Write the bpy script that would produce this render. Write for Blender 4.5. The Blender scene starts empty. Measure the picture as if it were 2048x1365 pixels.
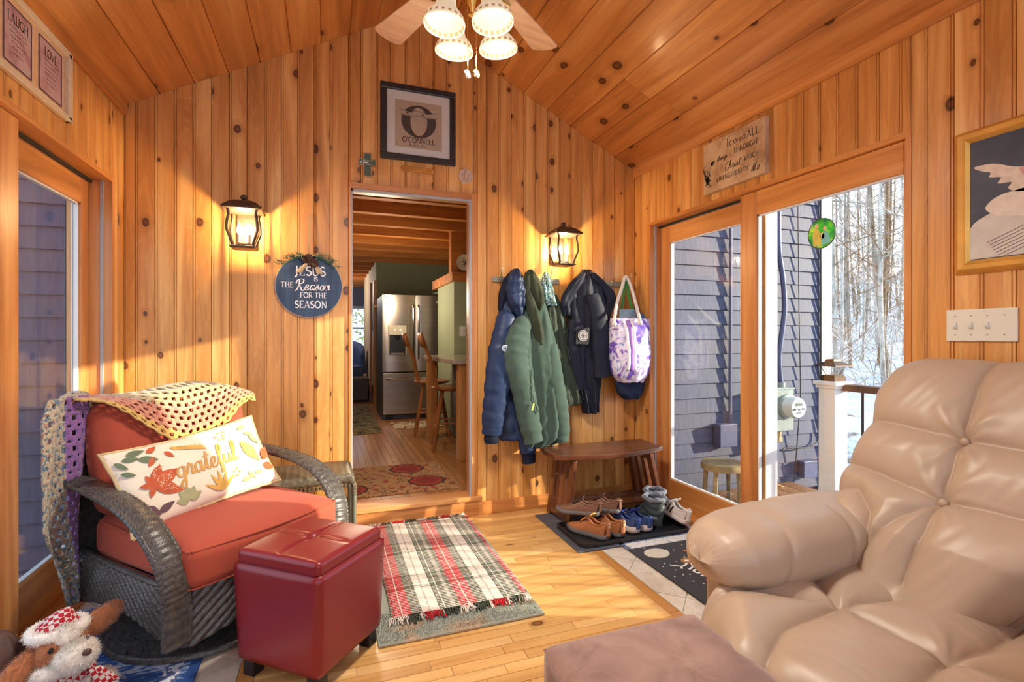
import bpy, bmesh, math, random
from mathutils import Vector, Matrix
from math import sin, cos, pi, radians, sqrt, atan2

# ---------------------------------------------------------------- camera, world, sun, exposure
SC = bpy.context.scene
COL = SC.collection
EYE = 1.237
cam_d = bpy.data.cameras.new('camera')
cam = bpy.data.objects.new('camera', cam_d)
COL.objects.link(cam)
cam.location = (0, 0, EYE)
cam.rotation_euler = (radians(90), 0, radians(-20))
cam_d.sensor_width = 36.0
cam_d.lens = 36.0 * 1016.0 / 2048.0
cam_d.shift_y = -7.5 / 2048.0
cam_d.clip_start = 0.02
cam_d.clip_end = 300
SC.camera = cam

world = bpy.data.worlds.new('world')
SC.world = world
world.use_nodes = True
wn = world.node_tree
bg = wn.nodes['Background']
tc = wn.nodes.new('ShaderNodeTexCoord')
sp = wn.nodes.new('ShaderNodeSeparateXYZ')
rp = wn.nodes.new('ShaderNodeValToRGB')
wn.links.new(tc.outputs['Generated'], sp.inputs[0])
wn.links.new(sp.outputs['Z'], rp.inputs[0])
wn.links.new(rp.outputs[0], bg.inputs[0])
rp.color_ramp.elements[0].position = 0.0
rp.color_ramp.elements[0].color = (0.92, 0.94, 1.0, 1)
rp.color_ramp.elements[1].position = 0.75
rp.color_ramp.elements[1].color = (0.50, 0.68, 1.0, 1)
bg.inputs[1].default_value = 2.1

sun_d = bpy.data.lights.new('sun', 'SUN')
sun = bpy.data.objects.new('sun', sun_d)
COL.objects.link(sun)
SUN_AZ, SUN_EL = radians(23.0), radians(12.6)
sdir = Vector((-cos(SUN_AZ) * cos(SUN_EL), sin(SUN_AZ) * cos(SUN_EL), -sin(SUN_EL)))
sun.rotation_euler = sdir.to_track_quat('-Z', 'Y').to_euler()
sun_d.energy = 8.0
sun_d.color = (1.0, 0.86, 0.66)
sun_d.angle = radians(0.6)

SC.view_settings.view_transform = 'Standard'
SC.view_settings.look = 'None'
SC.view_settings.exposure = 0.32
SC.view_settings.gamma = 1.0
SC.view_settings.use_curve_mapping = False
SC.cycles.max_bounces = 8
SC.cycles.diffuse_bounces = 4
SC.cycles.glossy_bounces = 3
SC.cycles.transmission_bounces = 6
SC.cycles.transparent_max_bounces = 12
SC.cycles.sample_clamp_indirect = 6.0
SC.cycles.caustics_reflective = False
SC.cycles.caustics_refractive = False
SC.cycles.use_denoising = True

def lamp(name, loc, energy, color, radius=0.03):
    d = bpy.data.lights.new(name, 'POINT')
    o = bpy.data.objects.new(name, d)
    COL.objects.link(o)
    o.location = loc
    d.energy = energy; d.color = color; d.shadow_soft_size = radius
    return o
def spot(name, loc, energy, color, cone=165, radius=0.05):
    d = bpy.data.lights.new(name, 'SPOT'); o = bpy.data.objects.new(name, d); COL.objects.link(o)
    o.location = loc; d.energy = energy; d.color = color; d.shadow_soft_size = radius; d.spot_size = radians(cone); d.spot_blend = 1.0
    return o
WARM = (1.0, 0.70, 0.40)
SOFT = (1.0, 0.86, 0.70)

# pixel (2048x1365 frame of the photograph) -> point on a real plane of the room
_T = radians(20)
def _ray(x, y):
    a = (x - 1024) / 1016.0; b = -(y - 675) / 1016.0
    return (a * cos(_T) + sin(_T), cos(_T) - a * sin(_T), b)
def atY(x, y, Y):
    d = _ray(x, y); t = Y / d[1]; return Vector((t * d[0], Y, EYE + t * d[2]))
def atX(x, y, X):
    d = _ray(x, y); t = X / d[0]; return Vector((X, t * d[1], EYE + t * d[2]))
def atZ(x, y, Z=0.0):
    d = _ray(x, y); t = (Z - EYE) / d[2]; return Vector((t * d[0], t * d[1], Z))

# ---------------------------------------------------------------- mesh helpers
rnd = random.Random(7)
class MB:
    def __init__(s): s.v = []; s.f = []
    def add(s, vs, fs):
        n = len(s.v); s.v += [tuple(v) for v in vs]; s.f += [tuple(i + n for i in f) for f in fs]; return s
    def box(s, x0, x1, y0, y1, z0, z1, M=None):
        vs = [Vector((x, y, z)) for z in (z0, z1) for y in (y0, y1) for x in (x0, x1)]
        if M: vs = [M @ v for v in vs]
        return s.add(vs, [(0, 2, 3, 1), (4, 5, 7, 6), (0, 1, 5, 4), (2, 6, 7, 3), (0, 4, 6, 2), (1, 3, 7, 5)])
    def cbox(s, c, size, M=None):
        c = Vector(c); h = Vector(size) / 2
        T = Matrix.Translation(c) @ (M if M else Matrix())
        return s.box(-h.x, h.x, -h.y, h.y, -h.z, h.z, T)
    def grid(s, fn, nu, nv, closeu=False, closev=False):
        vs = []
        for j in range(nv + (0 if closev else 1)):
            for i in range(nu + (0 if closeu else 1)):
                vs.append(fn(i / nu, j / nv))
        W = nu + (0 if closeu else 1); Hh = nv + (0 if closev else 1)
        fs = []
        for j in range(nv):
            for i in range(nu):
                a = j * W + i; b = j * W + (i + 1) % W; c = ((j + 1) % Hh) * W + (i + 1) % W; d = ((j + 1) % Hh) * W + i
                fs.append((a, b, c, d))
        return s.add(vs, fs)
    def tube(s, pts, r, n=8, cap=True, flat=1.0, up=None):
        pts = [Vector(p) for p in pts]
        m = len(pts)
        rr = r if isinstance(r, (list, tuple)) else [r] * m
        if len(rr) != m: rr = [rr[min(int(i * (len(rr) - 1) / max(1, m - 1) + .5), len(rr) - 1)] for i in range(m)]
        vs = []; prev = None
        for i, p in enumerate(pts):
            t = (pts[min(i + 1, m - 1)] - pts[max(i - 1, 0)])
            if t.length < 1e-9: t = Vector((0, 0, 1))
            t.normalize()
            if prev is None:
                u = Vector(up) if up else (Vector((0, 0, 1)) if abs(t.z) < 0.9 else Vector((1, 0, 0)))
            else: u = prev
            u = u - t * u.dot(t)
            if u.length < 1e-6: u = Vector((1, 0, 0)) - t * t.x
            u.normalize(); prev = u; w = t.cross(u)
            for k in range(n):
                a = 2 * pi * k / n
                vs.append(p + (u * cos(a) * flat + w * sin(a)) * rr[i])
        fs = []
        for i in range(m - 1):
            for k in range(n):
                fs.append((i * n + k, i * n + (k + 1) % n, (i + 1) * n + (k + 1) % n, (i + 1) * n + k))
        if cap:
            fs.append(tuple(range(n - 1, -1, -1))); fs.append(tuple((m - 1) * n + k for k in range(n)))
        return s.add(vs, fs)
    def lathe(s, prof, n=24, c=(0, 0, 0), M=None, cap=True):
        vs = []
        for (r, z) in prof:
            for k in range(n):
                a = 2 * pi * k / n
                vs.append(Vector((r * cos(a), r * sin(a), z)))
        T = Matrix.Translation(Vector(c)) @ (M if M else Matrix())
        vs = [T @ v for v in vs]
        fs = []
        for i in range(len(prof) - 1):
            for k in range(n):
                fs.append((i * n + k, i * n + (k + 1) % n, (i + 1) * n + (k + 1) % n, (i + 1) * n + k))
        if cap:
            if prof[0][0] > 1e-5: fs.append(tuple(range(n - 1, -1, -1)))
            if prof[-1][0] > 1e-5: fs.append(tuple((len(prof) - 1) * n + k for k in range(n)))
        return s.add(vs, fs)
    def prism(s, out, z0, z1, M=None):
        n = len(out)
        vs = [Vector((x, y, z0)) for x, y in out] + [Vector((x, y, z1)) for x, y in out]
        if M: vs = [M @ v for v in vs]
        return s.add(vs, [tuple(range(n - 1, -1, -1)), tuple(range(n, 2 * n))] + [(i, (i + 1) % n, n + (i + 1) % n, n + i) for i in range(n)])
    def ball(s, c, r, n=10, m=7, M=None):
        c = Vector(c); R = Vector(r) if isinstance(r, (tuple, list, Vector)) else Vector((r, r, r))
        T = M if M else Matrix()
        def f(u, v):
            a = 2 * pi * u; b = pi * (v - 0.5) * 0.998
            return c + T @ Vector((R.x * cos(a) * cos(b), R.y * sin(a) * cos(b), R.z * sin(b)))
        return s.grid(f, n, m, closeu=True)
    def build(s, name, mat, parent=None, smooth=True, sharp=40, uv=None, bevel=0, weld=0, subd=0, kind=None, label=None, loc=None, rot=None, solid=0, mats=None):
        me = bpy.data.meshes.new(name)
        me.from_pydata(s.v, [], s.f)
        if weld:
            bm = bmesh.new(); bm.from_mesh(me); bmesh.ops.remove_doubles(bm, verts=bm.verts, dist=weld); bm.to_mesh(me); bm.free()
        bm = bmesh.new(); bm.from_mesh(me); bmesh.ops.recalc_face_normals(bm, faces=bm.faces); bm.to_mesh(me); bm.free()
        if smooth:
            me.shade_smooth()
            if sharp: me.set_sharp_from_angle(angle=radians(sharp))
        if uv:
            L = me.uv_layers.new(name='UVMap')
            for lp in me.loops: L.data[lp.index].uv = uv[lp.vertex_index]
        if mat: me.materials.append(mat)
        return link(name, me, parent, bevel, subd, kind, label, loc, rot, solid)

def link(name, me, parent=None, bevel=0, subd=0, kind=None, label=None, loc=None, rot=None, solid=0):
    o = bpy.data.objects.new(name, me); COL.objects.link(o)
    if parent: o.parent = parent
    if loc: o.location = loc
    if rot: o.rotation_euler = rot
    if solid:
        m = o.modifiers.new('solid', 'SOLIDIFY'); m.thickness = solid; m.offset = 0
    if bevel:
        m = o.modifiers.new('bevel', 'BEVEL'); m.width = bevel; m.segments = 2; m.limit_method = 'ANGLE'; m.angle_limit = radians(40); m.harden_normals = False
    if subd:
        m = o.modifiers.new('sub', 'SUBSURF'); m.levels = subd; m.render_levels = subd
    if kind: o['kind'] = kind
    if label: o['label'] = label
    return o

def tag(o, label, cat, group=None, kind=None):
    o['label'] = label; o['category'] = cat
    if group: o['group'] = group
    if kind: o['kind'] = kind
    return o
def thing(name, label, cat, loc=(0, 0, 0), rz=0, group=None, rot=None):
    o = bpy.data.objects.new(name, None); COL.objects.link(o)
    o.empty_display_size = 0.1
    o.location = loc; o.rotation_euler = rot if rot else (0, 0, rz)
    return tag(o, label, cat, group)
def struct(name, loc=(0, 0, 0)):
    o = bpy.data.objects.new(name, None); COL.objects.link(o); o.location = loc; o['kind'] = 'structure'
    return o
def copy_tree(o, parent=None):
    c = o.copy(); COL.objects.link(c); c.parent = parent
    for ch in list(o.children): copy_tree(ch, c)
    return c
def cr(pts, n=6, closed=False):
    """Catmull-Rom through points (any dimension)"""
    P = [Vector(p) for p in pts]; m = len(P); out = []
    rng = range(m if closed else m - 1)
    for i in rng:
        p0 = P[(i - 1) % m] if closed else P[max(i - 1, 0)]; p1 = P[i]; p2 = P[(i + 1) % m]
        p3 = P[(i + 2) % m] if closed else P[min(i + 2, m - 1)]
        for k in range(n):
            t = k / n
            out.append(0.5 * ((2 * p1) + (p2 - p0) * t + (2 * p0 - 5 * p1 + 4 * p2 - p3) * t * t + (3 * p1 - p0 - 3 * p2 + p3) * t ** 3))
    if not closed: out.append(P[-1])
    return out
def lerp(a, b, t): return a + (b - a) * t
def interp(tab, t):
    """tab: sorted [(t, value)], smooth interpolation"""
    if t <= tab[0][0]: return tab[0][1]
    for (a, va), (b, vb) in zip(tab, tab[1:]):
        if t <= b:
            k = (t - a) / (b - a); return va + (vb - va) * k
    return tab[-1][1]
from mathutils import noise as mnoise
def nz(x, y, z=0.0): return mnoise.noise(Vector((x, y, z)))

def soft_box(size, r, n=10, puff=(0, 0, 0), fn=None):
    """cushion: rounded box with bulging faces; returns a mesh builder centred on the origin"""
    hx, hy, hz = [q / 2 for q in size]; m = MB()
    def mp(p):
        q = Vector((p[0] * hx, p[1] * hy, p[2] * hz))
        c = Vector((max(-hx + r, min(hx - r, q.x)), max(-hy + r, min(hy - r, q.y)), max(-hz + r, min(hz - r, q.z))))
        d = q - c
        if d.length > 1e-9: d = d.normalized() * r
        o = c + d
        x, y, z = p
        o.x += puff[0] * x * (1 - y * y) * (1 - z * z); o.y += puff[1] * y * (1 - x * x) * (1 - z * z); o.z += puff[2] * z * (1 - x ** 4) * (1 - y ** 4)
        return fn(o, p) if fn else o
    def ease(t):
        a = 2 * t - 1
        return a
    for ax in range(3):
        for sg in (-1, 1):
            def f(u, v):
                a, b = ease(u), ease(v); p = [0, 0, 0]; p[ax] = sg; p[(ax + 1) % 3] = a; p[(ax + 2) % 3] = b
                return mp(p)
            m.grid(f, n, n)
    return m
# ---------------------------------------------------------------- materials
class NT:
    def __init__(s, name):
        s.m = bpy.data.materials.new(name); s.m.use_nodes = True
        s.t = s.m.node_tree; s.b = s.t.nodes['Principled BSDF']
    def n(s, typ, **kw):
        nd = s.t.nodes.new(typ)
        for k, v in kw.items():
            if k.startswith('i_'):
                nd.inputs[k[2:]].default_value = v
            else: setattr(nd, k, v)
        return nd
    def l(s, a, b): s.t.links.new(a, b)
    def coord(s, kind='Object', scale=(1, 1, 1), rot=(0, 0, 0), loc=(0, 0, 0), rand=0):
        tc = s.n('ShaderNodeTexCoord'); mp = s.n('ShaderNodeMapping')
        mp.inputs['Scale'].default_value = scale; mp.inputs['Rotation'].default_value = rot; mp.inputs['Location'].default_value = loc
        src = tc.outputs[kind]
        if rand:
            oi = s.n('ShaderNodeObjectInfo'); mu = s.n('ShaderNodeMath', operation='MULTIPLY'); mu.inputs[1].default_value = rand
            s.l(oi.outputs['Random'], mu.inputs[0])
            va = s.n('ShaderNodeVectorMath', operation='ADD'); s.l(src, va.inputs[0]); s.l(mu.outputs[0], va.inputs[1]); src = va.outputs[0]
        s.l(src, mp.inputs['Vector']); return mp.outputs[0]
    def noise(s, vec, scale, detail=3, rough=0.5, dist=0):
        n = s.n('ShaderNodeTexNoise'); n.inputs['Scale'].default_value = scale; n.inputs['Detail'].default_value = detail
        n.inputs['Roughness'].default_value = rough; n.inputs['Distortion'].default_value = dist
        if vec is not None: s.l(vec, n.inputs['Vector'])
        return n.outputs['Fac']
    def ramp(s, fac, stops, interp='LINEAR'):
        r = s.n('ShaderNodeValToRGB'); r.color_ramp.interpolation = interp
        e = r.color_ramp.elements
        while len(e) > 1: e.remove(e[-1])
        e[0].position = stops[0][0]; e[0].color = (*stops[0][1], 1)
        for p, c in stops[1:]:
            x = e.new(p); x.color = (*c, 1)
        s.l(fac, r.inputs[0]); return r.outputs[0]
    def mix(s, a, b, fac, mode='MIX'):
        m = s.n('ShaderNodeMix', data_type='RGBA', blend_type=mode)
        for sock, v in ((m.inputs[0], fac), (m.inputs[6], a), (m.inputs[7], b)):
            if hasattr(v, 'is_linked'): s.l(v, sock)
            elif isinstance(v, (int, float)): sock.default_value = v
            else: sock.default_value = (*v, 1)
        return m.outputs[2]
    def math(s, op, a, b=0.0, clamp=False):
        m = s.n('ShaderNodeMath', operation=op); m.use_clamp = clamp
        for sock, v in ((m.inputs[0], a), (m.inputs[1], b)):
            if hasattr(v, 'is_linked'): s.l(v, sock)
            else: sock.default_value = v
        return m.outputs[0]
    def bump(s, h, strength=0.3, dist=0.01):
        b = s.n('ShaderNodeBump'); b.inputs['Strength'].default_value = strength; b.inputs['Distance'].default_value = dist
        s.l(h, b.inputs['Height']); s.l(b.outputs[0], s.b.inputs['Normal'])
    def out(s, col=None, rough=0.5, metal=0.0, spec=None, sheen=0, coat=0):
        if col is not None:
            if hasattr(col, 'is_linked'): s.l(col, s.b.inputs['Base Color'])
            else: s.b.inputs['Base Color'].default_value = (*col, 1)
        if hasattr(rough, 'is_linked'): s.l(rough, s.b.inputs['Roughness'])
        else: s.b.inputs['Roughness'].default_value = rough
        s.b.inputs['Metallic'].default_value = metal
        if spec is not None: s.b.inputs['Specular IOR Level'].default_value = spec
        if sheen: s.b.inputs['Sheen Weight'].default_value = sheen; s.b.inputs['Sheen Roughness'].default_value = 0.5
        if coat: s.b.inputs['Coat Weight'].default_value = coat; s.b.inputs['Coat Roughness'].default_value = 0.15
        return s.m
def srgb(r, g, b):
    f = lambda c: (c / 255.0 / 12.92) if c / 255.0 <= 0.04045 else ((c / 255.0 + 0.055) / 1.055) ** 2.4
    return (f(r), f(g), f(b))
_plain = {}
def plain(name, col, rough=0.5, metal=0.0, noise=0.12, scale=30, bump=0.0, sheen=0, coat=0, spec=None, kind='Object'):
    if name in _plain: return _plain[name]
    t = NT(name); v = t.coord(kind)
    f = t.noise(v, scale, 4)
    c = t.ramp(f, [(0.25, tuple(x * (1 - noise) for x in col)), (0.75, tuple(min(1, x * (1 + noise)) for x in col))])
    if bump: t.bump(f, bump, 0.004)
    _plain[name] = t.out(c, rough, metal, spec, sheen, coat)
    return _plain[name]
def wood(name, axis, base, dark, light, knots=True, rough=0.38, var=0.5, knot_scale=1.0, grain=1.0, rand=37.0, coat=0.15, kd=0.75, across=None):
    """axis = index of the board's long direction (object coordinates)"""
    t = NT(name)
    v = t.coord('Object', rand=rand)
    sc = [34.0 * grain] * 3; sc[axis] = 1.6 * grain
    mp = t.n('ShaderNodeMapping'); mp.inputs['Scale'].default_value = sc; t.l(v, mp.inputs[0])
    g1 = t.noise(mp.outputs[0], 1.0, 4, 0.6, 0.7)
    sc2 = [7.0 * grain] * 3; sc2[axis] = 0.55 * grain
    mp2 = t.n('ShaderNodeMapping'); mp2.inputs['Scale'].default_value = sc2; t.l(v, mp2.inputs[0])
    g2 = t.noise(mp2.outputs[0], 1.0, 3, 0.5, 1.2)
    # growth-ring lines from the low-frequency noise
    r1 = t.math('MULTIPLY', g2, 14.0); r2 = t.math('FRACT', r1); r3 = t.math('PINGPONG', r2, 0.5)
    a = t.ramp(g2, [(0.3, light), (0.5, base), (0.72, tuple(lerp(b_, d_, 0.45) for b_, d_ in zip(base, dark)))])
    a = t.mix(a, tuple(lerp(b_, d_, 0.6) for b_, d_ in zip(base, dark)), t.math('MULTIPLY', t.ramp(g1, [(0.48, (0, 0, 0)), (0.75, (1, 1, 1))]), 0.55))
    a = t.mix(a, light, t.math('MULTIPLY', t.ramp(r3, [(0.3, (0, 0, 0)), (0.5, (1, 1, 1))]), 0.22))
    oi = t.n('ShaderNodeObjectInfo')
    tone = t.ramp(oi.outputs['Random'], [(0.0, (0.80, 0.74, 0.68)), (0.25, (1.05, 1.03, 1.0)), (0.5, (0.92, 0.88, 0.84)), (0.75, (1.1, 1.1, 1.1)), (1.0, (0.86, 0.80, 0.75))])
    a = t.mix(a, tone, var, 'MULTIPLY')
    if knots:
        ks = [9.0 * knot_scale] * 3; ks[axis] = 6.2 * knot_scale
        mp3 = t.n('ShaderNodeMapping'); mp3.inputs['Scale'].default_value = ks; t.l(v, mp3.inputs[0])
        wob = t.noise(v, 30.0, 2)
        vo = t.n('ShaderNodeTexVoronoi'); vo.inputs['Scale'].default_value = 1.0
        # flatten: only two directions count, so knots are discs on the face
        sep = t.n('ShaderNodeSeparateXYZ'); t.l(mp3.outputs[0], sep.inputs[0])
        cmb = t.n('ShaderNodeCombineXYZ')
        oth = [i for i in range(3) if i != axis]
        ac = across if across is not None else oth[0]
        t.l(sep.outputs[ac], cmb.inputs[0]); t.l(sep.outputs[axis], cmb.inputs[1])
        vo.voronoi_dimensions = '2D'; t.l(cmb.outputs[0], vo.inputs['Vector'])
        sepc = t.n('ShaderNodeSeparateColor'); t.l(vo.outputs['Color'], sepc.inputs[0])
        sel = t.math('GREATER_THAN', sepc.outputs[0], kd)
        dd = t.math('ADD', vo.outputs['Distance'], t.math('MULTIPLY', t.math('SUBTRACT', wob, 0.5), 0.09))
        size = t.math('MULTIPLY', t.math('ADD', t.math('MULTIPLY', sepc.outputs[1], 1.3), 0.55), 1.0)
        dn = t.math('DIVIDE', dd, size)
        core = t.ramp(dn, [(0.0, (1, 1, 1)), (0.075, (1, 1, 1)), (0.12, (0, 0, 0))])
        ring = t.ramp(dn, [(0.03, (0, 0, 0)), (0.085, (1, 1, 1)), (0.125, (0, 0, 0))])
        halo = t.ramp(dn, [(0.08, (1, 1, 1)), (0.30, (0, 0, 0))])
        a = t.mix(a, tuple(lerp(b_, d_, 0.7) for b_, d_ in zip(base, dark)), t.math('MULTIPLY', t.math('MULTIPLY', halo, sel), 0.5))
        a = t.mix(a, tuple(d_ * 0.75 for d_ in dark), t.math('MULTIPLY', t.math('MULTIPLY', core, sel), 0.85))
        a = t.mix(a, tuple(d_ * 0.28 for d_ in dark), t.math('MULTIPLY', t.math('MULTIPLY', ring, sel), 0.9))
    t.bump(g1, 0.06, 0.003)
    return t.out(a, rough, coat=coat)

PB, PD, PL = srgb(216, 154, 82), srgb(126, 68, 28), srgb(238, 192, 122)
M_wallX = wood('pine_wall', 2, PB, PD, PL, across=0, kd=0.865, knot_scale=1.1)       # back wall: boards stand up, X across
M_wallY = wood('pine_wall_side', 2, PB, PD, PL, across=1, kd=0.865, knot_scale=1.1)
M_ceil = wood('pine_ceiling', 1, srgb(210, 142, 72), srgb(122, 62, 24), srgb(228, 168, 98), across=0, kd=0.85, knot_scale=0.75, rough=0.42)
M_trimY = wood('pine_trim', 1, srgb(214, 146, 76), PD, srgb(230, 170, 104), knots=False)
M_trimX = wood('pine_trim_cross', 0, srgb(206, 138, 76), PD, srgb(226, 166, 104), knots=False)
M_trimZ = wood('pine_trim_upright', 2, srgb(206, 138, 76), PD, srgb(226, 166, 104), knots=False)
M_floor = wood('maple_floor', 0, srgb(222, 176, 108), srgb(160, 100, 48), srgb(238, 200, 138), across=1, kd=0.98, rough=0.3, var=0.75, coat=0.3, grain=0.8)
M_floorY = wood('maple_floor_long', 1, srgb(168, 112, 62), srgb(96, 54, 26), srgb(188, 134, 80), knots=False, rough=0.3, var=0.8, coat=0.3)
M_border = wood('oak_border', 1, srgb(200, 142, 74), srgb(130, 78, 34), srgb(214, 160, 92), knots=False, rough=0.3)
M_darkwoodX = wood('dark_bench_wood', 0, srgb(92, 50, 30), srgb(42, 18, 10), srgb(120, 70, 44), knots=False, rough=0.28, coat=0.5)
M_darkwoodZ = wood('dark_bench_wood_upright', 2, srgb(92, 50, 30), srgb(42, 18, 10), srgb(120, 70, 44), knots=False, rough=0.28, coat=0.5)
M_kwood = wood('kitchen_pine', 0, srgb(190, 116, 46), srgb(100, 50, 16), srgb(214, 142, 64), knots=False, rough=.6, coat=0)
M_kceil = wood('kitchen_ceiling_pine', 1, srgb(150, 84, 34), srgb(70, 34, 14), srgb(172, 104, 48), across=0, kd=0.7, rough=.6, coat=0)
M_oakZ = wood('oak_upright', 2, srgb(196, 134, 74), srgb(120, 66, 28), srgb(214, 156, 96), knots=False)
M_stool = wood('stool_wood', 2, srgb(150, 92, 48), srgb(76, 40, 18), srgb(172, 112, 62), knots=False)
def tile_mat():
    t = NT('floor_tile'); v = t.coord('Object', rand=11)
    f = t.noise(v, 7, 5, 0.6, 0.4); g = t.noise(v, 60, 3)
    c = t.ramp(f, [(0.3, srgb(196, 182, 162)), (0.5, srgb(222, 212, 194)), (0.7, srgb(206, 190, 168))])
    c = t.mix(c, srgb(176, 160, 142), t.math('MULTIPLY', t.ramp(g, [(0.55, (0, 0, 0)), (0.8, (1, 1, 1))]), 0.4))
    return t.out(c, 0.3)
M_tile = tile_mat()
M_grout = plain('grout', srgb(214, 208, 196), 0.8)
M_dark = plain('dark_gap', srgb(40, 26, 16), 0.9)
M_white = plain('white_paint', srgb(236, 236, 232), 0.4, noise=0.03)
M_seal = plain('grey_weatherstrip', srgb(170, 172, 176), 0.5, noise=0.05)
M_blackgap = plain('black_shade_and_feet', srgb(24, 22, 22), 0.6)  # black of the fridge feet and the painted shade in the slider tracks
M_green = plain('sage_wall_paint', srgb(140, 144, 112), 0.7, noise=0.05, scale=4)
M_beigewall = plain('hall_wall_paint', srgb(196, 180, 150), 0.7, noise=0.05, scale=4)
def glass_mat(name='window_glass', tint=(0.97, 0.99, 0.98), gmul=1.0):
    """thin pane: clear, with a Schlick reflection that is the same from both sides"""
    m = bpy.data.materials.new(name); m.use_nodes = True; t = m.node_tree; t.nodes.clear()
    o = t.nodes.new('ShaderNodeOutputMaterial'); mx = t.nodes.new('ShaderNodeMixShader'); tr = t.nodes.new('ShaderNodeBsdfTransparent')
    gl = t.nodes.new('ShaderNodeBsdfGlossy'); lw = t.nodes.new('ShaderNodeLayerWeight'); lw.inputs[0].default_value = 0.5
    p = t.nodes.new('ShaderNodeMath'); p.operation = 'POWER'; p.inputs[1].default_value = 5.0
    mu = t.nodes.new('ShaderNodeMath'); mu.operation = 'MULTIPLY_ADD'; mu.inputs[1].default_value = 0.9 * gmul; mu.inputs[2].default_value = 0.045 * gmul
    tc = t.nodes.new('ShaderNodeTexCoord'); nz_ = t.nodes.new('ShaderNodeTexNoise'); nz_.inputs['Scale'].default_value = 3
    rr = t.nodes.new('ShaderNodeMapRange'); rr.inputs[3].default_value = 0.0; rr.inputs[4].default_value = 0.02
    t.links.new(tc.outputs['Object'], nz_.inputs['Vector']); t.links.new(nz_.outputs['Fac'], rr.inputs[0]); t.links.new(rr.outputs[0], gl.inputs['Roughness'])
    tr.inputs[0].default_value = (*tint, 1)
    t.links.new(lw.outputs['Facing'], p.inputs[0]); t.links.new(p.outputs[0], mu.inputs[0]); t.links.new(mu.outputs[0], mx.inputs[0])
    t.links.new(tr.outputs[0], mx.inputs[1]); t.links.new(gl.outputs[0], mx.inputs[2])
    t.links.new(mx.outputs[0], o.inputs[0]); return m
M_glass = glass_mat()
def emit(name, col, strength):
    m = bpy.data.materials.new(name); m.use_nodes = True; b = m.node_tree.nodes['Principled BSDF']
    b.inputs['Base Color'].default_value = (*col, 1); b.inputs['Emission Color'].default_value = (*col, 1); b.inputs['Emission Strength'].default_value = strength
    return m
# ---------------------------------------------------------------- the room shell
XL, XR, YB, YR = -1.064, 2.258, 3.40, -0.9          # left, right, back wall, rear
EAVE, RIDGE, XM = 2.53, 3.385, 0.53
def zc(x):
    return min(EAVE + (RIDGE - EAVE) * (x - XL) / (XM - XL), EAVE + (RIDGE - EAVE) * (XR - x) / (XR - XM), 3.36)
DX0, DX1, DZ = 0.128, 0.975, 2.215                  # doorway in the back wall (outer edge of its trim)
BW = 0.0935
PROF = [(0.0, -0.007), (0.0025, 0.0), (0.009, 0.0), (0.0115, -0.005), (0.014, 0.0), (BW - 0.0025, 0.0), (BW - 0.0004, -0.007)]
def board(name, mat, parent, a0, w, z0, ztop, place):
    """upright matchboard: profile across, z0..ztop(a); place(a, depth, z) -> world"""
    pr = [(a0 + p * w / BW, d) for p, d in PROF if True]
    pr = [pr[0]] + pr[1:-1] + [pr[-1]]
    vs = []; n = len(pr)
    for a, d in pr: vs.append(place(a, d, z0))
    for a, d in pr: vs.append(place(a, d, ztop(a)))
    for a, d in (pr[0], pr[-1]): vs.append(place(a, -0.018, z0)); vs.append(place(a, -0.018, ztop(a)))
    fs = [(i, i + 1, n + i + 1, n + i) for i in range(n - 1)]
    b = 2 * n
    fs += [(b, 0, n, b + 1), (n - 1, b + 2, b + 3, 2 * n - 1), (b + 2, b, b + 1, b + 3)]
    return MB().add(vs, fs).build(name, mat, parent, sharp=20)
wall_back = struct('wall_back')
def cuts(lo, hi, step, marks):
    xs = [lo]; x = lo
    while x + step < hi - 0.01:
        x += step; xs.append(x)
    xs.append(hi)
    for m in marks:
        xs = [x for x in xs if abs(x - m) > 0.02] + [m]
    return sorted(set(xs))
pl_back = lambda a, d, z: Vector((a, YB - d, z))
xs = cuts(XL - 0.041, XR, BW, [XL, DX0, DX1])
xs = [x for x in xs if x >= XL]
for x0, x1 in zip(xs, xs[1:]):
    inside = x0 >= DX0 - 1e-4 and x1 <= DX1 + 1e-4
    board('wall_board', M_wallX, wall_back, x0, x1 - x0, DZ if inside else 0.0, zc, pl_back)
# solid behind the boards (house wall, 12 cm)
s = MB()
s.box(XL - 0.3, DX0, YB + 0.018, YB + 0.13, -0.2, 3.5); s.box(DX1, XR + 0.3, YB + 0.018, YB + 0.13, -0.2, 3.5); s.box(DX0, DX1, YB + 0.018, YB + 0.13, DZ, 3.5); s.box(DX0, DX1, YB + 0.018, YB + 0.13, -0.2, 0.10)
s.build('sheathing', M_dark, wall_back, smooth=False)
# side walls
wall_right = struct('wall_right'); wall_left = struct('wall_left')
RO = (1.40, 3.205, 2.085)     # right slider opening y0, y1, head
LO = (1.40, 3.235, 2.075)
def side_wall(root, X, sgn, op):
    place = lambda a, d, z: Vector((X - sgn * d * -1 if False else X + sgn * (-d), a, z))
    ys = cuts(YR, YB, BW, [op[0], op[1]])
    for y0, y1 in zip(ys, ys[1:]):
        inside = y0 >= op[0] - 1e-4 and y1 <= op[1] + 1e-4
        board('wall_board', M_wallY, root, y0, y1 - y0, op[2] if inside else 0.0, lambda a: EAVE + 0.02, place)
    m = MB()
    x0, x1 = (X + 0.018, X + 0.16) if sgn > 0 else (X - 0.20, X - 0.018)
    m.box(x0, x1, YR, op[0], -0.1, 2.7); m.box(x0, x1, op[1], YB + 0.018, -0.1, 2.7); m.box(x0, x1, op[0], op[1], op[2], 2.7)
    m.build('sheathing', M_dark, root, smooth=False)
side_wall(wall_right, XR, 1, RO)
side_wall(wall_left, XL, -1, LO)
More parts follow.
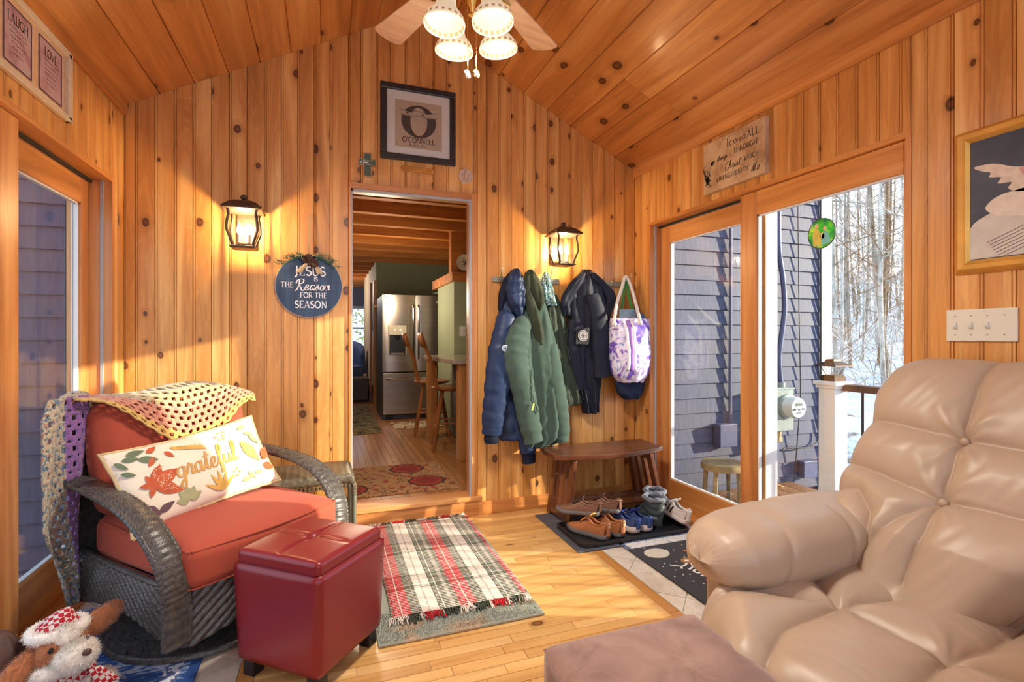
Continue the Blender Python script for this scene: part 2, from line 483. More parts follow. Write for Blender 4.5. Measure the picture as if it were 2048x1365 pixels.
# rear wall: posts and knee wall of the glazed gable behind the camera
wall_rear = struct('wall_rear')
m = MB(); m.box(XL - .15, XR + .15, YR - .12, YR, -.1, .42)
for x in (XL - .1, -0.02, 1.2, XR - .0): m.box(x, x + .1, YR - .12, YR, .42, 2.45)
m.box(XL - .15, XR + .15, YR - .12, YR, 2.42, 2.55)
m.build('window_frame', M_trimX, wall_rear, smooth=False)
MB().box(XL, XR, YR - .07, YR - .06, .42, 2.42).build('pane', M_glass, wall_rear, smooth=False)

# ceiling, two slopes of wide boards running away from the camera
ceiling = struct('ceiling')
def slope(x0, x1):
    n = 9
    for i in range(n):
        a, b = lerp(x0, x1, i / n), lerp(x0, x1, (i + 1) / n)
        if a > b: a, b = b, a
        za, zb = zc(a) if abs(a - XM) > .04 else zc(a), zc(b)
        rr_ = random.Random(i * 31 + int(x0 * 10))
        ys = sorted([YR, YB + .0] + ([rr_.uniform(0.2, 2.9)] if rr_.random() < .75 else []))
        ux = Vector((b - a, 0, zb - za)); L = ux.length; ux.normalize(); nn = Vector((-ux.z, 0, ux.x))
        for y0, y1 in zip(ys, ys[1:]):
            prf = [(0, .007), (.004, 0), (L - .004, 0), (L - .0006, .007)]
            vs = []
            for y in (y0 + .0005, y1 - .0005):
                for p, d in prf: vs.append(Vector((a, y, za)) + ux * p + nn * d)
                vs.append(Vector((a, y, za)) + ux * (L - .0006) + nn * .02); vs.append(Vector((a, y, za)) + nn * .02)
            fs = [(j, (j + 1) % 6, 6 + (j + 1) % 6, 6 + j) for j in range(6)] + [(0, 1, 2, 3, 4, 5), (6, 7, 8, 9, 10, 11)]
            MB().add(vs, fs).build('ceiling_board', M_ceil, ceiling, sharp=20)
slope(XL, XM - .05); slope(XR, XM + .05)
MB().box(XM - .055, XM + .055, YR, YB, 3.357, 3.37).build('ridge_board', M_ceil, ceiling, smooth=False)
m = MB()
for sx, x0 in ((1, XL), (-1, XR)):
    m.add([(x0 - sx * .18, YR - .3, EAVE - .06), (XM, YR - .3, RIDGE + .03), (XM, YB + .02, RIDGE + .03), (x0 - sx * .18, YB + .02, EAVE - .06),
           (x0 - sx * .18, YR - .3, EAVE + .05), (XM, YR - .3, RIDGE + .2), (XM, YB + .02, RIDGE + .2), (x0 - sx * .18, YB + .02, EAVE + .05)],
          [(0, 1, 2, 3), (7, 6, 5, 4), (0, 4, 5, 1), (1, 5, 6, 2), (2, 6, 7, 3), (3, 7, 4, 0)])
m.build('roof_deck', M_dark, ceiling, smooth=False)
# eave trims
for i, (x, sg) in enumerate(((XL, 1), (XR, -1))):
    m = MB(); m.box(min(x, x + sg * .018), max(x, x + sg * .018), YR, YB - .001, EAVE - .055, EAVE + .012)
    o = m.build('trim_%d' % (i + 1), M_trimY, None, smooth=False, bevel=.003); o['kind'] = 'structure'

# floor: maple strips between two tiled margins
floor = struct('floor')
FX0, FX1 = -0.25, 1.44
def strip(x0, x1, y0, y1, mat, name='floor_board', z=0.0, par=None):
    e = .0006
    m = MB(); m.add([(x0 + e, y0 + e, z - .004), (x1 - e, y0 + e, z - .004), (x1 - e, y1 - e, z - .004), (x0 + e, y1 - e, z - .004),
                     (x0 + e + .001, y0 + e + .001, z), (x1 - e - .001, y0 + e + .001, z), (x1 - e - .001, y1 - e - .001, z), (x0 + e + .001, y1 - e - .001, z)],
                    [(4, 5, 6, 7), (0, 1, 5, 4), (1, 2, 6, 5), (2, 3, 7, 6), (3, 0, 4, 7)])
    return m.build(name, mat, par or floor, smooth=False)
r2 = random.Random(5)
y = 0.9; row = 0
FW = 0.0572
while y < YB:
    y1 = min(y + FW, YB)
    x = FX0; xs = [FX0]
    x += r2.uniform(.15, .7)
    while x < FX1 - .12:
        xs.append(x); x += r2.uniform(.28, .85)
    xs.append(FX1)
    for a, b in zip(xs, xs[1:]): strip(a, b, y, y1, M_floor)
    y = y1; row += 1
m = MB(); m.box(XL, XR, YR, 0.9, -.004, 0.0); m.build('near_floor_field', M_floor, floor, smooth=False)
for xb in ((FX0 - .057, FX0), (FX1, FX1 + .057)):
    for a, b in ((0.9, 1.9), (1.9, YB)): strip(xb[0], xb[1], a, b, M_border, 'border_board')
MB().box(XL - .2, XR + .2, YR, YB + .02, -.09, -.005).build('grout_bed', M_grout, floor, smooth=False)
# diagonal tiles in both margins, clipped to the margin
def clip_poly(P, xa, xb, ya, yb):
    def cl(P, f, inter):
        out = []
        for i in range(len(P)):
            a, b = P[i - 1], P[i]
            if f(b):
                if not f(a): out.append(inter(a, b))
                out.append(b)
            elif f(a): out.append(inter(a, b))
        return out
    def ix(X): return lambda a, b: (X, a[1] + (b[1] - a[1]) * (X - a[0]) / (b[0] - a[0]))
    def iy(Y): return lambda a, b: (a[0] + (b[0] - a[0]) * (Y - a[1]) / (b[1] - a[1]), Y)
    for f, i in ((lambda p: p[0] >= xa, ix(xa)), (lambda p: p[0] <= xb, ix(xb)), (lambda p: p[1] >= ya, iy(ya)), (lambda p: p[1] <= yb, iy(yb))):
        if P: P = cl(P, f, i)
    return P
S = 0.305
for (xa, xb) in ((XL - .1, FX0 - .059), (FX1 + .059, XR + .1)):
    for i in range(-14, 15):
        for j in range(-14, 15):
            c, s_ = cos(pi / 4), sin(pi / 4)
            g = .003
            sq = [(i * S + g, j * S + g), ((i + 1) * S - g, j * S + g), ((i + 1) * S - g, (j + 1) * S - g), (i * S + g, (j + 1) * S - g)]
            P = [(p[0] * c - p[1] * s_ + 1.60, p[0] * s_ + p[1] * c + 1.98) for p in sq]
            P = clip_poly(P, xa, xb, 0.9, YB)
            if len(P) >= 3:
                ar = abs(sum(P[k - 1][0] * P[k][1] - P[k][0] * P[k - 1][1] for k in range(len(P)))) / 2
                if ar > .002: MB().prism(P, -.005, 0.0005).build('tile', M_tile, floor, smooth=False)
# baseboard and step
m = MB(); m.box(DX1 + .035, XR, YB - .014, YB + .0, 0, .095); o = m.build('baseboard_back', M_trimX, smooth=False, bevel=.002); o['kind'] = 'structure'
m = MB(); m.box(XL, DX0 - .0, YB - .014, YB, 0, .095); o = m.build('baseboard_left', M_trimX, smooth=False, bevel=.002); o['kind'] = 'structure'
# doorway: wooden jambs, grey weatherstrip, threshold and riser
door_1 = struct('door_1')
JX0, JX1 = DX0 + .012, DX1 - .03
m = MB(); m.box(DX0, DX0 + .016, YB - .012, YB + .13, .10, DZ + .012); m.build('jamb', M_trimZ, door_1, smooth=False)
m = MB(); m.box(DX1 - .036, DX1, YB - .012, YB + .13, .10, DZ + .012); m.build('jamb', M_trimZ, door_1, smooth=False)
m = MB(); m.box(DX0 + .016, DX1 - .036, YB - .012, YB + .13, DZ - .026, DZ + .012); m.build('head_jamb', M_trimX, door_1, smooth=False)
m = MB(); m.box(DX0 + .016, DX0 + .026, YB + .0, YB + .02, .12, DZ - .026); m.box(DX1 - .05, DX1 - .036, YB - .005, YB + .03, .12, DZ - .026); m.box(DX0 + .016, DX1 - .036, YB, YB + .02, DZ - .042, DZ - .026)
m.build('weatherstrip', M_seal, door_1, smooth=False)
m = MB(); m.box(DX0, DX1 + .035, YB - .03, YB + .16, .108, .138); m.build('threshold', M_trimX, door_1, smooth=False, bevel=.004)
m = MB(); m.box(DX0, DX1 + .035, YB - .016, YB + .0, 0, .108); m.build('riser', M_trimX, door_1, smooth=False)

# ---------------------------------------------------------------- sliding doors
def slider(name, X, sgn, op, near_x, far_x, split, gtop, gbot, stile_far):
    """sgn +1: opening in the right wall; near panel overlaps the far one at split"""
    d = struct(name)
    bx = lambda m, a, b, y0, y1, z0, z1: m.box(min(X + sgn * a, X + sgn * b), max(X + sgn * a, X + sgn * b), y0, y1, z0, z1)
    y0, y1, h = op
    m = MB(); bx(m, -.004, .19, y0 - .0, y0 + .022, 0, h + .004); m.build('jamb', M_trimZ, d, smooth=False)
    m = MB(); bx(m, -.004, .19, y1 - .012, y1 + .02, 0, h + .004); m.build('jamb', M_trimZ, d, smooth=False)
    m = MB(); bx(m, -.004, .19, y0 + .022, y1 - .012, h - .02, h + .004); m.build('head_jamb', M_trimY, d, smooth=False)
    m = MB(); bx(m, -.0, .20, y0 + .022, y1 - .012, -.0, .03); m.build('sill', M_trimY, d, smooth=False)
    m = MB(); bx(m, .032, .045, y1 - .02, y1 - .012, .03, h - .02); bx(m, .118, .124, y1 - .022, y1 - .012, .03, h - .02); m.build('weatherstrip', M_seal, d, smooth=False)
    m = MB(); bx(m, far_x - .012, far_x - .002, y0, y1, h - .036, h - .02); m.build('track_shade_strip', M_blackgap, d, smooth=False)  # black strip standing in for the shade in the track recess
    def panel(px, a, b, sa, sb, ht):
        m = MB(); bx(m, px, px + .035, a, a + sa, .03, ht); m.build('stile', M_trimZ, d, smooth=False, bevel=.003)
        m = MB(); bx(m, px, px + .035, b - sb, b, .03, ht); m.build('stile', M_trimZ, d, smooth=False, bevel=.003)
        m = MB(); bx(m, px + .001, px + .034, a + sa, b - sb, gtop, ht); m.build('top_rail', M_trimY, d, smooth=False, bevel=.003)
        m = MB(); bx(m, px + .001, px + .034, a + sa, b - sb, .03, gbot); m.build('bottom_rail', M_trimY, d, smooth=False, bevel=.003)
        m = MB()
        e = .008
        bx(m, px + .036, px + .042, a, a + sa, .03, ht); bx(m, px + .036, px + .042, b - sb, b, .03, ht)
        bx(m, px + .036, px + .042, a, b, gtop, ht); bx(m, px + .036, px + .042, a, b, .03, gbot)
        for (p, q, r_, s_) in ((a + sa, a + sa + e, gbot, gtop), (b - sb - e, b - sb, gbot, gtop), (a + sa, b - sb, gtop - e, gtop), (a + sa, b - sb, gbot, gbot + e)):
            bx(m, px + .012, px + .03, p, q, r_, s_)
        m.build('white_cladding', M_white, d, smooth=False, label='white outer face and glazing bead')
        m = MB(); bx(m, px + .018, px + .022, a + sa, b - sb, gbot, gtop); m.build('glass_pane', M_glass, d, smooth=False)
    panel(near_x, y0 + .012, split + .118, .03, .118, h - .022)
    panel(far_x, split + .0, y1 - .014, .115, stile_far, h - .036)
    return d
door_2 = slider('door_2', XR, 1, RO, .017, .085, 2.222, 1.928, .206, .105)
m = MB(); m.box(2.342, 2.425, 2.216, 2.221, .03, 2.04); m.box(2.38, 2.425, 2.221, 2.34, .03, 2.04); m.build('outer_stile', M_white, door_2, smooth=False, label='white outer stile')
door_3 = slider('door_3', XL, -1, LO, .02, .095, 2.30, 1.912, .235, .085)
# ---------------------------------------------------------------- outside: house siding, deck, snow
def siding_mat():
    t = NT('slate_siding'); v = t.coord('Object', rand=9)
    mp = t.n('ShaderNodeMapping'); mp.inputs['Scale'].default_value = (70, 70, 5); t.l(v, mp.inputs[0])
    g = t.noise(mp.outputs[0], 1, 4, 0.6); f = t.noise(v, 1.6, 3)
    c = t.ramp(g, [(0.3, srgb(54, 58, 84)), (0.7, srgb(74, 80, 106))])
    c = t.mix(c, srgb(92, 86, 92), t.math('MULTIPLY', t.ramp(f, [(0.45, (0, 0, 0)), (0.7, (1, 1, 1))]), 0.5))
    t.bump(g, 0.3, 0.004); return t.out(c, 0.62)
M_siding = siding_mat()
HY = 3.42                                          # face of the house wall outside
def house_siding(name, x0, x1, side):
    root = struct(name)
    z = -0.12; i = 0
    while z < 3.5:
        h = 0.122
        r_ = random.Random(i + (50 if side else 0))
        j = r_.uniform(-.0015, .0015)
        m = MB()
        m.add([(x0, HY, z), (x1, HY, z), (x1, HY - .017 + j, z), (x0, HY - .017 + j, z), (x0, HY, z + h), (x1, HY, z + h), (x1, HY - .004, z + h), (x0, HY - .004, z + h)],
              [(0, 1, 2, 3), (3, 2, 6, 7), (7, 6, 5, 4), (0, 3, 7, 4), (1, 5, 6, 2)])
        m.build('siding_board', M_siding, root, smooth=False)
        z += h; i += 1
    MB().box(x0, x1, HY + .001, HY + .08, -.2, 3.6).build('sheathing', M_dark, root, smooth=False)
    return root
wr = house_siding('wall_outside_right', 2.43, 4.235, False)
wl = house_siding('wall_outside_left', -5.2, -1.27, True)
MB().box(4.235, 4.37, HY - .03, HY + .4, -.15, 3.6).build('corner_board', M_white, wr, smooth=False, bevel=.004)
# deck
M_deck = wood('deck_board', 1, srgb(150, 104, 66), srgb(80, 48, 28), srgb(172, 126, 86), knots=False, rough=.6, coat=0)
deck = struct('deck')
x = 2.45
while x < 3.75:
    MB().box(x, x + .135, -.9, HY - .02, -.075, -.045).build('deck_board', M_deck, deck, smooth=False, bevel=.003); x += .142
x = -1.42
while x > -3.6:
    MB().box(x - .135, x, -.9, HY - .02, -.075, -.045).build('deck_board', M_deck, deck, smooth=False, bevel=.003); x -= .142
# snowy ground rising to a wooded bank
def snow_mat():
    t = NT('snow'); v = t.coord('Object'); f = t.noise(v, 0.9, 6, 0.62); g = t.noise(v, 5, 4, .6)
    c = t.mix(srgb(206, 212, 226), srgb(120, 98, 66), t.ramp(t.math('ADD', f, t.math('MULTIPLY', t.math('SUBTRACT', g, .5), .25)), [(0.56, (0, 0, 0)), (0.63, (1, 1, 1))]))
    t.bump(f, .5, .05); return t.out(c, 0.7)
M_snow = snow_mat()
def gz(x, y):
    d = sqrt(x * x + y * y)
    return -.55 + max(0, d - 7.5) * .13 + .12 * nz(x * .35, y * .35) + (.25 * nz(x * .12, y * .12, 3) if d > 9 else 0)
m = MB(); NU, NV = 90, 90
m.grid(lambda u, v: (lerp(-60, 90, u), lerp(-50, 80, v), gz(lerp(-60, 90, u), lerp(-50, 80, v)) - (1.0 if (-5.5 < lerp(-60, 90, u) < 6 and 3 < lerp(-50, 80, v) < 14) else 0)), NU, NV)
g_ = m.build('ground', M_snow); g_['kind'] = 'structure'
# bare trees
def bark_mat(n, a, b):
    t = NT(n); v = t.coord('Object', scale=(6, 6, 1.6)); f = t.noise(v, 2.2, 5, .7)
    return t.out(t.ramp(f, [(.35, a), (.6, b), (.75, tuple(min(1, q * 1.25) for q in b))]), .9)
M_bark = [bark_mat('grey_bark', srgb(104, 92, 76), srgb(176, 166, 150)), bark_mat('pale_bark', srgb(140, 130, 112), srgb(214, 208, 196)), bark_mat('brown_bark', srgb(92, 70, 46), srgb(158, 130, 96))]
tree_meshes = []
def tree_mesh(seed, k):
    r_ = random.Random(seed); m = MB()
    H_ = r_.uniform(9, 14); lean = Vector((r_.uniform(-.7, .7), r_.uniform(-.7, .7), 0))
    bend = r_.uniform(-.3, .3)
    tr = [Vector((0, 0, -.4)) + lean * (t * t) + Vector((bend * sin(t * 4), bend * cos(t * 3) - bend, H_ * t)) for t in [q / 9 for q in range(10)]]
    R0 = r_.uniform(.03, .07)
    m.tube(tr, [R0 * (1 - .85 * q / 9) for q in range(10)], 7)
    t_obj = m; br = MB(); n_br = r_.randint(26, 38)
    for b in range(n_br):
        t = r_.uniform(.10, .98); i = min(int(t * 9), 8); base = tr[i].lerp(tr[i + 1], t * 9 - i)
        a = r_.uniform(0, 2 * pi); L = r_.uniform(.8, 2.6) * (1.1 - .5 * t); up = r_.uniform(.1, .9)
        d = Vector((cos(a), sin(a), up)).normalized(); pts = [base]
        for q in range(4):
            d = (d + Vector((r_.uniform(-.25, .25), r_.uniform(-.25, .25), r_.uniform(-.1, .25)))).normalized()
            pts.append(pts[-1] + d * L / 4)
        rb = R0 * (1 - .8 * t) * r_.uniform(.22, .4)
        br.tube(pts, [rb, rb * .8, rb * .6, rb * .45, rb * .25], 3, cap=False)
        for s_ in range(r_.randint(3, 6)):
            q = r_.randint(1, 3); b0 = pts[q]; d2 = (d + Vector((r_.uniform(-1, 1), r_.uniform(-1, 1), r_.uniform(-.5, .8)))).normalized()
            L2 = L * r_.uniform(.25, .5); p1 = b0 + d2 * L2 * .5; p2 = p1 + (d2 + Vector((r_.uniform(-.5, .5), r_.uniform(-.5, .5), .2))).normalized() * L2 * .5
            br.tube([b0, p1, p2], [rb * .5, rb * .35, rb * .15], 3, cap=False)
    return t_obj, br
protos = []
for k in range(7):
    tm, bm_ = tree_mesh(100 + k, k)
    bk = ['grey', 'pale', 'brown'][k % 3]
    root = thing('bare_tree', 'leafless %s-barked tree in the snowy woods beyond the deck rail' % bk, 'tree', (0, 0, 0), 0, 'bare %s-barked trees in the snowy woods' % bk)
    tm.build('trunk', M_bark[k % 3], root, sharp=0); bm_.build('branches', M_bark[(k + 1) % 3], root, sharp=0, kind='stuff')
    protos.append(root)
rt = random.Random(21); placed = 0; used = set()
spots = []
while len(spots) < 64:
    ang = radians(rt.uniform(50.5, 61)); d = 11 + 25 * rt.random() ** .8
    x, y = d * sin(ang), d * cos(ang)
    if all((x - a) ** 2 + (y - b) ** 2 > (.6 if d < 17 else .9) ** 2 for a, b in spots): spots.append((x, y))
for i, (x, y) in enumerate(spots):
    k = i % 7
    o = protos[k] if i < 7 else copy_tree(protos[k])
    o.location = (x, y, gz(x, y)); o.rotation_euler = (0, 0, rt.uniform(0, 6.28)); s_ = rt.uniform(.7, 1.25); o.scale = (s_, s_, s_)
# fallen brush on the bank: thin twigs nobody could count
m = MB()
for i in range(450):
    ang = radians(rt.uniform(49, 63)); d = rt.uniform(12, 32); x, y = d * sin(ang), d * cos(ang); z = gz(x, y)
    a = rt.uniform(0, 6.28); L = rt.uniform(.4, 1.6); h = rt.uniform(.2, 1.3)
    p0 = Vector((x, y, z)); p2 = p0 + Vector((cos(a) * L, sin(a) * L, h)); m.tube([p0, p0.lerp(p2, .5) + Vector((0, 0, .15)), p2], [.013, .01, .005], 3, cap=False)
o = m.build('underbrush', M_bark[1], sharp=0); tag(o, 'tangle of thin twigs and saplings on the snowy bank', 'brush', kind='stuff')

# deck post with a lantern cap and the railing
pr = thing('deck_post', 'white square deck post with moulded cap and foot beside the house corner', 'post', (3.62, 2.80, -.045))
MB().cbox((0, 0, .46), (.135, .135, .92)).build('post_sleeve', M_white, pr, smooth=False, bevel=.006)
m = MB(); m.cbox((0, 0, .935), (.19, .19, .03)); m.cbox((0, 0, .91), (.165, .165, .03)); m.build('cap_moulding', M_white, pr, smooth=False, bevel=.006)
m = MB(); m.cbox((0, 0, .03), (.18, .18, .06)); m.build('foot_moulding', M_white, pr, smooth=False, bevel=.006)
M_bronze = plain('dark_bronze', srgb(84, 62, 44), .45, .6)
M_clear = glass_mat('clear_plastic', (.95, .97, .96))
pc = thing('post_cap_light', 'bronze solar lantern cap with clear ribbed sides sitting on the white deck post', 'light', (3.62, 2.80, .905))
m = MB(); m.lathe([(.085, 0), (.085, .03), (.07, .045)], 4, M=Matrix.Rotation(pi / 4, 4, 'Z')); m.build('base', M_bronze, pc, smooth=False)
m = MB(); m.lathe([(.06, .045), (.115, .115)], 4, M=Matrix.Rotation(pi / 4, 4, 'Z'), cap=False); m.build('lens', M_clear, pc, smooth=False)
for k in range(12):
    a = pi / 6 * k; m = MB(); m.tube([(cos(a) * .045, sin(a) * .045, .045), (cos(a) * .085, sin(a) * .085, .113)], .0018, 4); m.build('rib', M_bronze, pc)
m = MB(); m.lathe([(.135, .113), (.13, .12), (.05, .15), (.045, .165), (0.0, .17)], 4, M=Matrix.Rotation(pi / 4, 4, 'Z')); m.build('roof', M_bronze, pc, smooth=False)
M_rail = plain('brown_rail', srgb(96, 66, 46), .6)
rl = thing('deck_railing', 'brown top rail on thin dark metal balusters running from the white post', 'railing', (3.66, 0, 0))
MB().box(-.045, .045, -.6, 2.73, .835, .885).build('top_rail', M_rail, rl, smooth=False, bevel=.006)
MB().box(-.02, .02, -.6, 2.73, .03, .07).build('bottom_rail', M_rail, rl, smooth=False, bevel=.004)
y = 2.60
while y > -.5:
    m = MB(); m.tube([(0, y, .05), (0, y, .85)], .0095, 8); m.build('baluster', plain('black_metal', srgb(34, 30, 30), .45, .4), rl); y -= .115
# electric service on the wall
M_conduit = plain('slate_conduit', srgb(78, 82, 112), .5, noise=.08)
M_box = plain('grey_meter_box', srgb(150, 160, 150), .5, noise=.1)
WY = HY - .02
def wpt(x, y, off=0.05): return atY(x, y, WY - off)
cd = thing('service_conduit', 'slate painted electric conduit curving down the siding into the meter box', 'pipe', (0, 0, 0))
m = MB(); P = [wpt(1557, 420), wpt(1558, 500), wpt(1566, 560), wpt(1569, 620), wpt(1562, 680), wpt(1558, 720), wpt(1562, 770)]
m.tube(cr(P, 6), .022, 10); m.build('pipe', M_conduit, cd)
m = MB(); a = wpt(1562, 765); b = wpt(1562, 784); m.tube([a, b], .034, 12); m.build('coupling', M_box, cd)
pt_ = wpt(1562, 782, .06)
bxr = thing('meter_box', 'grey electric meter box with a round glass meter on the siding', 'meter', (3.585, WY, 0))
z0, z1 = .475, .80
m = MB(); m.box(-.075, .19, -.12, 0, z0 - .04, z1); m.build('box', M_box, bxr, smooth=False, bevel=.006)
m = MB(); m.box(-.085, .2, -.128, 0, z1 - .008, z1 + .004); m.build('lid_flange', M_box, bxr, smooth=False)
Mx = Matrix.Rotation(pi / 2, 4, 'X')
mc = Vector((.115, -.12, .645))
m = MB(); m.lathe([(.105, 0), (.105, .02), (.092, .025)], 28, c=mc, M=Mx); m.build('collar_ring', M_box, bxr)
m = MB(); m.lathe([(.088, .02), (.088, .10), (.08, .115), (0, .118)], 28, c=mc, M=Mx); me_ = m.build('meter_dial', plain('meter_white', srgb(226, 228, 220), .3, noise=.02), bxr)
m = MB(); m.cbox(mc + Vector((0, -.1195, .03)), (.07, .002, .022)); m.build('display', plain('lcd_grey', srgb(120, 128, 112), .3), me_, smooth=False)
m = MB()
for q in ((-.05, -.01, .03, .012), (.0, -.012, .02, .01), (.045, -.008, .025, .012), (0, -.04, .05, .006), (0, .06, .04, .005)): m.cbox(mc + Vector((q[0], -.1195, q[1])), (q[2], .002, q[3]))
m.build('dial_print', plain('dial_ink', srgb(50, 54, 56), .5), me_, smooth=False)
m = MB(); m.tube([(.05, -.10, z0 - .045), (.05, -.10, z0 - .10)], .017, 6); m.cbox((.05, -.1, z0 - .11), (.035, .03, .04)); m.build('seal_lock', plain('tan_seal', srgb(190, 168, 120), .5), bxr, smooth=False)
lp = thing('lower_conduit', 'slate conduit with a bulbous elbow running from the meter box to the deck', 'pipe')
P = [Vector((3.64, WY - .06, .44)), Vector((3.635, WY - .06, .25)), Vector((3.62, WY - .06, .1)), Vector((3.60, WY - .06, .03))]
m = MB(); m.tube(cr(P, 5), [.027] * 11 + [.03, .04, .05, .05], 10); m.build('pipe', M_conduit, lp)
m = MB(); m.ball((3.60, WY - .06, .06), (.05, .045, .075)); m.build('elbow', M_conduit, lp)
wv = tag(MB().box(3.46, 3.535, WY - .10, WY - .0, .28, .55).build('utility_box', M_white, bevel=.01, smooth=False), 'small white plastic utility box left of the grey meter box', 'box')
for nme, xx, yy, w, h, lab in (('junction_box', 1608, 936, .16, .15, 'wide slate painted junction box low on the siding'), ('junction_box', 1648, 932, .085, .11, 'small slate painted junction box at the house corner')):
    p = atY(xx, yy, WY); o = MB().box(p.x - w / 2, p.x + w / 2, WY - .07, WY, p.z - h / 2, p.z + h / 2).build(nme, M_conduit, bevel=.006, smooth=False); tag(o, lab, 'box')
M_cable = plain('black_cable', srgb(34, 32, 38), .5)
def cable(pts, r, mat, lab, cat='cable', name='cable'):
    m = MB(); m.tube(cr(pts, 8), r, 6); o = m.build(name, mat); return tag(o, lab, cat)
cable([atY(1596, 395, WY - .012), atY(1598, 600, WY - .012), atY(1601, 780, WY - .012), atY(1597, 850, WY - .03), atY(1588, 960, WY - .03), atY(1578, 990, WY - .03)], .005, M_cable, 'thin black cable running straight down the middle of the siding')
cable([atY(1642, 400, WY - .015), atY(1642, 700, WY - .015), atY(1640, 860, WY - .015), atY(1620, 893, WY - .03), atY(1575, 896, WY - .04), atY(1565, 900, WY - .05)], .007, M_cable, 'black cable dropping beside the white corner board and looping left')
cable([atY(1540, 955, WY - .08), atY(1560, 972, WY - .1), atY(1600, 982, WY - .1), atY(1645, 984, WY - .06)], .006, plain('tan_cord', srgb(196, 156, 104), .6), 'tan cord lying along the foot of the siding')
cable([atY(1462, 440, WY - .02), atY(1461, 700, WY - .02), atY(1460, 872, WY - .02)], .016, M_conduit, 'straight slate conduit behind the far glass panel', 'pipe', 'straight_conduit')
o = MB().box(3.02, 3.2, WY - .08, WY, .33, .52).build('cable_box', M_conduit, bevel=.006, smooth=False); tag(o, 'slate box at the foot of the straight conduit behind the far glass', 'box')
# rustic stool outside the far panel
M_log = plain('weathered_wood', srgb(126, 108, 74), .8, noise=.35, scale=14)
st = thing('log_stool', 'weathered log slab stool standing outside the far glass panel', 'stool', (2.86, 3.12, -.045))
m = MB(); m.lathe([(.0, .27), (.155, .27), (.16, .29), (.155, .32), (0, .322)], 20); m.build('seat', M_log, st)
for a in (.5, 2.3, 3.6, 5.2):
    m = MB(); m.tube([(cos(a) * .14, sin(a) * .13, 0), (cos(a) * .12, sin(a) * .115, .28)], .017, 8); m.build('leg', M_log, st)
m = MB(); P = []
for k in range(40):
    a = k * .42; r_ = .045 * (1 - k / 44); P.append((2.70, 3.0 + cos(a) * r_, .0 + .02 + sin(a) * r_))
m.tube(P, [.018 * (1 - k / 60) for k in range(40)], 6); tag(m.build('snail_ornament', plain('pale_stone', srgb(196, 190, 170), .8)), 'pale spiral shell ornament on the deck beside the log stool', 'ornament')
# ---------------------------------------------------------------- the kitchen seen through the doorway
KZ = 0.14
kf = struct('floor_kitchen')
r5 = random.Random(11)
x = -0.6
while x < 2.4:
    ys = [YB + .13, YB + .13 + r5.uniform(.3, 2.5)]
    while ys[-1] < 8.6: ys.append(min(ys[-1] + r5.uniform(.7, 2.2), 9))
    if x < 1.35 and x > -.1:
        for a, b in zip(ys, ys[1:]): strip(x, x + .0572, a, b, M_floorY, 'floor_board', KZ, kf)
    x += .0572
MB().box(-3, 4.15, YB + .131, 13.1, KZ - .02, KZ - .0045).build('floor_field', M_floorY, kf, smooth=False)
kc = struct('ceiling_kitchen')
KC = 2.56
for i in range(20):
    x0 = -1.6 + i * .17
    MB().prism([(x0 + .002, YB + .1), (x0 + .166, YB + .1), (x0 + .166, 13), (x0 + .002, 13)], KC, KC + .02).build('ceiling_board', M_kceil, kc, smooth=False)
MB().box(-3, 4.15, YB + .1, 13.1, KC + .012, KC + .06).build('ceiling_field', M_dark, kc, smooth=False)
y = 3.98; k = 0
while y < 12.9:
    MB().box(-3, 4.15, y, y + .085, KC - .115, KC).build('ceiling_beam', M_kwood, kc, smooth=False, bevel=.004); y += .55
wk = struct('wall_kitchen_back')
MB().box(.74, 4.15, 8.4, 8.5, KZ - .02, KC).build('painted_wall', M_green, wk, smooth=False)
wh = struct('wall_hall')
MB().box(.742, .80, 8.5, 11.3, KZ - .02, KC).build('painted_wall', M_beigewall, wh, smooth=False)
MB().box(.70, .745, 8.385, 8.52, KZ, 2.15).build('corner_casing', M_oakZ, wh, smooth=False)
MB().box(.715, .745, 9.3, 9.42, KZ, 2.2).build('corner_casing', M_oakZ, wh, smooth=False)
MB().box(.72, .742, 8.52, 9.3, KZ, KZ + .12).build('skirting', M_oakZ, wh, smooth=False)
wf = struct('wall_far_room')
M_bluewall = plain('far_room_wall', srgb(108, 116, 140), .7, noise=.05, scale=3)
m = MB(); m.box(-3, 4.15, 13, 13.1, KZ - .02, .98); m.box(-3, 4.15, 13, 13.1, 1.98, KC); m.box(-3, .33, 13, 13.1, .98, 1.98); m.box(.98, 4.15, 13, 13.1, .98, 1.98); m.build('painted_wall', M_bluewall, wf, smooth=False)
win = struct('window_1')
m = MB(); m.box(.33, .40, 12.97, 13.05, .95, 2.0); m.box(.92, .98, 12.97, 13.05, .95, 2.0); m.box(.33, .98, 12.97, 13.05, .94, 1.0); m.box(.33, .98, 12.97, 13.05, 1.94, 2.0); m.box(.4, .92, 12.98, 13.03, 1.44, 1.48)
m.build('window_frame', plain('blue_white_frame', srgb(176, 190, 206), .5), win, smooth=False)
MB().box(.40, .92, 13.0, 13.006, 1.0, 1.94).build('pane', M_glass, win, smooth=False)
wl2 = struct('wall_kitchen_left'); MB().box(-3.1, -3, YB + .1, 13.1, KZ - .02, KC).build('painted_wall', M_green, wl2, smooth=False)
wr2 = struct('wall_kitchen_right'); MB().box(4.15, 4.22, YB + .2, 13.1, KZ - .02, KC).build('painted_wall', M_green, wr2, smooth=False)
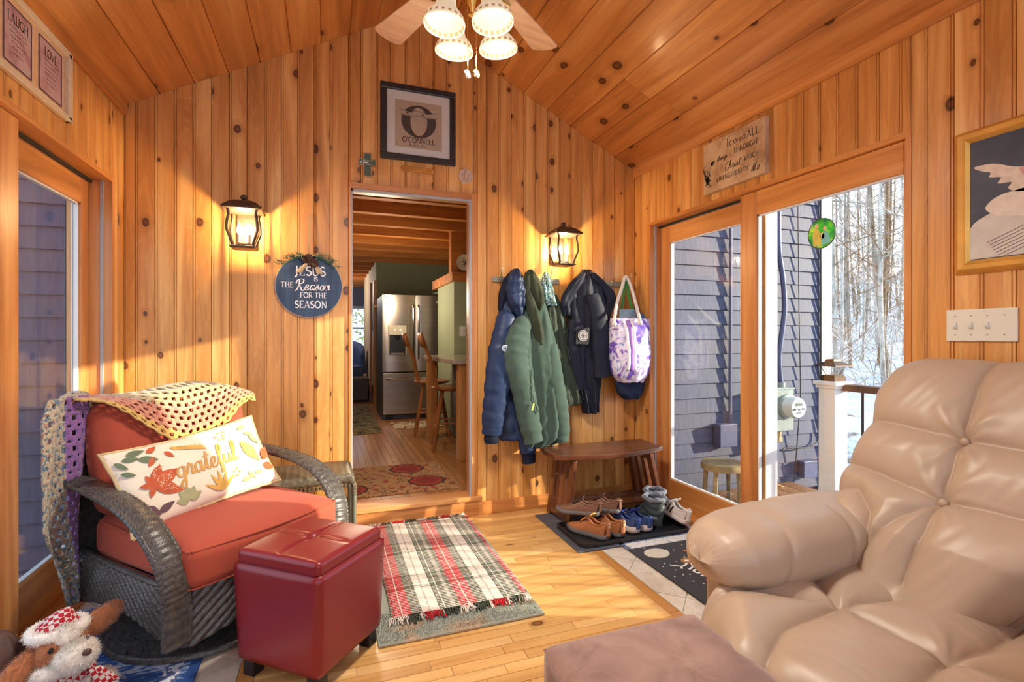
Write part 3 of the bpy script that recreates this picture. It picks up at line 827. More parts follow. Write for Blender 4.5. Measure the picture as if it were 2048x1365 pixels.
# evergreen scrub outside the far window
m = MB(); rg = random.Random(3)
for i in range(900):
    p = Vector((rg.uniform(-.6, 2.4), rg.uniform(14.6, 16.5), rg.uniform(-.4, 2.2))); d = Vector((rg.uniform(-1, 1), rg.uniform(-1, 1), rg.uniform(-.4, .6))) * .28
    m.tube([p, p + d * .5, p + d], [.02, .016, .004], 3, cap=False)
o = m.build('evergreen_shrub', plain('winter_green', srgb(150, 156, 90), .9, noise=.5, scale=5), sharp=0); tag(o, 'olive green scrub seen through the far room window', 'shrub', kind='stuff')
# refrigerator
def steel_mat():
    t = NT('brushed_steel'); v = t.coord('Object', scale=(2, 2, 260)); f = t.noise(v, 1, 3)
    v2 = t.coord('Object', scale=(2.2, 1, .3)); g = t.noise(v2, 1.3, 2)
    c = t.ramp(f, [(.3, srgb(150, 138, 128)), (.7, srgb(178, 166, 154))])
    return t.out(c, t.math('ADD', t.math('MULTIPLY', g, .12), .24), .9)
M_steel = steel_mat()
fr = thing('refrigerator', 'stainless french-door refrigerator with an ice dispenser in the kitchen beyond the doorway', 'refrigerator', (1.115, 6.87, KZ))
M_fside = plain('fridge_side_grey', srgb(82, 84, 92), .45, .3)
FWd = .43
MB().box(-FWd, FWd, .06, .78, .0, 1.655).build('cabinet_body', M_fside, fr, smooth=False, bevel=.006)
for sx, lab in ((-1, None), (1, None)):
    x0, x1 = (-FWd, -.003) if sx < 0 else (.003, FWd)
    m = MB(); m.grid(lambda u, v: (lerp(x0, x1, u), -.0 - .018 * sin(pi * u) ** .5 * 1.0, lerp(.64, 1.66, v)), 10, 1)
    m.grid(lambda u, v: (lerp(x0, x1, u), lerp(-.0 - .018 * sin(pi * u) ** .5, .055, v), 1.66), 10, 1)
    m.box(x0, x1, .0, .055, .64, 1.658)
    d_ = m.build('door', M_steel, fr, sharp=30)
    h = MB(); hx = sx * .035
    h.tube(cr([(hx, -.02, .80), (hx, -.06, .84), (hx, -.068, 1.1), (hx, -.06, 1.48), (hx, -.02, 1.52)], 5), .013, 8); h.build('handle', plain('polished_steel', srgb(190, 186, 180), .18, 1), d_)
    if sx < 0:
        MB().box(-.36, -.12, -.028, .0, .86, 1.255).build('dispenser_panel', plain('dispenser_grey', srgb(176, 168, 150), .4, .2), d_, smooth=False, bevel=.004)
        MB().box(-.345, -.135, -.034, -.005, .87, 1.13).build('dispenser_recess', plain('recess_black', srgb(30, 30, 34), .3), d_, smooth=False, bevel=.003)
        MB().box(-.325, -.155, -.042, -.005, .87, .89).build('drip_tray', M_steel, d_, smooth=False)
        m = MB(); m.lathe([(.035, 0), (.03, -.03), (.018, -.055)], 12, c=(-.24, -.03, 1.12)); m.build('nozzle', plain('recess_black', srgb(30, 30, 34), .3), d_)
        m = MB(); m.cbox((-.27, -.0285, 1.195), (.018, .002, .022)); m.cbox((-.20, -.0285, 1.195), (.03, .002, .022)); m.build('indicator', plain('white_ink', srgb(235, 235, 235), .5), d_, smooth=False)
    else:
        MB().cbox((.325, -.012, 1.575), (.085, .01, .03)).build('badge', plain('badge', srgb(214, 208, 198), .3, .4), d_, smooth=False)
dr = MB().box(-FWd, FWd, -.015, .055, .07, .625).build('freezer_drawer', M_steel, fr, smooth=False, bevel=.01)
m = MB(); m.tube(cr([(-.36, -.01, .545), (-.34, -.06, .545), (0, -.075, .55), (.34, -.06, .545), (.36, -.01, .545)], 5), .014, 8); m.build('handle', plain('polished_steel', srgb(190, 186, 180), .18, 1), dr)
for sx in (-.33, .33): MB().box(sx - .05, sx + .05, .03, .1, -.0, .07).build('foot', M_blackgap, fr, smooth=False)
# partition beside the fridge, shelf, boxed-in beam, plate
wp = struct('wall_partition')
MB().box(1.355, 4.1, 5.65, 6.55, KZ - .02, 1.87).build('painted_wall', plain('pale_green_wall', srgb(160, 170, 140), .7, noise=.05, scale=4), wp, smooth=False)
MB().box(1.32, 4.1, 5.60, 6.75, 1.87, 1.98).build('timber_ledge', M_kwood, wp, smooth=False, bevel=.004)
MB().box(1.33, 4.1, 5.68, 5.8, 1.98, KC).build('timber_header', M_kwood, wp, smooth=False)
pl = thing('decorative_plate', 'round cream plate with painted sprigs standing on the kitchen ledge', 'plate', (1.475, 5.655, 2.09), rot=(radians(90), 0, 0))
m = MB(); m.lathe([(0, .012), (.05, .010), (.075, .018), (.098, .022), (.1, .018), (.06, -.0), (0, -.0)], 28); m.build('dish', plain('cream_china', srgb(226, 214, 186), .25, noise=.03), pl)
m = MB(); m.lathe([(.097, .0225), (.1, .0235), (.101, .02)], 28, cap=False); m.build('rim_line', plain('plate_rim', srgb(70, 50, 36), .4), pl)
m = MB()
for k in range(9):
    a = k * 2.4; r_ = .012 + .0042 * k; m.ball((cos(a) * r_, sin(a) * r_ + .01, .0165), (.008, .005, .003), 6, 4)
m.build('painted_berries', plain('plate_print', srgb(96, 60, 44), .5, noise=.4, scale=90), pl, kind='stuff')
m = MB()
for a in (-.5, -.2, .1, .4): m.tube([(0, -.045, .017), (sin(a) * .04, .02, .017)], .0016, 4)
m.build('painted_stems', plain('plate_green', srgb(80, 96, 50), .5), pl, kind='stuff')
gl = MB(); rg = random.Random(8)
for i in range(150):
    p = Vector((1.545 + rg.gauss(0, .012), 5.60 + rg.uniform(-.02, .015), rg.uniform(1.42, 1.845))); a = rg.uniform(0, 6.28)
    gl.ball(p, (.02, .006, .009), 5, 3, M=Matrix.Rotation(a, 4, 'Y'))
o = gl.build('garland', plain('garland_leaf', srgb(74, 84, 42), .7, noise=.5, scale=25)); tag(o, 'narrow green leafy garland hanging on the kitchen partition', 'garland', kind='stuff')
sw = thing('kitchen_switch', 'single white light switch on the green kitchen partition', 'switch', (1.455, 5.645, 1.305))
MB().cbox((0, 0, 0), (.07, .008, .115)).build('cover_plate', M_white, sw, smooth=False, bevel=.003); MB().cbox((0, -.006, 0), (.012, .012, .026)).build('toggle', M_white, sw, smooth=False)
# island
M_gran = None
def granite():
    t = NT('granite'); v = t.coord('Object'); f = t.noise(v, 70, 5, .8); g = t.noise(v, 12, 3)
    return t.out(t.mix(t.ramp(f, [(.35, srgb(96, 82, 70)), (.5, srgb(196, 184, 164)), (.65, srgb(226, 218, 204))]), srgb(150, 132, 110), t.math('MULTIPLY', g, .5)), .15)
M_gran = granite()
il = thing('kitchen_island', 'kitchen island with oak corner posts and grey panels under the counter', 'island', (0, 0, KZ))
for (x, y) in ((1.09, 4.37), (1.02, 5.45)): MB().box(x, x + .10, y, y + .10, 0, .86).build('post', M_oakZ, il, smooth=False, bevel=.004)
MB().box(1.10, 2.1, 4.375, 4.41, .72, .86).build('apron', M_oakZ, il, smooth=False)
MB().box(1.19, 1.26, 4.38, 4.41, .12, .72).build('stile', M_oakZ, il, smooth=False)
MB().box(1.10, 2.1, 4.375, 4.41, .0, .12).build('plinth', M_oakZ, il, smooth=False)
MB().box(1.26, 2.1, 4.40, 4.44, .12, .72).build('end_panel', plain('island_grey', srgb(96, 96, 96), .6), il, smooth=False)
for k in range(8): MB().box(1.30, 1.34, 4.45, 5.52, .02 + k * .105, .02 + k * .105 + .1).build('shiplap_board', plain('island_grey', srgb(96, 96, 96), .6), il, smooth=False, bevel=.003)
MB().box(1.34, 2.1, 4.45, 5.52, 0, .86).build('carcass', plain('island_grey', srgb(96, 96, 96), .6), il, smooth=False)
ct = MB().prism([(1.03, 4.33), (2.15, 4.28), (2.15, 5.6), (1.0, 5.6), (1.0, 5.0)], KZ + .86, KZ + .90).build('countertop', M_gran, smooth=False, bevel=.005); tag(ct, 'speckled granite countertop over the kitchen island', 'countertop')
# bar stools
def stool(x, y, rz, lab):
    s = thing('bar_stool', lab, 'stool', (x, y, KZ), rz, 'slat-back bar stools at the island')
    m = MB()
    def sf(u, v):
        a = u * 2 * pi; r_ = v
        X = .20 * cos(a) * (abs(cos(a)) ** -.25 if abs(cos(a)) > .05 else 1) * r_; Y = .19 * sin(a) * r_
        return (max(-.2, min(.2, X)), Y, .60 + .012 * r_ * r_)
    m.lathe([(0, .575), (.17, .575), (.2, .59), (.205, .605), (.19, .612), (.1, .602), (0, .60)], 20); m.build('seat', M_stool, s)
    for sx, sy in ((-1, -1), (1, -1), (-1, 1), (1, 1)):
        m = MB(); m.tube([(sx * .19, sy * .19, 0), (sx * .16, sy * .16, .15), (sx * .09, sy * .09, .58)], [.014, .02, .016], 8); m.build('leg', M_stool, s)
    for (a, b) in (((-1, -1), (1, -1)), ((-1, 1), (1, 1)), ((-1, -1), (-1, 1)), ((1, -1), (1, 1))):
        z = .2 if a[1] == b[1] else .26; k = .158 if z == .2 else .15
        m = MB(); m.tube([(a[0] * k, a[1] * k, z), (b[0] * k, b[1] * k, z)], .009, 6); m.build('rung', M_stool, s)
    for q in (-.14, .14):
        m = MB(); m.tube([(q * .9, .15, .6), (q, .20, .85), (q * 1.05, .29, 1.10)], [.02, .02, .018], 6); m.build('back_post', M_stool, s)
    for q in (-.06, 0, .06):
        m = MB(); m.tube([(q * .9, .155, .6), (q, .20, .85), (q, .28, 1.03)], .009, 6); m.build('spindle', M_stool, s)
    m = MB(); m.grid(lambda u, v: (lerp(-.175, .175, u), .262 + .035 * sin(pi * u) + .035 * v, lerp(1.0, 1.14, v)), 8, 2)
    m.build('crest_rail', M_stool, s, solid=.02)
    return s
stool(1.17, 4.98, radians(80), 'nearer of the two slat-back bar stools at the kitchen island')
stool(1.12, 5.75, radians(80), 'farther of the two slat-back bar stools at the kitchen island')
# kitchen rugs
def pattern_rug(name, pal, scale, seed):
    t = NT(name); v = t.coord('Object', loc=(seed, seed, 0))
    w = t.noise(v, scale, 4, .6, .8)
    c = t.ramp(w, pal, 'CONSTANT'); return t.out(c, .95)
def suzani():
    t = NT('suzani_rug'); v = t.coord('Object')
    vo = t.n('ShaderNodeTexVoronoi'); vo.inputs['Scale'].default_value = 1.9; vo.inputs['Randomness'].default_value = .35; t.l(v, vo.inputs['Vector'])
    ang = t.noise(v, 16, 2)
    d = t.math('ADD', vo.outputs['Distance'], t.math('MULTIPLY', t.math('SUBTRACT', ang, .5), .08))
    med = t.ramp(d, [(0, srgb(120, 104, 60)), (.12, srgb(140, 120, 70)), (.15, srgb(130, 34, 24)), (.28, srgb(156, 50, 34)), (.32, srgb(60, 30, 24)), (.345, srgb(190, 150, 100))], 'CONSTANT')
    sel = t.ramp(d, [(.344, (0, 0, 0)), (.346, (1, 1, 1))], 'CONSTANT')
    vine = t.noise(v, 9, 2, .4, 2.5); vl = t.math('ABSOLUTE', t.math('SUBTRACT', vine, .5))
    base = t.ramp(vl, [(0, srgb(64, 44, 34)), (.022, srgb(172, 126, 80))], 'CONSTANT')
    v3 = t.n('ShaderNodeTexVoronoi'); v3.inputs['Scale'].default_value = 9; t.l(v, v3.inputs['Vector'])
    base = t.mix(base, srgb(150, 52, 34), t.ramp(v3.outputs['Distance'], [(0, (1, 1, 1)), (.22, (0, 0, 0))], 'CONSTANT'))
    return t.out(t.mix(med, base, sel), .95)
o = MB().box(-.25, .90, 3.60, 4.42, KZ, KZ + .008).build('hall_rug', suzani(), smooth=False, bevel=.003); tag(o, 'tan rug with red medallions and dark vines just past the doorway', 'rug')
o = MB().box(-.6, .60, 5.95, 8.4, KZ, KZ + .008).build('kitchen_rug', pattern_rug('dark_rug', [(0, srgb(40, 34, 26)), (.42, srgb(92, 84, 56)), (.52, srgb(130, 110, 70)), (.6, srgb(60, 46, 32))], 7, 3), smooth=False); tag(o, 'dark patterned rug on the kitchen floor left of the refrigerator', 'rug')
o = MB().box(.75, 1.45, 6.15, 6.62, KZ, KZ + .008).build('kitchen_mat', pattern_rug('pale_mat', [(0, srgb(120, 60, 50)), (.45, srgb(196, 180, 150)), (.6, srgb(140, 110, 90))], 8, 9), smooth=False); tag(o, 'small pale mat with dark red marks in front of the refrigerator', 'rug')
# chair and hassock in the far room, pictures
fc = thing('far_armchair', 'blue upholstered armchair by the far room window', 'chair', (.25, 10.2, KZ))
M_bluef = plain('blue_upholstery', srgb(70, 92, 140), .9)
m = MB(); m.lathe([(0, .35), (.38, .35), (.42, .45), (.40, .55), (0, .56)], 16); m.build('seat', M_bluef, fc)
m = MB(); m.grid(lambda u, v: (cos(pi * (u * 1.2 - .1)) * (.42 - .03 * v), .1 + sin(pi * (u * 1.2 - .1)) * (.36 - .02 * v), lerp(.4, 1.05 - .25 * (2 * u - 1) ** 2, v)), 14, 5); m.build('backrest', M_bluef, fc, solid=.1)
m = MB(); m.lathe([(.3, 0), (.33, .35)], 12); m.build('base', M_bluef, fc)
o = MB().box(.1, .68, 9.0, 9.5, KZ, KZ + .40).build('leather_hassock', plain('dark_brown_leather', srgb(46, 26, 20), .4), smooth=False, bevel=.03); tag(o, 'dark brown leather hassock in front of the blue far-room armchair', 'ottoman')
for (y, z, w, h, lab) in ((8.85, 1.55, .36, .5, 'dark framed picture on the hall wall left of the refrigerator'),):
    p = thing('hall_picture', lab, 'picture', (.735, y, z)); MB().cbox((0, 0, 0), (.02, w, h)).build('frame', M_darkwoodZ, p, smooth=False); MB().cbox((-.011, 0, 0), (.002, w - .07, h - .07)).build('print', plain('dark_print', srgb(70, 60, 56), .5), p, smooth=False)
# fill lamps added in mid-air to brighten the kitchen and far room
lamp('kitchen_fill', (.4, 5.0, 1.6), 16, (1, .80, .55), .15)
lamp('kitchen_fill', (.7, 6.3, 1.7), 24, (1, .80, .55), .15)
lamp('far_room_fill', (-.2, 10.5, 2.2), 40, (1, .92, .85), .15)
# ---------------------------------------------------------------- ceiling fan
M_brass = plain('polished_brass', srgb(214, 170, 96), .18, 1.0, noise=.05)
M_blade = wood('pickled_oak_blade', 0, srgb(226, 186, 152), srgb(180, 136, 104), srgb(238, 206, 176), knots=False, rough=.45, var=0)
def shade_mat():
    m = bpy.data.materials.new('frosted_glass_shade'); m.use_nodes = True; t = m.node_tree; b = t.nodes['Principled BSDF']
    b.inputs['Base Color'].default_value = (.66, .58, .45, 1); b.inputs['Roughness'].default_value = .5
    b.inputs['Emission Color'].default_value = (1.0, .84, .55, 1); b.inputs['Emission Strength'].default_value = .34
    return m
M_shade = shade_mat()
M_clearband = emit('etched_band', (.55, .38, .22), .1)
M_bulb = emit('lit_bulb', (1.0, .88, .68), 2.6)
TZ = -.59
FC = Vector((.54, 1.94, 0))
fan = thing('ceiling_fan', 'brass ceiling fan with pale oak blades, frosted bell lights and pull chains', 'fan', (FC.x, FC.y, 3.352))
m = MB(); m.lathe([(.075, 0), (.075, -.03), (.05, -.06), (.015, -.065)], 24); m.build('canopy', M_brass, fan)
m = MB(); m.tube([(0, 0, -.05), (0, 0, TZ + .12)], .013, 10); m.build('downrod', M_brass, fan)
m = MB(); m.lathe([(.02, TZ + .13), (.09, TZ + .12), (.15, TZ + .08), (.165, TZ + .02), (.15, TZ - .04), (.08, TZ - .075), (.03, TZ - .08)], 30); m.build('motor_housing', M_brass, fan)
BA = [radians(a) for a in (41, 113, 185, 257, 329)]
for a in BA:
    R_ = Matrix.Rotation(a, 4, 'Z')
    out = []
    for k in range(13):
        t = k / 12; out.append((.22 + .44 * t, -(.048 + .025 * t)))
    for k in range(1, 8):
        b = -pi / 2 + pi * k / 8; out.append((.66 + .03 * cos(b), .073 * sin(b)))
    for k in range(13):
        t = 1 - k / 12; out.append((.22 + .44 * t, (.048 + .025 * t)))
    m = MB(); m.prism(out, -.004, .004, M=Matrix.Translation((0, 0, TZ - .045)) @ R_ @ Matrix.Rotation(radians(10), 4, 'X'))
    bl = m.build('blade', M_blade, fan, smooth=False, bevel=.002)
    m = MB(); m.tube([R_ @ Vector((.13, 0, TZ - .05)), R_ @ Vector((.2, 0, TZ - .06)), R_ @ Vector((.28, 0, TZ - .052))], [.018, .014, .02], 8, flat=.4); m.build('blade_arm', M_brass, fan)
# light kit
m = MB(); m.lathe([(.03, TZ - .07), (.062, TZ - .09), (.075, TZ - .12), (.06, TZ - .155), (.05, TZ - .17), (.032, TZ - .205), (.014, TZ - .235), (.010, TZ - .245), (.016, TZ - .252), (0, TZ - .262)], 24); m.build('light_hub', M_brass, fan)
for k in range(4):
    a = radians(20 + 90 * k); R_ = Matrix.Rotation(a, 4, 'Z')
    m = MB(); m.tube([R_ @ Vector(p) for p in cr([(.05, 0, TZ - .13), (.085, 0, TZ - .10), (.115, 0, TZ - .15), (.118, 0, TZ - .235)], 5)], .008, 8); ar = m.build('light_arm', M_brass, fan)
    T = Matrix.Translation(R_ @ Vector((.120, 0, TZ - .235))) @ R_ @ Matrix.Rotation(radians(-6), 4, 'Y')
    prof = [(.03, .01), (.036, -.005), (.04, -.03), (.046, -.05), (.062, -.068), (.076, -.088), (.082, -.108), (.081, -.116)]
    m = MB(); m.lathe([(r_ * .95, z * .95) for r_, z in prof], 32, M=T, cap=False); sh = m.build('lamp_shade', M_shade, fan, label='lit frosted bell shade', solid=.003)
    m = MB()
    for q in range(20):
        b = 2 * pi * q / 20; m.cbox((0, 0, 0), (.008, .011, .011), M=T @ Matrix.Rotation(b, 4, 'Z') @ Matrix.Translation((.0745, 0, -.097)) @ Matrix.Rotation(radians(-18), 4, 'Y'))
    m.build('etched_square', M_clearband, sh, smooth=False, kind='stuff')
    m = MB(); m.ball((0, 0, 0), .024, 12, 8, M=Matrix()); o = m.build('bulb', M_bulb, sh); o.location = T @ Vector((0, 0, -.045))
    w = Matrix.Translation(fan.location) @ T
    spot('fan_and_fill_light', w @ Vector((0, 0, -.125)), 33, (1, .90, .76), 172, .02)
    lamp('fan_and_fill_light', w @ Vector((0, 0, -.30)), 1.6, (1, .90, .72), .02)  # added fill in open air below the shade, brightens the ceiling
for dx, dy, L, lab in ((-.025, -.02, .285, 'silver'), (.016, .0, .265, 'gold')):
    m = MB(); z = TZ - .20
    n = int(L / .006)
    for k in range(n): m.ball((dx, dy, z - k * .006), .0022, 5, 3)
    m.build('pull_chain', M_brass, fan, kind='stuff')
    m = MB(); m.lathe([(0, -.003), (.016, -.003), (.0175, 0), (.016, .003), (0, .003)], 20, c=(dx, dy, z - L - .014), M=Matrix.Rotation(radians(78), 4, 'X') @ Matrix.Rotation(radians(30), 4, 'Y')); m.build('pull_medallion', M_brass if lab == 'gold' else plain('steel_medal', srgb(150, 140, 130), .25, 1), fan)

# ---------------------------------------------------------------- wall lanterns
M_iron = plain('weathered_bronze', srgb(84, 70, 60), .45, .5, noise=.2, scale=40)
M_lglass = glass_mat('lantern_glass', (.98, .97, .94), 1.6)
def lantern(px, lab, flip=1):
    base = atY(px, 460, YB - .125)
    o = thing('wall_lantern', lab, 'lamp', (base.x, YB - .125, 1.878)); o.scale = (.94, .94, .815)
    Q = Matrix.Rotation(pi / 4, 4, 'Z')
    hw = lambda z: interp([(-.145, .055), (-.10, .066), (-.04, .083), (.02, .08), (.07, .072), (.10, .078)], z)
    # roof, finial, base tray (square lathes)
    s2 = sqrt(2)
    m = MB(); m.lathe([(.085 * s2, .098), (.105 * s2, .102), (.112 * s2, .112), (.10 * s2, .122), (.075 * s2, .15), (.045 * s2, .170), (.03 * s2, .175), (0, .176)], 4, M=Q); m.build('roof', M_iron, o, sharp=30)
    m = MB(); m.lathe([(.012, .172), (.01, .182), (.02, .192), (.022, .204), (.014, .216), (0, .22)], 16); m.build('finial', M_iron, o)
    m = MB(); m.lathe([(.055 * s2, -.165), (.07 * s2, -.160), (.07 * s2, -.150), (.052 * s2, -.145)], 4, M=Q, cap=True); m.build('base_tray', M_iron, o, smooth=False)
    for sx, sy in ((-1, -1), (1, -1), (-1, 1), (1, 1)):
        pts = [(sx * hw(z), sy * hw(z), z) for z in [-.15 + .25 * k / 12 for k in range(13)]]
        m = MB(); m.tube(pts, .0075, 4); m.build('corner_bar', M_iron, o)
    for R4 in range(4):
        R_ = Matrix.Rotation(R4 * pi / 2, 4, 'Z')
        m = MB(); m.grid(lambda u, v: R_ @ Vector((lerp(-1, 1, u) * (hw(lerp(-.148, .098, v)) - .004), -(hw(lerp(-.148, .098, v)) - .002), lerp(-.148, .098, v))), 1, 12)
        m.build('glass_panel', M_lglass, o, sharp=0)
    m = MB(); m.lathe([(.04, -.145), (.045, -.135), (.04, -.125), (0, -.125)], 20); m.build('socket_cup', M_iron, o)
    for dx in (-.026, .026):
        m = MB(); m.tube([(dx, 0, -.13), (dx, 0, -.06)], .0115, 12); m.build('candle_sleeve', plain('candle_white', srgb(240, 232, 214), .4), o)
        m = MB(); m.lathe([(.008, -.06), (.0155, -.04), (.016, -.025), (.009, .0), (.003, .02), (0, .024)], 12, c=(dx, 0, 0)); m.build('bulb', M_bulb, o)
    m = MB(); m.box(-.055, .055, .105, .124, -.12, .13); m.box(-.02, .02, .06, .11, .10, .13); m.build('wall_bracket', M_iron, o, smooth=False, bevel=.004)
    lamp('lantern_light', (base.x, YB - .125, 1.87), 20, (1.0, .66, .32), .02)
lantern(488, 'bronze four-sided wall lantern, lit, left of the doorway above the wicker chair')
lantern(1127, 'bronze four-sided wall lantern, lit, above the hanging coats')
# ---------------------------------------------------------------- wicker swivel chair
def wicker_mat(name, c0, c1, sc=1.0):
    t = NT(name); v = t.coord('Object')
    br = t.n('ShaderNodeTexBrick'); br.inputs['Scale'].default_value = 60 * sc; br.inputs['Mortar Size'].default_value = .03
    br.inputs['Mortar Smooth'].default_value = .6; br.inputs['Brick Width'].default_value = 1.3; br.inputs['Row Height'].default_value = .42
    mp = t.n('ShaderNodeMapping'); mp.inputs['Rotation'].default_value = (radians(90), 0, radians(45)); t.l(v, mp.inputs[0]); t.l(mp.outputs[0], br.inputs['Vector'])
    f = t.noise(v, 60, 3)
    col = t.ramp(f, [(.3, c0), (.7, c1)])
    col = t.mix(tuple(q * .25 for q in c0), col, t.ramp(br.outputs['Fac'], [(0, (1, 1, 1)), (.9, (.25, .25, .25))]))
    h = t.math('SUBTRACT', 1.0, br.outputs['Fac']); t.bump(h, .8, .004)
    return t.out(col, .36)
M_wick = wicker_mat('dark_wicker', srgb(62, 60, 60), srgb(98, 94, 88))
M_wick2 = wicker_mat('taupe_wicker', srgb(80, 72, 60), srgb(122, 112, 92), 1.2)
def fabric(name, c, weave=400, var=.12, sheen=.3, rough=.9):
    t = NT(name); v = t.coord('Object'); w = t.noise(v, weave, 2); f = t.noise(v, 5, 3)
    a = t.ramp(w, [(.3, tuple(q * (1 - var) for q in c)), (.7, tuple(min(1, q * (1 + var)) for q in c))])
    a = t.mix(a, tuple(q * .8 for q in c), t.math('MULTIPLY', f, .35)); t.bump(w, .15, .001)
    return t.out(a, rough, sheen=sheen, spec=.2)
M_rust = fabric('rust_fabric', srgb(176, 82, 62), sheen=.08)
CH = (-.48, 2.66, 0); CR = radians(41)
ch = thing('wicker_armchair', 'dark wicker swivel armchair with rust cushions by the left sliding door', 'chair', CH, CR)
# base disc with concentric coils
prof = []
for k in range(34):
    r_ = .345 * k / 33; prof.append((r_, .052 - .022 * (r_ / .345) ** 2 + .0035 * abs(sin(k * pi / 2))))
prof += [(.352, .026), (.354, .014), (.345, .008), (0, .008)]
def weave_disc():
    m = MB(); n = 96
    vs = []
    for (i, (r_, z)) in enumerate(prof):
        for k in range(n):
            a = 2 * pi * k / n; dz = .0022 * (1 if ((k // 2 + i // 2) % 2 == 0) else -1) if .02 < r_ < .345 else 0
            vs.append((r_ * cos(a), r_ * sin(a), z + dz))
    fs = []
    for i in range(len(prof) - 1):
        for k in range(n): fs.append((i * n + k, i * n + (k + 1) % n, (i + 1) * n + (k + 1) % n, (i + 1) * n + k))
    return m.add(vs, fs)
o = weave_disc().build('swivel_base', M_wick, ch, sharp=50); o.location = (-.06, -.03, 0); o.scale = (1.06, 1.06, 1)
m = MB(); m.lathe([(.12, .045), (.10, .09), (.10, .24)], 20); m.build('swivel_post', M_wick, ch)
# apron around three sides: diagonal ribs
def apron_path(s):
    P = [(-.365, .40), (-.372, .1), (-.372, -.25), (-.352, -.355), (-.2, -.395), (0, -.405), (.2, -.395), (.352, -.355), (.372, -.25), (.372, .1), (.365, .40)]
    L = [0]
    for a, b in zip(P, P[1:]): L.append(L[-1] + (Vector(b) - Vector(a)).length)
    d = s * L[-1]
    for i in range(len(P) - 1):
        if d <= L[i + 1] + 1e-9:
            t = (d - L[i]) / (L[i + 1] - L[i]); a, b = Vector(P[i]), Vector(P[i + 1]); tg = (b - a).normalized()
            return a.lerp(b, t), Vector((tg.y, -tg.x)), d, L[-1]
NS = 300
def apron(u, v):
    p, nrm, d, L = apron_path(min(u, .99999)); side = abs(p.x) > .36
    s_ = d / L
    arch = .045 * max(0, sin(pi * min(1, (s_ / .36))) if s_ < .36 else (sin(pi * (1 - s_) / .36) if s_ > .64 else sin(pi * (s_ - .36) / .28) * .8))
    z = lerp(.092 + arch * 1.5, .315, v)
    dirn = 1 if s_ < .36 or .5 < s_ < .64 else -1
    ph = (d * 1.0 + dirn * z * 1.15) / .042
    rib = abs(sin(ph * pi)) ** .7
    fine = .0012 * sin((z - dirn * d * .3) / .0055 * pi)
    off = .014 * rib + fine * rib
    return (p.x - nrm.x * -off, p.y - nrm.y * -off, z)
m = MB(); m.grid(apron, NS, 34); m.build('apron', M_wick, ch, sharp=0, solid=.006)
m = MB(); m.box(-.35, .35, -.37, .38, .26, .30); m.build('seat_deck', M_wick, ch, smooth=False)
m = MB(); P = [apron_path(min(s / 80, .9999))[0] for s in range(81)]
m.tube([(p.x, p.y, .318) for p in P], [.013 if k % 2 else .0155 for k in range(81)], 8); m.build('rim_wrap', M_wick, ch, sharp=0)
# arms
for sx in (-1, 1):
    A = cr([(.385, .44, .58), (.395, .36, .625), (.402, .2, .625), (.405, .0, .61), (.405, -.15, .585), (.40, -.27, .53), (.39, -.35, .45), (.378, -.385, .36), (.37, -.385, .27), (.365, -.375, .12)], 16)
    A = [Vector((sx * p.x, p.y, p.z)) for p in A]; n = len(A)
    m = MB()
    rad = [(.0165 + (.0022 if (k // 2) % 2 else 0)) * (1.0 if k > 6 else .8 + .03 * k) for k in range(n)]
    m.tube(A, rad, 14, flat=2.7, up=(1, 0, 0)); m.build('arm', M_wick, ch, sharp=0)
    m = MB()
    for e in (-1, 1): m.tube([p + Vector((e * .042, 0, 0)) for p in A], [.0125 if k % 3 else .0095 for k in range(n)], 8)
    m.build('arm_edge_wrap', M_wick, ch, sharp=0)
    m = MB(); m.tube([(sx * .375, .40, .30), (sx * .385, .41, .6)], [.02] * 2, 8); m.build('arm_post', M_wick, ch)
def backf(u, v):
    x = lerp(-.375, .375, u); z = lerp(.1, .90 - .05 * (2 * u - 1) ** 4, v)
    y = .40 + .16 * v - .07 * (2 * u - 1) ** 2 * v
    ph = (x * 1.0 + (1 if x < 0 else -1) * z) / .036
    return (x, y + .008 * abs(sin(ph * pi)), z)
m = MB(); m.grid(backf, 120, 60); m.build('back_panel', M_wick, ch, sharp=0, solid=.012)
m = MB(); P = [Vector(backf(k / 60, 1)) for k in range(61)]
m.tube([Vector(backf(0, .25)), Vector(backf(0, .6))] + P + [Vector(backf(1, .6)), Vector(backf(1, .25))], .019, 8); m.build('back_rim', M_wick, ch, sharp=0)
# cushions: fixed set of the chair, each removable -> own part
def seatf(o, p):
    o.z += .010 * nz(o.x * 4, o.y * 4, 1); o.y -= .02 * max(0, -p[1]) * (1 - p[0] ** 2); return o
m = soft_box((.70, .72, .165), .045, 22, (.006, .008, .02), seatf); o = m.build('seat_cushion', M_rust, ch, weld=.0005, sharp=0); o.location = (0, -.055, .385)
m = MB(); sg = [(-.345, -.41), (.345, -.41)]
for z in (.315, .452): m.tube(cr([(-.335, .28, z), (-.348, 0, z), (-.340, -.36, z), (-.328, -.396, z), (-.29, -.412, z), (0, -.436, z), (.29, -.412, z), (.328, -.396, z), (.340, -.36, z), (.348, 0, z), (.335, .28, z)], 6), .0035, 6)
m.build('seat_piping', M_rust, ch)
def bkf(o, p):
    o.z += .02 * (1 - p[0] ** 2) * max(0, p[2]); o.y += .012 * nz(o.x * 5, o.z * 5, 4) + .004 * sin(o.z * 60 + 3 * nz(o.x * 9, o.z * 6)) * max(0, abs(p[0]) - .55); return o
m = soft_box((.68, .17, .50), .07, 22, (.012, .03, .01), bkf); o = m.build('back_cushion', M_rust, ch, weld=.0005, sharp=0); o.location = (0, .335, .70); o.rotation_euler = (radians(-16), 0, 0)

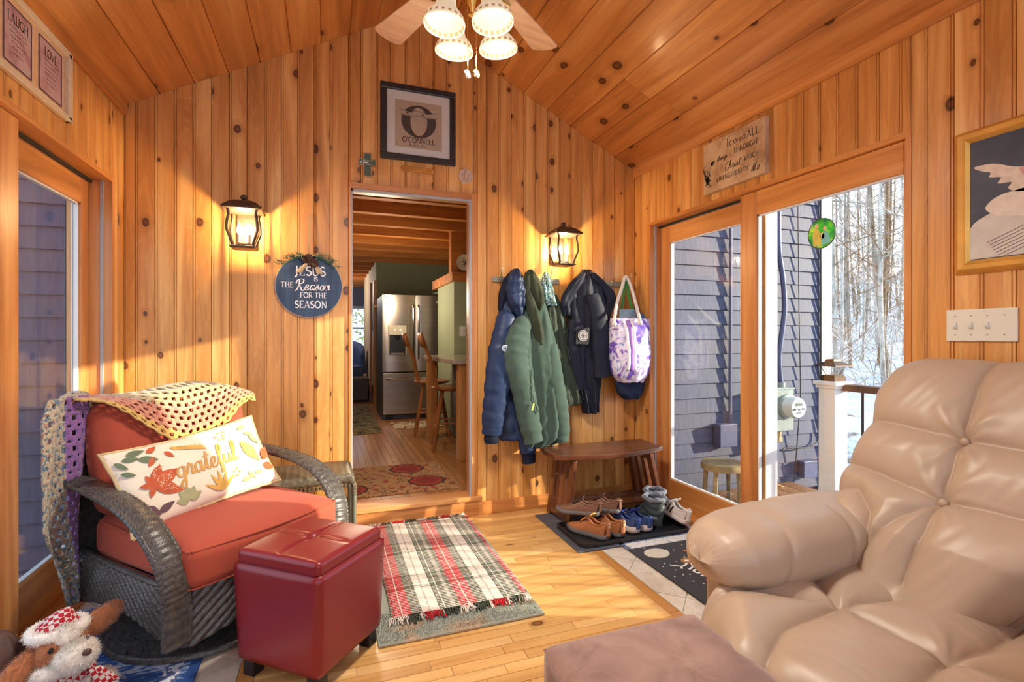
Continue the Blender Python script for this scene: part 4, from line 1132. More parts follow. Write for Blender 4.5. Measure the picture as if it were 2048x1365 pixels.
# ---------------------------------------------------------------- lettering tools (strokes drawn as raised ribbons)
def ribbon(mb, pts, w, M, z=0.0, vary=False):
    """flat ribbon along 2D pts in the plane of M; w width (constant or fn of direction for a pen look)"""
    P = [Vector((p[0], p[1])) for p in pts]; n = len(P); vs = []
    for i in range(n):
        t = P[min(i + 1, n - 1)] - P[max(i - 1, 0)]
        if t.length < 1e-9: t = Vector((1, 0))
        t.normalize(); nn = Vector((-t.y, t.x))
        ww = w * (.45 + .9 * abs(t.y) if vary else 1)
        vs.append(M @ Vector((P[i].x + nn.x * ww / 2, P[i].y + nn.y * ww / 2, z))); vs.append(M @ Vector((P[i].x - nn.x * ww / 2, P[i].y - nn.y * ww / 2, z)))
    mb.add(vs, [(2 * i, 2 * i + 1, 2 * i + 3, 2 * i + 2) for i in range(n - 1)])
def arc(cx, cy, rx, ry, a0, a1, n=12):
    return [(cx + rx * cos(radians(lerp(a0, a1, k / n))), cy + ry * sin(radians(lerp(a0, a1, k / n)))) for k in range(n + 1)]
# glyph: (advance, [(thick?, polyline)...]); height 1
G = {
 'A': (.74, [(0, [(.06, 0), (.36, 1)]), (1, [(.36, 1), (.66, 0)]), (0, [(.16, .34), (.55, .34)])]),
 'C': (.74, [(1, arc(.40, .5, .36, .5, 55, 305, 18))]),
 'D': (.76, [(1, [(.14, 0), (.14, 1)]), (0, [(.14, 1), (.34, 1)] + arc(.34, .5, .36, .5, 90, -90, 14) + [(.14, 0)])]),
 'E': (.62, [(1, [(.14, 0), (.14, 1)]), (0, [(.14, 1), (.55, 1), (.55, .86)]), (0, [(.14, .52), (.44, .52)]), (0, [(.14, 0), (.57, 0), (.57, .16)])]),
 'F': (.58, [(1, [(.14, 0), (.14, 1)]), (0, [(.14, 1), (.54, 1), (.54, .86)]), (0, [(.14, .52), (.42, .52)])]),
 'G': (.78, [(1, arc(.40, .5, .36, .5, 55, 350, 18)), (0, [(.48, .42), (.76, .42)]), (1, [(.70, .42), (.70, .08)])]),
 'H': (.80, [(1, [(.14, 0), (.14, 1)]), (1, [(.66, 0), (.66, 1)]), (0, [(.14, .52), (.66, .52)])]),
 'I': (.32, [(1, [(.16, 0), (.16, 1)])]),
 'J': (.40, [(1, [(.24, 1), (.24, .05), (.16, -.15), (.02, -.2)])]),
 'L': (.60, [(1, [(.14, 0), (.14, 1)]), (0, [(.14, 0), (.55, 0), (.57, .18)])]),
 'M': (.94, [(0, [(.14, 0), (.16, 1)]), (1, [(.16, 1), (.46, .1)]), (0, [(.46, .1), (.78, 1)]), (1, [(.78, 1), (.80, 0)])]),
 'X': (.74, [(1, [(.08, 1), (.66, 0)]), (0, [(.64, 1), (.08, 0)])]),
 'Y': (.70, [(1, [(.04, 1), (.36, .48)]), (0, [(.66, 1), (.36, .48)]), (1, [(.36, .48), (.36, 0)])]),
 'N': (.82, [(0, [(.14, 0), (.14, 1)]), (1, [(.14, 1), (.68, 0)]), (0, [(.68, 0), (.68, 1)])]),
 'O': (.82, [(1, arc(.41, .5, .36, .5, 0, 360, 26))]),
 'R': (.68, [(1, [(.14, 0), (.14, 1)]), (0, [(.14, 1), (.32, 1)] + arc(.32, .75, .24, .25, 90, -90, 10) + [(.14, .5)]), (1, [(.32, .5), (.66, 0)])]),
 'S': (.58, [(1, arc(.30, .74, .22, .24, 30, 250, 12) + arc(.30, .25, .24, .25, 80, -150, 12))]),
 'T': (.66, [(1, [(.33, 0), (.33, 1)]), (0, [(.04, .86), (.05, 1), (.61, 1), (.62, .86)])]),
 'U': (.76, [(1, [(.14, 1), (.14, .34)] + arc(.38, .32, .24, .32, 180, 360, 12) + [(.62, 1)])]),
 'V': (.70, [(1, [(.04, 1), (.34, 0)]), (0, [(.34, 0), (.64, 1)])]),
 'W': (.98, [(1, [(.04, 1), (.28, 0)]), (0, [(.28, 0), (.48, .9)]), (1, [(.48, .9), (.70, 0)]), (0, [(.70, 0), (.93, 1)])]),
 "'": (.26, [(1, [(.13, 1.0), (.10, .78)])]), ' ': (.34, []), '.': (.22, [(1, [(.08, 0), (.14, .02)])]), ',': (.22, [(1, [(.12, .04), (.07, -.14)])]), '&': (.7, [(0, [(.62, 0), (.2, .7), (.28, .98), (.42, .86), (.36, .64), (.1, .3), (.2, .02), (.42, .04), (.62, .42)])]),
 '1': (.4, [(1, [(.1, .8), (.22, 1), (.22, 0)])]), '2': (.55, [(1, arc(.26, .74, .2, .25, 160, -30, 8) + [(.06, 0), (.5, 0)])]), '5': (.55, [(1, [(.46, 1), (.14, 1), (.12, .58)] + arc(.26, .3, .22, .3, 110, -150, 10))]),
 '0': (.56, [(1, arc(.27, .5, .2, .5, 0, 360, 16))]), '3': (.5, [(1, arc(.24, .75, .18, .24, 150, -80, 8) + arc(.24, .26, .21, .26, 80, -150, 8))]),
}
SERIF = {'A': [(.06, 0), (.66, 0)], 'E': [(.14, 0), (.14, 1)], 'F': [(.14, 0), (.14, 1)], 'H': [(.14, 0), (.14, 1), (.66, 0), (.66, 1)], 'I': [(.16, 0), (.16, 1)], 'L': [(.14, 0), (.14, 1)], 'N': [(.14, 0), (.14, 1), (.68, 1)], 'R': [(.14, 0), (.14, 1)], 'T': [(.33, 0)], 'U': [(.14, 1), (.62, 1)], 'V': [(.04, 1), (.64, 1)], 'W': [(.04, 1), (.93, 1)], 'D': [(.14, 0), (.14, 1)], 'J': [(.24, 1)]}
def text_w(s, h, sp=.08): return sum((G[c][0] + sp) * h for c in s) - sp * h
def caps(mb, s, cx, y, h, M, wt=.15, sp=.08, center=True, slant=0, z=0.0):
    x = cx - text_w(s, h, sp) / 2 if center else cx
    for c in s:
        adv, st = G[c]
        for th, pl_ in st:
            ribbon(mb, [(x + (px + slant * py) * h, y + py * h) for px, py in pl_], h * (wt if th else wt * .45), M, z)
        for sx_, sy_ in SERIF.get(c, []):
            ribbon(mb, [(x + (sx_ - .10 + slant * sy_) * h, y + sy_ * h), (x + (sx_ + .10 + slant * sy_) * h, y + sy_ * h)], h * .05, M, z)
        x += (adv + sp) * h
    return x
# cursive letters: catmull-rom control points, x-height 1
CU = {
 'a': (.98, [[(.74, .70), (.52, 1), (.2, .78), (.12, .35), (.35, 0), (.62, .25), (.75, .72)], [(.80, 1.02), (.74, .35), (.86, 0), (1.08, .25)]]),
 'c': (.8, [[(.7, .8), (.45, 1), (.12, .6), (.2, .1), (.5, 0), (.85, .25)]]),
 'e': (.8, [[(0, .2), (.45, .45), (.62, .8), (.4, 1), (.14, .6), (.2, .1), (.5, 0), (.85, .3)]]),
 'f': (.6, [[(0, .2), (.4, 1.1), (.62, 1.9), (.42, 2.1), (.25, 1.5), (.25, 0), (.22, -.7), (.42, -.5), (.4, .1), (.65, .3)]]),
 'g': (.95, [[(.75, .85), (.5, 1), (.15, .75), (.12, .3), (.38, .05), (.68, .4), (.78, .95), (.7, 0), (.55, -.85), (.25, -1.0), (.2, -.6), (.6, -.1), (1.0, .3)]]),
 'h': (.95, [[(0, .2), (.35, 1.2), (.45, 1.9), (.28, 2.0), (.2, 1.2), (.15, 0), (.3, .7), (.6, 1), (.72, .6), (.7, .1), (.95, .2)]]),
 'i': (.5, [[(0, .25), (.3, .95), (.22, .2), (.35, 0), (.6, .25)], [(.34, 1.35), (.36, 1.42)]]),
 'l': (.55, [[(0, .2), (.42, 1.2), (.5, 1.95), (.32, 2.05), (.2, 1.3), (.2, .2), (.35, 0), (.62, .25)]]),
 'm': (1.4, [[(0, .2), (.22, .95), (.2, 0), (.35, .7), (.6, 1), (.68, .6), (.66, 0), (.8, .7), (1.05, 1), (1.15, .6), (1.15, .1), (1.4, .25)]]),
 'n': (1.0, [[(0, .2), (.22, .95), (.2, 0), (.38, .7), (.65, 1), (.74, .6), (.72, .1), (1.0, .25)]]),
 'o': (.85, [[(.5, 1), (.15, .7), (.15, .25), (.42, 0), (.72, .35), (.68, .85), (.45, 1), (.6, .8), (.95, .85)]]),
 'r': (.7, [[(0, .2), (.2, .9), (.3, 1.1), (.32, .9), (.55, .92), (.48, .3), (.55, 0), (.8, .25)]]),
 's': (.65, [[(0, .2), (.35, 1.05), (.4, .7), (.55, .3), (.35, 0), (.1, .1)], [(.35, 0), (.7, .25)]]),
 't': (.6, [[(0, .2), (.35, 1.2), (.4, 1.7), (.28, .4), (.38, 0), (.68, .25)], [(-.05, 1.25), (.7, 1.35)]]),
 'u': (1.0, [[(0, .3), (.2, .95), (.15, .3), (.38, 0), (.68, .4), (.78, .95), (.72, .3), (.85, 0), (1.05, .25)]]),
 'C': (1.3, [[(1.3, 1.7), (1.1, 2.0), (.6, 1.7), (.2, .7), (.4, -.1), (.9, 0), (1.3, .4)]]),
 'J': (1.0, [[(.2, 1.7), (.6, 2.0), (.9, 1.9), (.7, .8), (.4, -.6), (.1, -.6), (.3, -.1), (1.0, .3)]]),
 'M': (1.8, [[(0, .1), (.25, .3), (.5, 1.2), (.65, 1.9), (.7, .1), (.95, 1.0), (1.3, 1.95), (1.2, .8), (1.25, .1), (1.7, .3)]]),
 'R': (1.4, [[(.35, 1.9), (.42, 1.2), (.3, .3), (.0, -.2)], [(-.15, 1.2), (.0, 1.8), (.6, 2.1), (1.1, 1.9), (1.0, 1.35), (.5, 1.05), (.8, .5), (1.2, -.15), (1.5, .1)]]),
 'E': (.9, [[(.8, 1.8), (.5, 2.0), (.3, 1.6), (.6, 1.1), (.2, .8), (.25, .1), (.7, .1), (.95, .4)]]),
}
def cursive(mb, s, x, y, h, M, w, slant=.25, z=0.0, sp=0.0):
    for c in s:
        if c == ' ': x += .6 * h; continue
        if c not in CU: x = caps(mb, c, x, y, h * 1.6, M, wt=.1, center=False, slant=.1, z=z); continue
        adv, st = CU[c]
        for pl_ in st:
            pts = cr([(px, py) for px, py in pl_], 7)
            ribbon(mb, [(x + (p[0] + slant * p[1]) * h, y + p[1] * h) for p in pts], w, M, z, vary=True)
        x += (adv + sp) * h
    return x
def frame_M(o, ex, ey):
    ex = Vector(ex).normalized(); ey = Vector(ey).normalized(); ez = ex.cross(ey)
    M = Matrix.Identity(4)
    for i in range(3): M[i][0] = ex[i]; M[i][1] = ey[i]; M[i][2] = ez[i]; M[i][3] = o[i]
    return M

# ---------------------------------------------------------------- lumbar pillow
M_cream = fabric('cream_canvas', srgb(240, 228, 204), 500, .05)
PW, PH = .68, .37
pil = thing('lumbar_pillow', 'cream autumn-leaf lumbar pillow with gold lettering on the wicker chair', 'pillow', (0, 0, 0))
def chair_pt(x, y, z): return Vector((CH[0] + x * cos(CR) - y * sin(CR), CH[1] + x * sin(CR) + y * cos(CR), z))
ex = (chair_pt(.30, .06, .665) - chair_pt(-.34, .03, .605)); ey0 = (chair_pt(0, .17, .74) - chair_pt(0, .02, .48))
pc_ = chair_pt(-.045, .045, .635)
exn = ex.normalized(); eyn = (ey0 - exn * ey0.dot(exn)).normalized(); PM = frame_M(pc_, exn, eyn)
pil.matrix_world = PM
def th(x, y):    # half thickness of the stuffed pillow
    a, b = abs(x) / (PW / 2), abs(y) / (PH / 2)
    return .062 * (max(0, 1 - a ** 2.6) * max(0, 1 - b ** 2.4)) ** .5 + .002 * nz(x * 14, y * 14)
def edge(u, v):
    x, y = (u - .5) * PW, (v - .5) * PH
    # pinched sides, pointed corners
    x *= 1 - .06 * (1 - (2 * v - 1) ** 2); y *= 1 - .12 * (1 - (2 * u - 1) ** 2)
    return x, y
m = MB()
for sg in (1, -1):
    m.grid(lambda u, v: (*edge(u, v), sg * th((u - .5) * PW, (v - .5) * PH)), 44, 24)
m.build('cover', M_cream, pil, weld=.0004, sharp=0)
E_ = [edge(k / 20, 0) for k in range(21)] + [edge(1, k / 10) for k in range(1, 11)] + [edge(1 - k / 20, 1) for k in range(1, 21)] + [edge(0, 1 - k / 10) for k in range(1, 10)]
m = MB(); E3 = [(x, y, 0) for x, y in E_]; m.tube(E3 + [E3[0]], [.006 if k % 2 else .0078 for k in range(len(E3) + 1)], 7); m.build('cord_edging', plain('oatmeal_trim', srgb(206, 182, 136), .9), pil)
class Surf:      # maps flat artwork onto the bulging cover
    def __init__(s, off): s.off = off
    def __matmul__(s, p):
        x, y = p.x, p.y; y *= 1.12; return Vector((x, y * (1 - .05), th(x, y) + s.off + p.z))
M_gold = plain('gold_thread', srgb(196, 146, 70), .5, noise=.2)
m = MB(); cursive(m, 'grateful', -.135, -.022, .044, Surf(.0035), .0075, slant=.12, sp=.02); m.build('lettering', M_gold, pil, label='gold cursive lettering')
def leaf(mb, x, y, a, L, W, S_, z=0):
    c, s_ = cos(a), sin(a); n = 8; rows = []
    for i in range(n + 1):
        t = i / n; w = W * sin(pi * t ** .85) * (1 - .15 * t); rows.append((t * L, w / 2))
    vs = []
    for r_ in rows:
        for q in (-1, 0, 1):
            lx, ly = r_[0], r_[1] * q; vs.append(S_ @ Vector((x + lx * c - ly * s_, y + lx * s_ + ly * c, z)))
    mb.add(vs, [(3 * i + j, 3 * i + j + 1, 3 * i + j + 4, 3 * i + j + 3) for i in range(n) for j in (0, 1)])
leafc = {'rust_print': srgb(190, 88, 50), 'sage_print': srgb(100, 116, 88), 'ochre_print': srgb(214, 170, 84), 'mauve_print': srgb(104, 74, 82), 'pale_sage_print': srgb(160, 160, 118)}
L_ = {k: MB() for k in leafc}
S1 = Surf(.003)
for a, l in ((.3, .115), (1.0, .09), (1.9, .05), (2.9, .05), (4.2, .05), (-.55, .11)): leaf(L_['rust_print'], -.225, -.015, a, l, l * .5, S1)
for (x, y, a, l) in ((-.315, .12, -.9, .055), (-.29, .12, -.2, .06), (-.27, .135, .0, .07), (-.31, .07, -.5, .05), (-.24, .105, -.35, .075)): leaf(L_['sage_print'], x, y, a, l, l * .42, S1)
for (x, y, a, l) in ((-.20, .12, .4, .05), (-.18, .095, -2.4, .05), (-.14, .105, -.9, .045)): leaf(L_['rust_print'], x, y, a, l, l * .5, S1)
for k in range(7): leaf(L_['ochre_print'], -.11 + .018 * k, .118 - .004 * k, -.6 - .05 * k, .04, .016, S1)
for a in (.6, 1.1, 1.57, 2.0, 2.6): leaf(L_['ochre_print'], .03, -.125, a, .085, .018, S1)
for (x, y) in ((.10, -.075), (.11, -.095), (.125, -.08), (.09, -.095), (.115, -.065)): leaf(L_['ochre_print'], x, y, 1, .014, .012, S1)
for (x, y) in ((.09, .10), (.11, .115), (.125, .10), (.10, .085), (.135, .115), (.12, .085)): leaf(L_['ochre_print'], x, y, 1, .014, .012, S1)
leaf(L_['ochre_print'], .19, .055, -1.1, .13, .06, S1); leaf(L_['rust_print'], .27, -.06, .9, .08, .05, S1); leaf(L_['rust_print'], .26, -.08, -.4, .07, .04, S1); leaf(L_['mauve_print'], -.29, -.09, -.6, .07, .05, S1); leaf(L_['mauve_print'], -.24, -.12, .3, .07, .03, S1)
for (x, y, a, l) in ((.21, .11, .4, .06), (.23, .09, -.3, .055), (.25, .075, -.9, .07), (.17, -.09, -.9, .05), (.2, -.1, -.2, .05), (.13, -.12, .1, .06)): leaf(L_['pale_sage_print'], x, y, a, l, l * .42, S1)
for a in (1.0, 1.6, 2.3, .3, 3.0): leaf(L_['pale_sage_print'], -.115, -.115, a, .055, .035, S1)
for k, mb in L_.items(): mb.build('printed_leaves', plain(k, leafc[k], .8, noise=.2), pil, kind='stuff')
m = MB(); rb = random.Random(2)
for k in range(90):
    a = rb.choice((.3, 1.0, -.55)); t = rb.uniform(.02, .085); w = rb.uniform(-.015, .015)
    x, y = -.225 + t * cos(a) - w * sin(a), -.015 + t * sin(a) + w * cos(a); m.ball(S1 @ Vector((x, y, .001)), .0022, 5, 3)
for k in range(60):
    t = rb.uniform(.01, .11); w = rb.uniform(-.018, .018); a = -1.1; m.ball(S1 @ Vector((.19 + t * cos(a) - w * sin(a), .055 + t * sin(a) + w * cos(a), .001)), .0022, 5, 3)
m.build('beads', plain('pale_beads', srgb(240, 222, 190), .4), pil, kind='stuff')

# ---------------------------------------------------------------- crochet throw
def yarn_mat():
    t = NT('crochet_yarn'); uvn = t.n('ShaderNodeUVMap'); sep = t.n('ShaderNodeSeparateXYZ'); t.l(uvn.outputs[0], sep.inputs[0])
    v = t.coord('Object'); f = t.noise(v, 160, 2); g = t.noise(v, 55, 1)
    # u = distance from the scalloped edge, in bands
    band = t.ramp(sep.outputs[0], [(0, srgb(224, 184, 104)), (.07, srgb(216, 148, 120)), (.22, srgb(222, 190, 120)), (.34, srgb(216, 178, 96)), (.5, srgb(196, 160, 150)), (.56, srgb(150, 106, 170)), (.70, srgb(168, 118, 186)), (.74, srgb(206, 196, 176)), (.80, srgb(200, 192, 172)), (1, srgb(208, 200, 180))], 'CONSTANT')
    multi = t.ramp(g, [(0, srgb(70, 120, 150)), (.42, srgb(200, 190, 160)), (.6, srgb(186, 140, 120)), (.7, srgb(90, 110, 140))], 'CONSTANT')
    selm = t.ramp(sep.outputs[0], [(0, (0, 0, 0)), (.2, (.45, .45, .45)), (.4, (.1, .1, .1)), (.56, (0, 0, 0)), (.72, (.75, .75, .75)), (.9, (.85, .85, .85))], 'CONSTANT')
    c = t.mix(band, multi, selm); c = t.mix(c, tuple([.35] * 3), t.math('MULTIPLY', t.ramp(f, [(.4, (1, 1, 1)), (.6, (0, 0, 0))]), .5), 'MULTIPLY')
    t.bump(f, .6, .003); return t.out(c, .95, sheen=.3)
M_yarn = yarn_mat()
def crochet(fn, nu, nv, uvf, name, parent, keep=None, ph=0):
    """lacy sheet: cells of a fine grid with regular holes left out"""
    vs = []; uv = []
    for j in range(nv + 1):
        for i in range(nu + 1):
            u, v = i / nu, j / nv; vs.append(fn(u, v)); uv.append(uvf(u, v))
    fs = []
    for j in range(nv):
        for i in range(nu):
            if keep and not keep((i + .5) / nu, (j + .5) / nv): continue
            if j % 4 in (2, 3) and (i + (2 if (j // 4) % 2 else 0)) % 4 in (2, 3) and 0 < i < nu - 1 and 0 < j < nv - 1: continue
            a = j * (nu + 1) + i; fs.append((a, a + 1, a + nu + 2, a + nu + 1))
    m = MB(); m.add(vs, fs)
    o = m.build(name, M_yarn, parent, uv=uv, sharp=0, solid=.009)
    return o
thr = thing('crochet_throw', 'crocheted lacy throw in ochre, pink and purple draped over the wicker chair back', 'blanket', (0, 0, 0))
def over_back(x, s):
    """point on the back of the chair, s metres down the front from the top edge (negative: behind); chair-local"""
    top = .955 + .02 * (1 - (x / .36) ** 2) - .02 * max(0, x / .36) + .02 * sin(x * 9)
    if s < 0: return Vector((x, .47 - s * .25 + .02, top + s * .9))
    k = min(1, s / .07)
    return Vector((x, .47 - .205 * sin(k * pi / 2) - .34 * max(0, s - .07) - .012 * (1 - (x / .36) ** 2) + .012 * nz(x * 6, s * 5), top + .02 - .03 * (1 - cos(k * pi / 2)) - .93 * max(0, s - .07)))
def low(x):       # lower scalloped edge on the front, chair-local x -> s
    return interp([(-.40, .03), (-.33, .04), (-.24, .11), (-.12, .24), (-.02, .315), (.08, .305), (.17, .25), (.26, .15), (.33, .10), (.37, .10)], x)
def ff(u, v):
    x = lerp(-.40, .37, u); s = lerp(-.10, low(x) + .008 * abs(sin(u * 60)), v); p = over_back(x, s); p = chair_pt(p.x, p.y, p.z); return p
crochet(ff, 92, 50, lambda u, v: ((1 - v) * .5, u), 'front_drape', thr)
# hanging end beside the glass door
SL = [(.0, 2.50, 2.76), (.08, 2.44, 2.77), (.30, 2.41, 2.755), (.55, 2.40, 2.74), (.66, 2.46, 2.735), (.8, 2.55, 2.725), (.93, 2.62, 2.72), (1, 2.65, 2.70)]
def hf(u, v):
    ya = interp([(a, b) for a, b, c in SL], v); yb = interp([(a, c) for a, b, c in SL], v)
    y = lerp(ya, yb, u); z = lerp(.985, .10, v)
    z += .004 * sin(v * 90)
    return Vector((-1.032 + .018 * sin(u * 9 + v * 3) + .03 * u * (1 - v) + .02 * v, y, z))
crochet(hf, 34, 110, lambda u, v: (interp([(0, .95), (.55, .76), (.62, .60), (.86, .58), (.9, .76), (1, .8)], u), v), 'side_drape', thr)
def cf(u, v):     # piece joining the two over the corner
    a = over_back(-.40, lerp(-.10, .03, u)); a = chair_pt(a.x, a.y, a.z); b = hf(u, 0.0)
    p = a.lerp(b, v); p.z += .02 * sin(pi * v); return p
crochet(cf, 16, 14, lambda u, v: (.9, v), 'corner_drape', thr)

# ---------------------------------------------------------------- red leather ottoman
def leather(name, c, rough=.32, sc=260, var=.1, bump=.12):
    t = NT(name); v = t.coord('Object'); f = t.noise(v, sc, 3); g = t.noise(v, 3, 3)
    a = t.ramp(g, [(.3, tuple(q * (1 - var) for q in c)), (.7, tuple(min(1, q * (1 + var)) for q in c))]); t.bump(f, bump, .0008)
    return t.out(a, rough, spec=.5)
M_red = leather('red_leather', srgb(128, 28, 38))
ot = thing('red_ottoman', 'red leather storage ottoman with tufted tray lid on black block feet', 'ottoman', (-.05, 2.108, 0), radians(50))
def taper(o, p):
    k = 1 - .06 * (1 - (p[2] + 1) / 2); o.x *= k; o.y *= k; return o
m = soft_box((.392, .392, .36), .014, 14, (.004, .004, 0), taper); o = m.build('body', M_red, ot, weld=.0004, sharp=0); o.location = (0, 0, .24)
def lid(o, p):
    if p[2] > 0:
        x, y = o.x / .18, o.y / .18
        g = .010 * (math.exp(-(o.x / .010) ** 2) * (1 - abs(y) ** 3) + math.exp(-(o.y / .010) ** 2) * (1 - abs(x) ** 3)); g = min(g, .011)
        o.z += -g - .008 * math.exp(-((o.x ** 2 + o.y ** 2) / .0012)) + .004 * max(0, (1 - x * x)) * max(0, (1 - y * y))
    return o
m = soft_box((.372, .372, .055), .018, 46, (0, 0, .006), lid); o = m.build('tray_lid', M_red, ot, weld=.0003, sharp=0); o.location = (0, 0, .437)
m = MB(); m.tube(cr([(-.176, -.176, .447), (.176, -.176, .447), (.176, .176, .447), (-.176, .176, .447)], 1, True) + [Vector((-.176, -.176, .447))], .003, 6); m.build('lid_seam', M_red, ot)
for sx in (-1, 1):
    for sy in (-1, 1): MB().cbox((sx * .145, sy * .145, .031), (.05, .05, .062)).build('foot', plain('black_block', srgb(26, 24, 26), .4), ot, smooth=False, bevel=.003)

# ---------------------------------------------------------------- taupe wicker side table by the wall
sd = thing('wicker_side_table', 'small taupe wicker side table on tube legs between the chair and the doorway', 'table', (-.09, 3.10, 0), radians(2))
def topf(o, p):
    o.z += .0035 * abs(sin(o.x / .017 * pi)); return o
m = soft_box((.46, .36, .05), .022, 40, (0, 0, .008), topf); o = m.build('woven_top', M_wick2, sd, weld=.0003, sharp=0); o.location = (0, 0, .455)
m = MB()
for k in range(40):
    x = -.2 + k * .0103
    for z in (.425, .415): m.cbox((x, -.172 + (.004 if (k + int(z * 1000)) % 2 else -.004), z), (.009, .006, .009))
m.build('woven_skirt', M_wick2, sd, smooth=False, kind='stuff')
M_tube = plain('grey_green_tube', srgb(116, 120, 106), .4, .3)
for sx in (-1, 1):
    for sy in (-1, 1):
        m = MB(); m.tube(cr([(sx * .16, sy * .13, .44), (sx * .195, sy * .14, .44), (sx * .222, sy * .145, .41), (sx * .226, sy * .145, .36), (sx * .226, sy * .145, .0)], 5), .0135, 10); lg = m.build('leg', M_tube, sd)
        m = MB(); P = cr([(sx * .19, sy * .14, .445), (sx * .222, sy * .145, .42), (sx * .226, sy * .145, .36)], 8); m.tube(P, [.018 if k % 2 else .015 for k in range(len(P))], 8); m.build('wrap', M_wick2, lg)
# ---------------------------------------------------------------- recliner
M_tan = leather('taupe_leather', srgb(176, 156, 136), .42, 300, .05, .10)
rc = thing('recliner', 'taupe leather recliner with tufted back and pillow arm beside the right sliding door', 'chair', (0, 0, 0))
def seg_d(x, y, a, b):
    ax, ay = a; bx, by = b; dx, dy = bx - ax, by - ay; L = dx * dx + dy * dy
    t = max(0, min(1, ((x - ax) * dx + (y - ay) * dy) / L)); return sqrt((x - ax - t * dx) ** 2 + (y - ay - t * dy) ** 2), t
def seams_h(x, y, seams, A, sg):
    h = 1.0; wr = 0
    for pl_ in seams:
        for a, b in zip(pl_, pl_[1:]):
            if abs(x - (a[0] + b[0]) / 2) > .35 or abs(y - (a[1] + b[1]) / 2) > .35: continue
            d, t = seg_d(x, y, a, b); h = min(h, 1 - math.exp(-(d / sg) ** .85))
    return A * h
nB = Vector((-.66, 0, 1)).normalized() ; nB = Vector((-1, 0, .66)).normalized()
def back_pt(y, z): return Vector((1.82 + .66 * (z - .65), y, z))
bseams = [[(1.06, 1.20), (1.075, 1.08), (1.06, .89), (1.052, .70), (1.048, .60), (1.06, .46)],
          [(1.44, .915), (1.25, .905), (1.06, .888), (.85, .885), (.64, .90)],
          [(1.44, .76), (1.25, .735), (1.052, .702), (.85, .71), (.64, .74)],
          [(1.052, .70), (1.13, .62), (1.19, .52), (1.22, .44)], [(1.40, .65), (1.30, .67), (1.22, .61), (1.19, .52)]]
btn = [(1.06, .888), (1.052, .702)]
def oL(z): return interp([(.34, 1.2), (.42, 1.25), (.55, 1.33), (.62, 1.40), (.72, 1.425), (.80, 1.42), (.91, 1.405), (1.02, 1.425), (1.10, 1.40), (1.15, 1.35), (1.18, 1.28)], z)
def oR(z): return 2 * 1.06 - oL(z)
def backf2(u, v):
    z = lerp(.34, 1.175, v); yl, yr = oR(z), oL(z)
    # rounded top corners
    y = lerp(yl, yr, u); a = abs(2 * u - 1); b = max(0, (v - .72) / .28)
    fall = max(0, 1 - a ** 7) ** .5 * max(0, 1 - b ** 5) ** .5
    h = -.07 + .085 * fall + seams_h(y, z, bseams, .044, .034) * fall
    for (by, bz) in btn: h -= .022 * math.exp(-((y - by) ** 2 + (z - bz) ** 2) / .0007)
    # creases running out of the buttons
    for (by, bz) in btn:
        dy, dz = y - by, z - bz; r_ = sqrt(dy * dy + dz * dz) + 1e-6; an = atan2(dz, dy)
        h += .0035 * math.exp(-r_ / .10) * sin(an * 11 + 1.5 * sin(r_ * 30)) * min(1, r_ / .02)
    h += .004 * nz(y * 11, z * 7, 2) + .0022 * nz(y * 30 + z * 20, z * 9, 5)
    p = back_pt(y, z) + nB * h
    lumb = max(0, 1 - abs(z - .57) / .16); p += nB * .035 * lumb * fall
    return p
m = MB(); m.grid(backf2, 150, 170); o = m.build('back_cushion', M_tan, rc, sharp=0)
m = MB(); m.grid(lambda u, v: back_pt(lerp(oR(lerp(.34, 1.175, v)), oL(lerp(.34, 1.175, v)), u), lerp(.34, 1.175, v)) + nB * (-.045 - .035 * max(0, 1 - (2 * u - 1) ** 8) ** .5 * max(0, 1 - max(0, (v - .6) / .4) ** 6) ** .5), 30, 30); m.build('back_shell', M_tan, rc, sharp=0)
for (by, bz) in btn:
    m = MB(); p = back_pt(by, bz) + nB * .008; m.ball(p, (.011, .015, .015), 12, 8); m.build('button', M_tan, rc)
# seat with footrest lobes
sseams = [[(1.10, 1.34), (1.27, 1.24), (1.435, 1.087)], [(1.435, 1.087), (1.50, 1.21), (1.56, 1.32)], [(1.435, 1.087), (1.30, 1.07), (1.18, 1.055), (1.06, .99), (.93, .92)],
          [(1.435, 1.087), (1.68, 1.04), (1.85, 1.0)], [(1.435, 1.087), (1.44, .95), (1.443, .81)], [(1.443, .81), (1.30, .78), (1.18, .72), (1.0, .60)], [(1.443, .81), (1.60, .80), (1.80, .83)], [(1.443, .81), (1.5, .72), (1.56, .6)]]
def seatf2(u, v):
    y = lerp(.62, 1.33, v); xf = 1.0 + .10 * max(0, (v - .6) / .4) + .03 * sin(v * 9)
    k = u
    if k < .3:                                   # front face rolling down
        t = k / .3; a = t * pi / 2
        x = xf + .14 - .14 * sin(a) ** .8 if False else xf + .10 * (1 - cos(a)) ; z = .14 + .28 * sin(a) ** .75
        nn = Vector((-cos(a), 0, sin(a)))
    else:
        t = (k - .3) / .7; x = lerp(xf + .10, 1.90, t); z = .42 + .012 * t; nn = Vector((0, 0, 1))
    e = min(1, min(v, 1 - v) / .08); h = seams_h(x, y, sseams, .055, .05) * (e ** .5)
    for p in ((1.435, 1.087), (1.443, .81)):
        r2_ = (x - p[0]) ** 2 + (y - p[1]) ** 2; h -= .012 * math.exp(-r2_ / .0008); an = atan2(y - p[1], x - p[0]); r_ = sqrt(r2_)
        h += .003 * math.exp(-r_ / .09) * sin(an * 13) * min(1, r_ / .02)
    h += .004 * nz(x * 9, y * 9, 3) + .0018 * nz(x * 40, y * 14, 6)
    return Vector((x, y, z)) + nn * h
m = MB(); m.grid(seatf2, 160, 130); m.build('seat_cushion', M_tan, rc, sharp=0)
